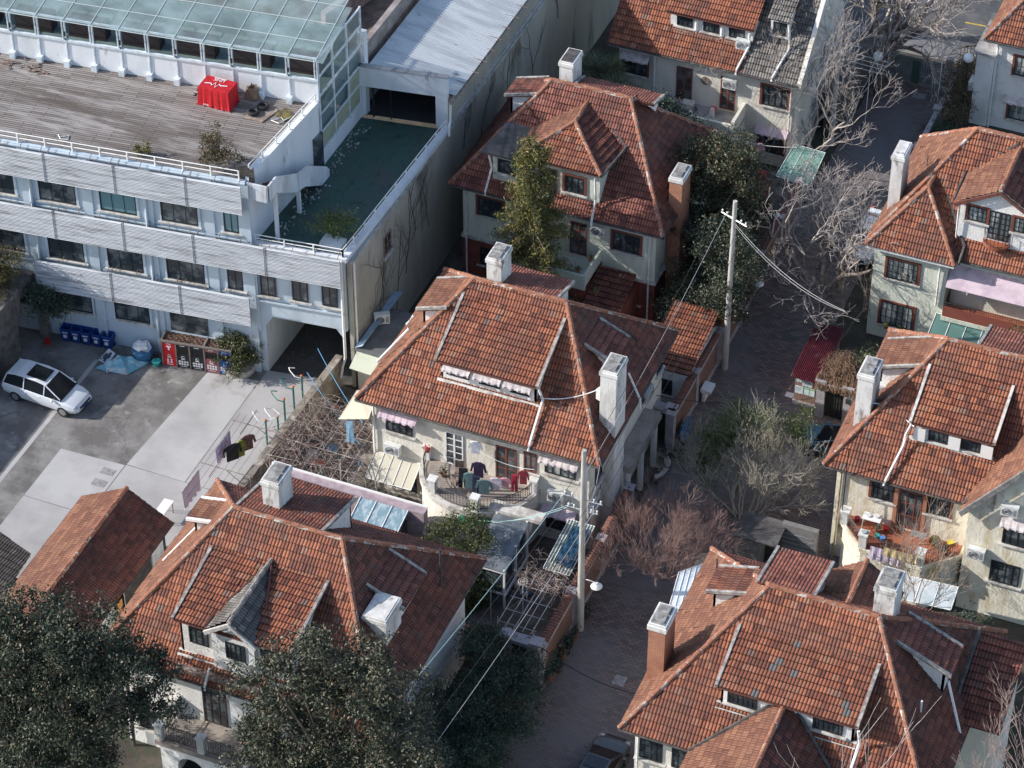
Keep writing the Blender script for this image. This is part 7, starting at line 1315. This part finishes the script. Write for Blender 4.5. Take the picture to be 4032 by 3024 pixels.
bare('reddish leafless bush spilling over the lane, lower centre', (12.9, -11.0, 0), [((math.cos(a)*(.5+.5*(i%3)/2), math.sin(a)*.6, .95), 1.35, .026, (12.9+.35*math.cos(a), -10.9+.3*math.sin(a), 0)) for i, a in enumerate([i*.48 for i in range(13)])], 5, 1.3, .03, BARKP, .36, .78, .10, 61, (3, 4), name='bare_bush', cat='bush', wig=.11, minr=.005)
bare('leafless pinkish tree at the lower right edge', (35.4, -26.9, 0), [((.0, .1, 1), 5.5, .16, (35.4, -26.9, 0)), ((-.35, .0, 1), 2.3, .09, (35.4, -26.9, 5.0)), ((.3, .2, 1), 2.3, .09, (35.4, -26.9, 5.2)), ((-.1, .4, 1), 2.6, .09, (35.4, -26.8, 5.3)), ((.2, -.3, 1), 2.6, .08, (35.4, -26.9, 5.2)), ((-.5, -.3, .8), 2.2, .07, (35.4, -27.0, 5.0))], 5, 2, .1, mat('bark_pinkish', (.36,.27,.24), .9), .42, .72, .14, 71, (2, 4), wig=.12, minr=.007)
bare('thin leafless tree rising in front of the lower right roof', (29.6, -29.8, 0), [((.05, 0, 1), 6.2, .08, (29.6, -29.8, 0)), ((-.3, .1, 1), 1.1, .03, (29.6, -29.7, 6)), ((.35, .1, 1), 1.1, .03, (29.6, -29.7, 6))], 3, 1.0, .03, BARKL, .4, .72, .14, 81, (2, 3), wig=.08, minr=.009)
bare('pale leafless tree in front of the octagonal balcony', (26.2, -11.5, 0), [((-.1, .0, 1), 2.6, .06, (26.2, -11.5, 0)), ((-.5, .1, .9), 1.9, .045, (26.1, -11.5, 1.0)), ((.5, .1, .9), 1.8, .045, (26.2, -11.5, 1.0))], 5, 1.5, .04, mat('bark_warm', (.38,.30,.24), .9), .45, .74, .14, 91, (2, 4), wig=.13, minr=.008)
bare('ochre twigs sprouting beside the lower left side chimney', (4.4, -26.9, 9.0), [((math.cos(a)*.5, math.sin(a)*.3, 1), .8, .015, (4.3, -26.1, 8.0)) for a in [i*.9 for i in range(7)]], 2, .7, .02, mat('twig_ochre', (.40,.26,.14), .9), .4, .7, .1, 95, (2, 2), name='bare_shrub', cat='shrub', minr=.007)
bare('bare dark climber trunk at the foot of the big plane tree', (15.4, 9.6, 0), [((.3, .3, 1), 1.8, .09, (15.4, 9.6, 0)), ((-.4, .3, 1), 1.6, .07, (15.4, 9.6, 0)), ((.6, -.1, .8), 1.6, .06, (15.4, 9.6, 0))], 4, 1.2, .05, BARK, .5, .74, .1, 97, (2, 3), name='bare_shrub', cat='shrub', wig=.15, minr=.012)
# trellis of bamboo poles with bare vines over the middle house garden
t = thing('pole_trellis', 'bamboo pole trellis tangled with bare vines over the garden beside the yard', 'trellis', (-6, -11, 0)); mb = MB(); rr = random.Random(9)
for i in range(11): x = -8.4+i*.5+rr.uniform(-.15, .15); mb.tube([(x, -13.6+rr.uniform(-.6, .6), 2.6+rr.uniform(-.1, .1)), (x+rr.uniform(-.3, .7), -8.0+rr.uniform(-1.2, .5), 2.7)], .022, 5)
for i in range(4): y = -13.0+i*1.5; mb.tube([(-8.5, y, 2.65), (-3.4, y+rr.uniform(-.5, .5), 2.7)], .024, 5)
for x in (-8.2, -5.8, -3.7):
    for y in (-13.2, -8.4): mb.tube([(x, y, 0), (x, y, 2.9)], .04, 5)
mb.tube([(-3.9, -13.6, 0), (-3.9, -13.6, 4.1)], .045, 5); mb.build('poles', mat('trellis_pole', (.52,.48,.44), .8, (.32,.27,.24), 5), t); mb = MB()
for i in range(900):
    x, y = rr.uniform(-8.4, -3.4), rr.uniform(-13.6, -7.8); a = rr.random()*6.28; l = rr.uniform(.4, 1.3); z = 2.65+rr.random()*.25; mb.tube([(x, y, z), (x+l*.5*math.cos(a), y+l*.5*math.sin(a), z+rr.uniform(-.15, .2)), (x+l*math.cos(a+rr.uniform(-.5, .5)), y+l*math.sin(a+rr.uniform(-.5, .5)), z+rr.uniform(-.2, .2))], rr.uniform(.005, .016), 3, caps=False)
mb.build('vines', mat('vine_brown', (.20,.14,.12), .9, (.34,.28,.25), 6), t)
t = thing('pole_trellis', 'thin white pole pergola with a few bare vines behind the lane wall', 'trellis', (8.6, -18, 0)); mb = MB()
for i in range(5): x = 7.4+i*.45; mb.tube([(x, -19.8, 2.7), (x+.1, -15.8, 2.8)], .022, 4)
for i in range(5): y = -19.6+i*.9; mb.tube([(7.3, y, 2.75), (9.4, y, 2.75)], .022, 4)
for x, y in ((7.4, -15.9), (7.4, -19.7), (9.3, -19.7), (6.4, -18.2)): mb.tube([(x, y, 0), (x, y, 3.1)], .025, 5)
mb.build('poles', mat('pergola_steel', (.40,.40,.40), .6), t); mb = MB()
for i in range(260):
    x, y = rr.uniform(7.3, 9.6), rr.gauss(-16.2, .7); a = rr.random()*6.28; l = rr.uniform(.3, .9); z = 2.7+rr.random()*.3; mb.tube([(x, y, z), (x+l*.5*math.cos(a), y+l*.5*math.sin(a), z+rr.uniform(-.2, .2)), (x+l*math.cos(a), y+l*math.sin(a), z+rr.uniform(-.3, .1))], .013, 3, caps=False)
mb.build('vines', mat('vine_brown', (.20,.14,.12)), t)
# ---------------------------------------------------------------- cars
def car(label, loc, rz, col, kind='mpv', glass_roof=True, plate=None):
    t = thing('parked_car', label, 'car', (0, 0, 0)); PM = mat('car_paint_%.2f_%.2f_%.2f' % col, col, .3, coat=.6, spec=.5); DG = mat('car_glass', (.012,.015,.018), .08, spec=.8)
    if kind == 'mpv': L, Wd, prof, cab = 4.8, 1.86, [(-2.38, .62, .98, .90), (-2.3, .45, 1.12, .93), (-1.6, .3, 1.12, .93), (0, .28, 1.08, .93), (1.0, .28, 1.04, .93), (1.75, .3, .93, .92), (2.2, .36, .78, .82), (2.4, .45, .62, .68)], [(-2.28, 1.12, .82), (-2.08, 1.62, .66), (-1.5, 1.74, .66), (-.2, 1.76, .68), (.45, 1.66, .68), (1.35, 1.06, .80)]
    elif kind == 'sedan': L, Wd, prof, cab = 4.8, 1.82, [(-2.4, .5, .84, .78), (-2.25, .38, .98, .86), (-1.5, .28, 1.0, .91), (0, .26, .96, .91), (1.2, .28, .93, .91), (1.9, .3, .84, .88), (2.25, .36, .72, .78), (2.4, .45, .58, .62)], [(-1.75, 1.0, .76), (-1.0, 1.36, .60), (-.3, 1.44, .60), (.35, 1.36, .62), (1.25, .96, .78)]
    else: L, Wd, prof, cab = 4.3, 1.78, [(-2.12, .5, .9, .82), (-1.95, .38, 1.02, .88), (0, .26, 1.0, .89), (1.1, .28, .96, .89), (1.7, .3, .86, .86), (2.0, .38, .7, .74), (2.14, .45, .58, .6)], [(-2.0, 1.0, .8), (-1.75, 1.36, .64), (-1.0, 1.47, .63), (0, 1.45, .63), (1.1, .98, .78)]
    def loft(mb, rows, close=True):
        k = len(rows[0]); i0 = len(mb.v)
        for r_ in rows: mb.v += r_
        for a in range(len(rows)-1):
            for b in range(k-1 if not close else k): mb.f.append((i0+a*k+b, i0+a*k+(b+1) % k, i0+(a+1)*k+(b+1) % k, i0+(a+1)*k+b)); mb.uv.append(None); mb.m.append(0)
        mb.f += [tuple(i0+b for b in reversed(range(k))), tuple(i0+(len(rows)-1)*k+b for b in range(k))]; mb.uv += [None]*2; mb.m += [0]*2
    mb = MB(); rows = [[(x, -w*.92, lo), (x, -w, lo+(hi-lo)*.45), (x, -w*.97, hi-.08), (x, -w*.86, hi), (x, w*.86, hi), (x, w*.97, hi-.08), (x, w, lo+(hi-lo)*.45), (x, w*.92, lo)] for x, lo, hi, w in prof]
    loft(mb, rows); body = mb.build('body', PM, t, smooth=True); sub = body.modifiers.new('bevel', 'BEVEL'); sub.width = .10; sub.segments = 4; sub.limit_method = 'ANGLE'; sub.angle_limit = .35
    mb = MB(); P = []
    for x, z, w in cab: P.append((x, z, w))
    n = len(P)
    lo = [(P[0][0], 1.0), (P[-1][0], .95)]
    mb.v += [(x, -w, z) for x, z, w in P]+[(x, w, z) for x, z, w in P]; wl = cab[0][2]+.06
    base = [(P[0][0]-.02, -wl, P[0][1]-.02), (P[-1][0]+.06, -wl, P[-1][1]-.04), (P[-1][0]+.06, wl, P[-1][1]-.04), (P[0][0]-.02, wl, P[0][1]-.02)]; i0 = len(mb.v); mb.v += base
    for i in range(n-1): mb.f.append((i, i+1, n+i+1, n+i)); mb.uv.append(None); mb.m.append(0)
    mb.f.append(tuple([i0]+list(range(0, n))+[i0+1])); mb.f.append(tuple([i0+3]+[n+i for i in range(n)]+[i0+2])); mb.f += [(i0, i0+3, n, 0), (i0+1, i0+2, 2*n-1, n-1)]; mb.uv += [None]*4; mb.m += [0]*4
    gh = mb.build('glasshouse', DG, t)
    mb = MB(); roofp = P[1:-1]
    for (x0, z0, w0), (x1, z1, w1) in zip(roofp, roofp[1:]): mb.slab([(x0, -w0-.01, z0+.02), (x1, -w1-.01, z1+.02), (x1, w1+.01, z1+.02), (x0, w0+.01, z0+.02)], .05, d=(0,0,1))
    rf = mb.build('roof_panel', PM, t)
    if glass_roof: xs2 = (-.9, .25) if kind == 'mpv' else (-.55, .2); zz = [np.interp(x, [p[0] for p in P], [p[1] for p in P])+.085 for x in xs2]; MB().slab([(xs2[0], -.5, zz[0]), (xs2[1], -.5, zz[1]), (xs2[1], .5, zz[1]), (xs2[0], .5, zz[0])], .03, d=(0,0,1)).build('sunroof', DG, rf)
    mb = MB()
    for s in (-1, 1):
        for a, b in ((P[0], P[1]), (P[-2], P[-1])): mb.tube([(a[0], s*(a[2]+.01), a[1]-.02), (b[0], s*(b[2]+.01), b[1]+.0)], .04, 5)
        for q in ((-.95, .35) if kind == 'mpv' else (-.2,)):
            zt = np.interp(q, [p[0] for p in P], [p[1] for p in P]); mb.tube([(q, s*(wl+.01), 1.06), (q, s*.68, zt-.02)], .035, 5)
        mb.tube([(P[1][0], s*.62, P[1][1]+.06), (P[-3][0] if n > 5 else P[-2][0], s*.64, P[2][1]+.07), (P[-2][0], s*.64, P[-2][1]+.05)], .02, 5)
    mb.build('pillars', PM, t)
    for x in (-L*.5+.85, L*.5-.92):
        for s in (-1, 1):
            mb = MB(); mb.tube([(x, s*(Wd/2-.2), .33), (x, s*(Wd/2+.005), .33)], .33, 20); wh = mb.build('wheel', TY, t); mb = MB(); mb.tube([(x, s*(Wd/2), .33), (x, s*(Wd/2+.012), .33)], .21, 14)
            mb.build('rim', mat('alloy', (.5,.5,.52), .3, metal=.8), wh)
    for s in (-1, 1):
        MB().ell((L/2-.3, s*.66, .70), .22, .16, .085, 10, 6).build('headlight', mat('lamp_lens', (.30,.32,.34), .1, spec=.9), t); MB().box(-L/2-.0, -L/2+.14, s*.70-.12, s*.70+.12, .78, 1.02).build('tail_lamp', mat('tail_red', (.35,.01,.01), .3), t)
        MB().ell((.95, s*(Wd/2+.09), 1.02), .10, .11, .07, 10, 6).build('wing_mirror', PM, t)
        for x in (-.9, .0): MB().box(x-.1, x+.1, s*(Wd/2-.0)-.015, s*(Wd/2)+.015, .88, .91).build('door_handle', PM, t)
    MB().box(L/2-.1, L/2+.01, -.5, .5, .55, .66).box(L/2-.12, L/2+.0, -.6, .6, .33, .45).build('grille', mat('grille_black', (.02,.02,.02), .5), t); MB().box(L/2-.02, L/2+.02, -.23, .23, .46, .58).build('number_plate', mat('plate_blue', (.02,.08,.35), .5), t); MB().box(-L/2-.02, -L/2+.03, -.23, .23, .6, .73).build('number_plate', mat('plate_blue', (.02,.08,.35), .5), t)
    t.location = loc; t.rotation_euler = (0, 0, rz); return t
car('white people carrier with dark sunroof parked in the shaded yard', (-22.9, -10.95, 0), R(-3), (.74, .77, .80)); car('dark grey saloon entering the bottom of the lane', (14.75, -25.1, 0), R(88), (.05, .055, .06), 'sedan'); car('dark blue hatchback parked behind the roughcast-chimney house', (18.3, 1.35, 0), R(176), (.03, .10, .17), 'hatch', False); car('white car parked under the big bare plane tree', (14.55, 19.3, 0), R(-93), (.72, .75, .78), 'sedan', False)
def scooter(label, loc, rz, col):
    t = thing('motor_scooter', label, 'scooter', (0, 0, 0)); m = mat('scooter_%.2f' % col[0], col, .35); mb = MB()
    for x in (-.6, .6): torus(mb, (x, 0, .24), .19, .06, 16, 6, Matrix.Rotation(R(90), 3, 'X'))
    mb.build('wheel', TY, t); MB().ell((-.4, 0, .55), .42, .16, .2, 12, 8).ell((.5, 0, .7), .14, .2, .36, 12, 8).ell((.62, 0, .42), .22, .1, .1, 8, 6).box(-.25, .45, -.12, .12, .26, .34).build('body', m, t); MB().ell((-.35, 0, .78), .36, .14, .07, 12, 6).build('seat', mat('seat_black', (.02,.02,.02), .6), t)
    MB().tube([(.5, 0, .8), (.42, 0, 1.05)], .03, 6).tube([(.42, -.33, 1.08), (.42, .33, 1.08)], .02, 6).build('handlebar', IRON, t); t.location = loc; t.rotation_euler = (0, 0, rz)
scooter('white scooter parked by the porch columns', (10.3, -4.0, 0), R(80), (.6, .6, .62)); scooter('black scooter behind the white one by the porch columns', (10.5, -2.4, 0), R(70), (.03, .03, .03))
mb = MB(); P = {}
for i in range(9):
    for j in range(7): u_, v_ = i/8*2-1, j/6*2-1; P[i, j] = (10.3+u_*.3+.05*math.sin(j*2), -.6+v_*.75, 1.15-.9*abs(u_)**1.6-.25*abs(v_)**3+.06*math.sin(i*2+j))
for i in range(8):
    for j in range(6): mb.poly([P[i, j], P[i+1, j], P[i+1, j+1], P[i, j+1]])
tag(mb.build('scooter_cover', mat('cover_blue', (.02,.09,.26), .5, (.03,.14,.34), 4)), 'scooter under a bright blue cover by the lane wall', 'scooter')
# ---------------------------------------------------------------- pots and clutter
POT = mat('pot_terracotta', (.30,.13,.08), .8, (.18,.09,.06), 5); POTB = mat('pot_dark', (.06,.05,.045), .8)
def pot(label, x, y, z, r, m=POT, plant=True, cat='flower pot', group=None, seed=0, pm=None):
    t = thing('flower_pot', label, cat, (x, y, z), group); MB().tube([(x, y, z), (x, y, z+r*1.5)], r*.75, 12, r).build('pot_body', m, t); MB().tube([(x, y, z+r*1.45), (x, y, z+r*1.6)], r*1.1, 12).build('rim', m, t)
    if plant: C_ = np.array([x, y, z+r*2.2])+rng.normal(size=(60, 3))*np.array([r*.7, r*.7, r*.6]); V, F = leaves(C_, r*1.1, r*.35, .6); np_mesh('plant', V, F, pm or LOL, t)
GP = 'pots lined along the lane wall foot'
PL = [(10.25, -19.9, .26, 'tall pot nearest the gateway pillar'), (10.35, -19.2, .30, 'wide bowl pot second from the gateway'), (10.3, -18.3, .26, 'third pot from the gateway, upright leaves'), (10.3, -17.5, .24, 'fourth pot from the gateway along the lane wall'), (10.35, -16.9, .22, 'pot just below the tall near pole'), (10.3, -15.2, .26, 'leafy pot just beyond the tall near pole'), (9.2, -20.95, .26, 'pot in front of the gateway pillar, lane corner')]
for i, (x, y, r, lb) in enumerate(PL): pot(lb+' on the brick lane', x, y, 0, r, POTB if i % 2 else POT, True, group=GP)
BP = [(-.1, -11.1, 4.15, .13, 'small pot with red flowers on the left balcony post', mat('flower_red', (.5,.03,.03), .7)), (1.0, -11.6, 3.26, .16, 'pot by the balcony railing, middle house', LOL), (22.8, -6.9, 3.13, .17, 'grey pot on the red balcony floor', LOL), (26.3, -7.2, 3.13, .2, 'small shrub pot at the right of the octagonal balcony', LOL), (2.9, -8.9+14, 3.35, .15, 'red pot on the rear left terrace wall', LPA), (1.6, 5.7, 4.1, .13, 'spiky plant pot on the rear left parapet', LPA), (1.85, 6.9, 4.1, .13, 'second spiky plant pot on the rear left parapet', LPA), (17.9, 11.35, .9, .12, 'yellow flower pot on the ground floor window sill of the upper right house', mat('flower_yellow', (.6,.5,.08), .7)), (18.7, 11.35, .9, .12, 'green pot on the ground floor window sill of the upper right house', LGR)]
for x, y, z, r, lb, pm in BP: pot(lb, x, y, z, r, POT, True, pm=pm)
t = thing('barrel_cactus', 'round golden cactus on the octagonal balcony', 'cactus', (25.7, -6.7, 3.13)); mb = MB(); mb.ell((25.7, -6.7, 3.4), .3, .3, .3, 16, 10); mb.build('cactus_body', mat('cactus_gold', (.20,.15,.03), .8, (.08,.07,.02), 14), t)
def simple(name, label, cat, parts, group=None):
    t = thing(name, label, cat, parts[0][3]); 
    for nm, f, m, _ in parts: mb = MB(); f(mb); mb.build(nm, m, t)
    return t
def tableset(label, x, y, z, w_, d, m):
    t = thing('table', label, 'table', (x, y, z)); MB().box(x-w_/2, x+w_/2, y-d/2, y+d/2, z+.68, z+.72).build('tabletop', m, t)
    for a in (-1, 1):
        for b in (-1, 1): MB().tube([(x+a*(w_/2-.05), y+b*(d/2-.05), z), (x+a*(w_/2-.08), y+b*(d/2-.08), z+.68)], .02, 4).build('leg', m, t)
tableset('white slatted table with bowls on the octagonal balcony', 22.4, -6.7, 3.13, .95, .55, WHI); tableset('small folding table at the right of the octagonal balcony', 24.9, -7.0, 3.13, .8, .4, STEEL)
def chair(label, x, y, z, rz, m):
    t = thing('garden_chair', label, 'chair', (0, 0, 0)); MB().box(-.22, .22, -.22, .22, .42, .46).build('seat', m, t); MB().box(-.22, .22, .2, .23, .46, .9).build('backrest', m, t)
    for a in (-.2, .2):
        for b in (-.2, .2): MB().tube([(a, b, 0), (a, b, .42)], .018, 4).build('leg', m, t)
    t.location = (x, y, z); t.rotation_euler = (0, 0, rz)
chair('brown folding chair by the wall of the curved balcony', 1.75, -11.3, 3.26, R(20), RUST); chair('dark chair at the middle of the curved balcony', 2.0, -12.2, 3.26, R(150), RUST)
rr = random.Random(77)
CT = [('bowl', (22.2, -6.7, 3.85), .14, (.62,.62,.62), 'white bowl on the slatted balcony table'), ('bowl', (22.6, -6.6, 3.85), .16, (.66,.64,.60), 'second white bowl on the slatted balcony table'), ('bucket', (23.15, -6.6, 3.13), .16, (.6,.02,.02), 'red bucket on the octagonal balcony'), ('bucket', (22.9, -7.3, 3.13), .14, (.05,.35,.33), 'teal bucket on the octagonal balcony'), ('bucket', (23.2, -7.4, 3.13), .15, (.10,.25,.55), 'blue bucket on the octagonal balcony'), ('bucket', (21.6, -6.5, 3.13), .15, (.30,.02,.05), 'dark red bucket by the left rail of the octagonal balcony'), ('basin', (26.5, -6.8, 3.6), .2, (.6,.5,.05), 'yellow basin at the right of the octagonal balcony'), ('bowl', (22.4, -8.15, 4.05), .14, (.35,.42,.42), 'grey-green bowl on the balcony post')]
for nm, (x, y, z), r, c, lb in CT:
    mb = MB(); mb.tube([(x, y, z), (x, y, z+r*(.6 if nm != 'bucket' else 1.5))], r*.7, 12, r); tag(mb.build(nm, mat('plastic_%s' % lb[:14], c, .5)), lb, nm)
# garden clutter under the trellis and beside the sunroom, each piece countable
cols_ = [(.6,.6,.58), (.10,.22,.35), (.35,.32,.28), (.5,.12,.10), (.12,.30,.28), (.25,.22,.2), (.66,.62,.55), (.08,.08,.09)]; nmc = ['white', 'blue', 'buff', 'red', 'teal', 'brown', 'cream', 'black']; place = [('under the bare-vine trellis', (-8.0, -3.9, -13.2, -8.6), 16), ('in the crowded corner by the striped canopy', (6.7, 7.9, -14.9, -11.6), 11), ('in the small yard beside the blue ropes', (-8.2, -5.2, -7.6, -5.0), 9), ('on the top centre first-floor balcony', (-.4, 3.2, 22.7, 24.2), 11), ('in the ground behind the top centre balcony wall', (4.2, 8.0, 20.9, 23.8), 6)]
for pl, (xa, xb, ya, yb_), n in place:
    z = 3.16 if 'balcony' in pl and 'floor' in pl else .01
    for i in range(n):
        x, y = rr.uniform(xa, xb), rr.uniform(ya, yb_); c = i % 8; s = rr.uniform(.15, .34); k = rr.choice(('box', 'basin', 'bucket', 'jar')); mb = MB(); m = mat('clutter_'+nmc[c], cols_[c], .6)
        if k == 'box': mb.box(x-s, x+s, y-s*.7, y+s*.7, z, z+s*1.3).box(x-s-.02, x+s+.02, y-s*.7-.02, y+s*.7+.02, z+s*1.3, z+s*1.36)
        elif k == 'basin': mb.tube([(x, y, z), (x, y, z+s*.5)], s*.75, 12, s, caps=True)
        elif k == 'bucket': mb.tube([(x, y, z), (x, y, z+s*1.3)], s*.6, 12, s*.8)
        else: mb.tube([(x, y, z), (x, y, z+s*.9), (x, y, z+s*1.5)], s*.6, 10, s*.35)
        tag(mb.build('storage_'+k, m), '%s %s %s' % (nmc[c], 'storage '+k if k != 'box' else 'box', pl), k, 'household clutter '+pl)
tag(MB().box(10.1, 10.7, 2.4, 3.2, .75, .95).box(10.2, 10.35, 2.5, 3.1, 0, .75).build('sink', WHI), 'white outdoor sink beside the lane pole', 'sink')
tag(MB().box(-.2, 0.9, -14.0, -13.2, 1.2, 1.28).box(-.2, -.1, -14, -13.9, 0, 1.2).box(.8, .9, -14, -13.9, 0, 1.2).box(-.2, -.1, -13.3, -13.2, 0, 1.2).box(.8, .9, -13.3, -13.2, 0, 1.2).build('work_bench', CONC), 'concrete shelf with pots left of the bay wall', 'bench')
t = thing('antenna', 'white metal clothes airer with radial spokes in the garden corner', 'clothes airer', (7.3, -16.2, 0)); mb = MB(); mb.tube([(7.3, -16.2, 0), (7.3, -16.2, 2.3)], .025, 5)
for r in (.12, .24): mb.tube([(7.3+r*math.cos(q*.4), -16.2+r*math.sin(q*.4), 2.3) for q in range(17)], .012, 4, caps=False)
for q in range(8): mb.tube([(7.3, -16.2, 2.3), (7.3+.26*math.cos(q*.785), -16.2+.26*math.sin(q*.785), 2.28)], .01, 3)
mb.build('airer_frame', WHI, t)
for (x, y, z, L, lb) in ((10.6, 30.6, 4.2, 2.6, 'drying rack of white poles projecting above the top of the lane'), (14.3, 33.5, 4.6, 2.4, 'drying rack of white poles projecting beside the corner house')):
    t = thing('drying_rack', lb, 'drying rack', (x, y, 0)); mb = MB()
    for i in range(4): mb.tube([(x-L, y+i*.45, z), (x+L*.4, y-.2+i*.45, z)], .022, 4)
    mb.tube([(x-L*.6, y-.1, z-.03), (x-L*.6, y+1.6, z-.03)], .02, 4); mb.tube([(x+.2, y-.3, z-.03), (x+.2, y+1.4, z-.03)], .02, 4); mb.tube([(x+.2, y, 0), (x+.2, y, z)], .03, 5); mb.build('rack_frame', PIPE, t)
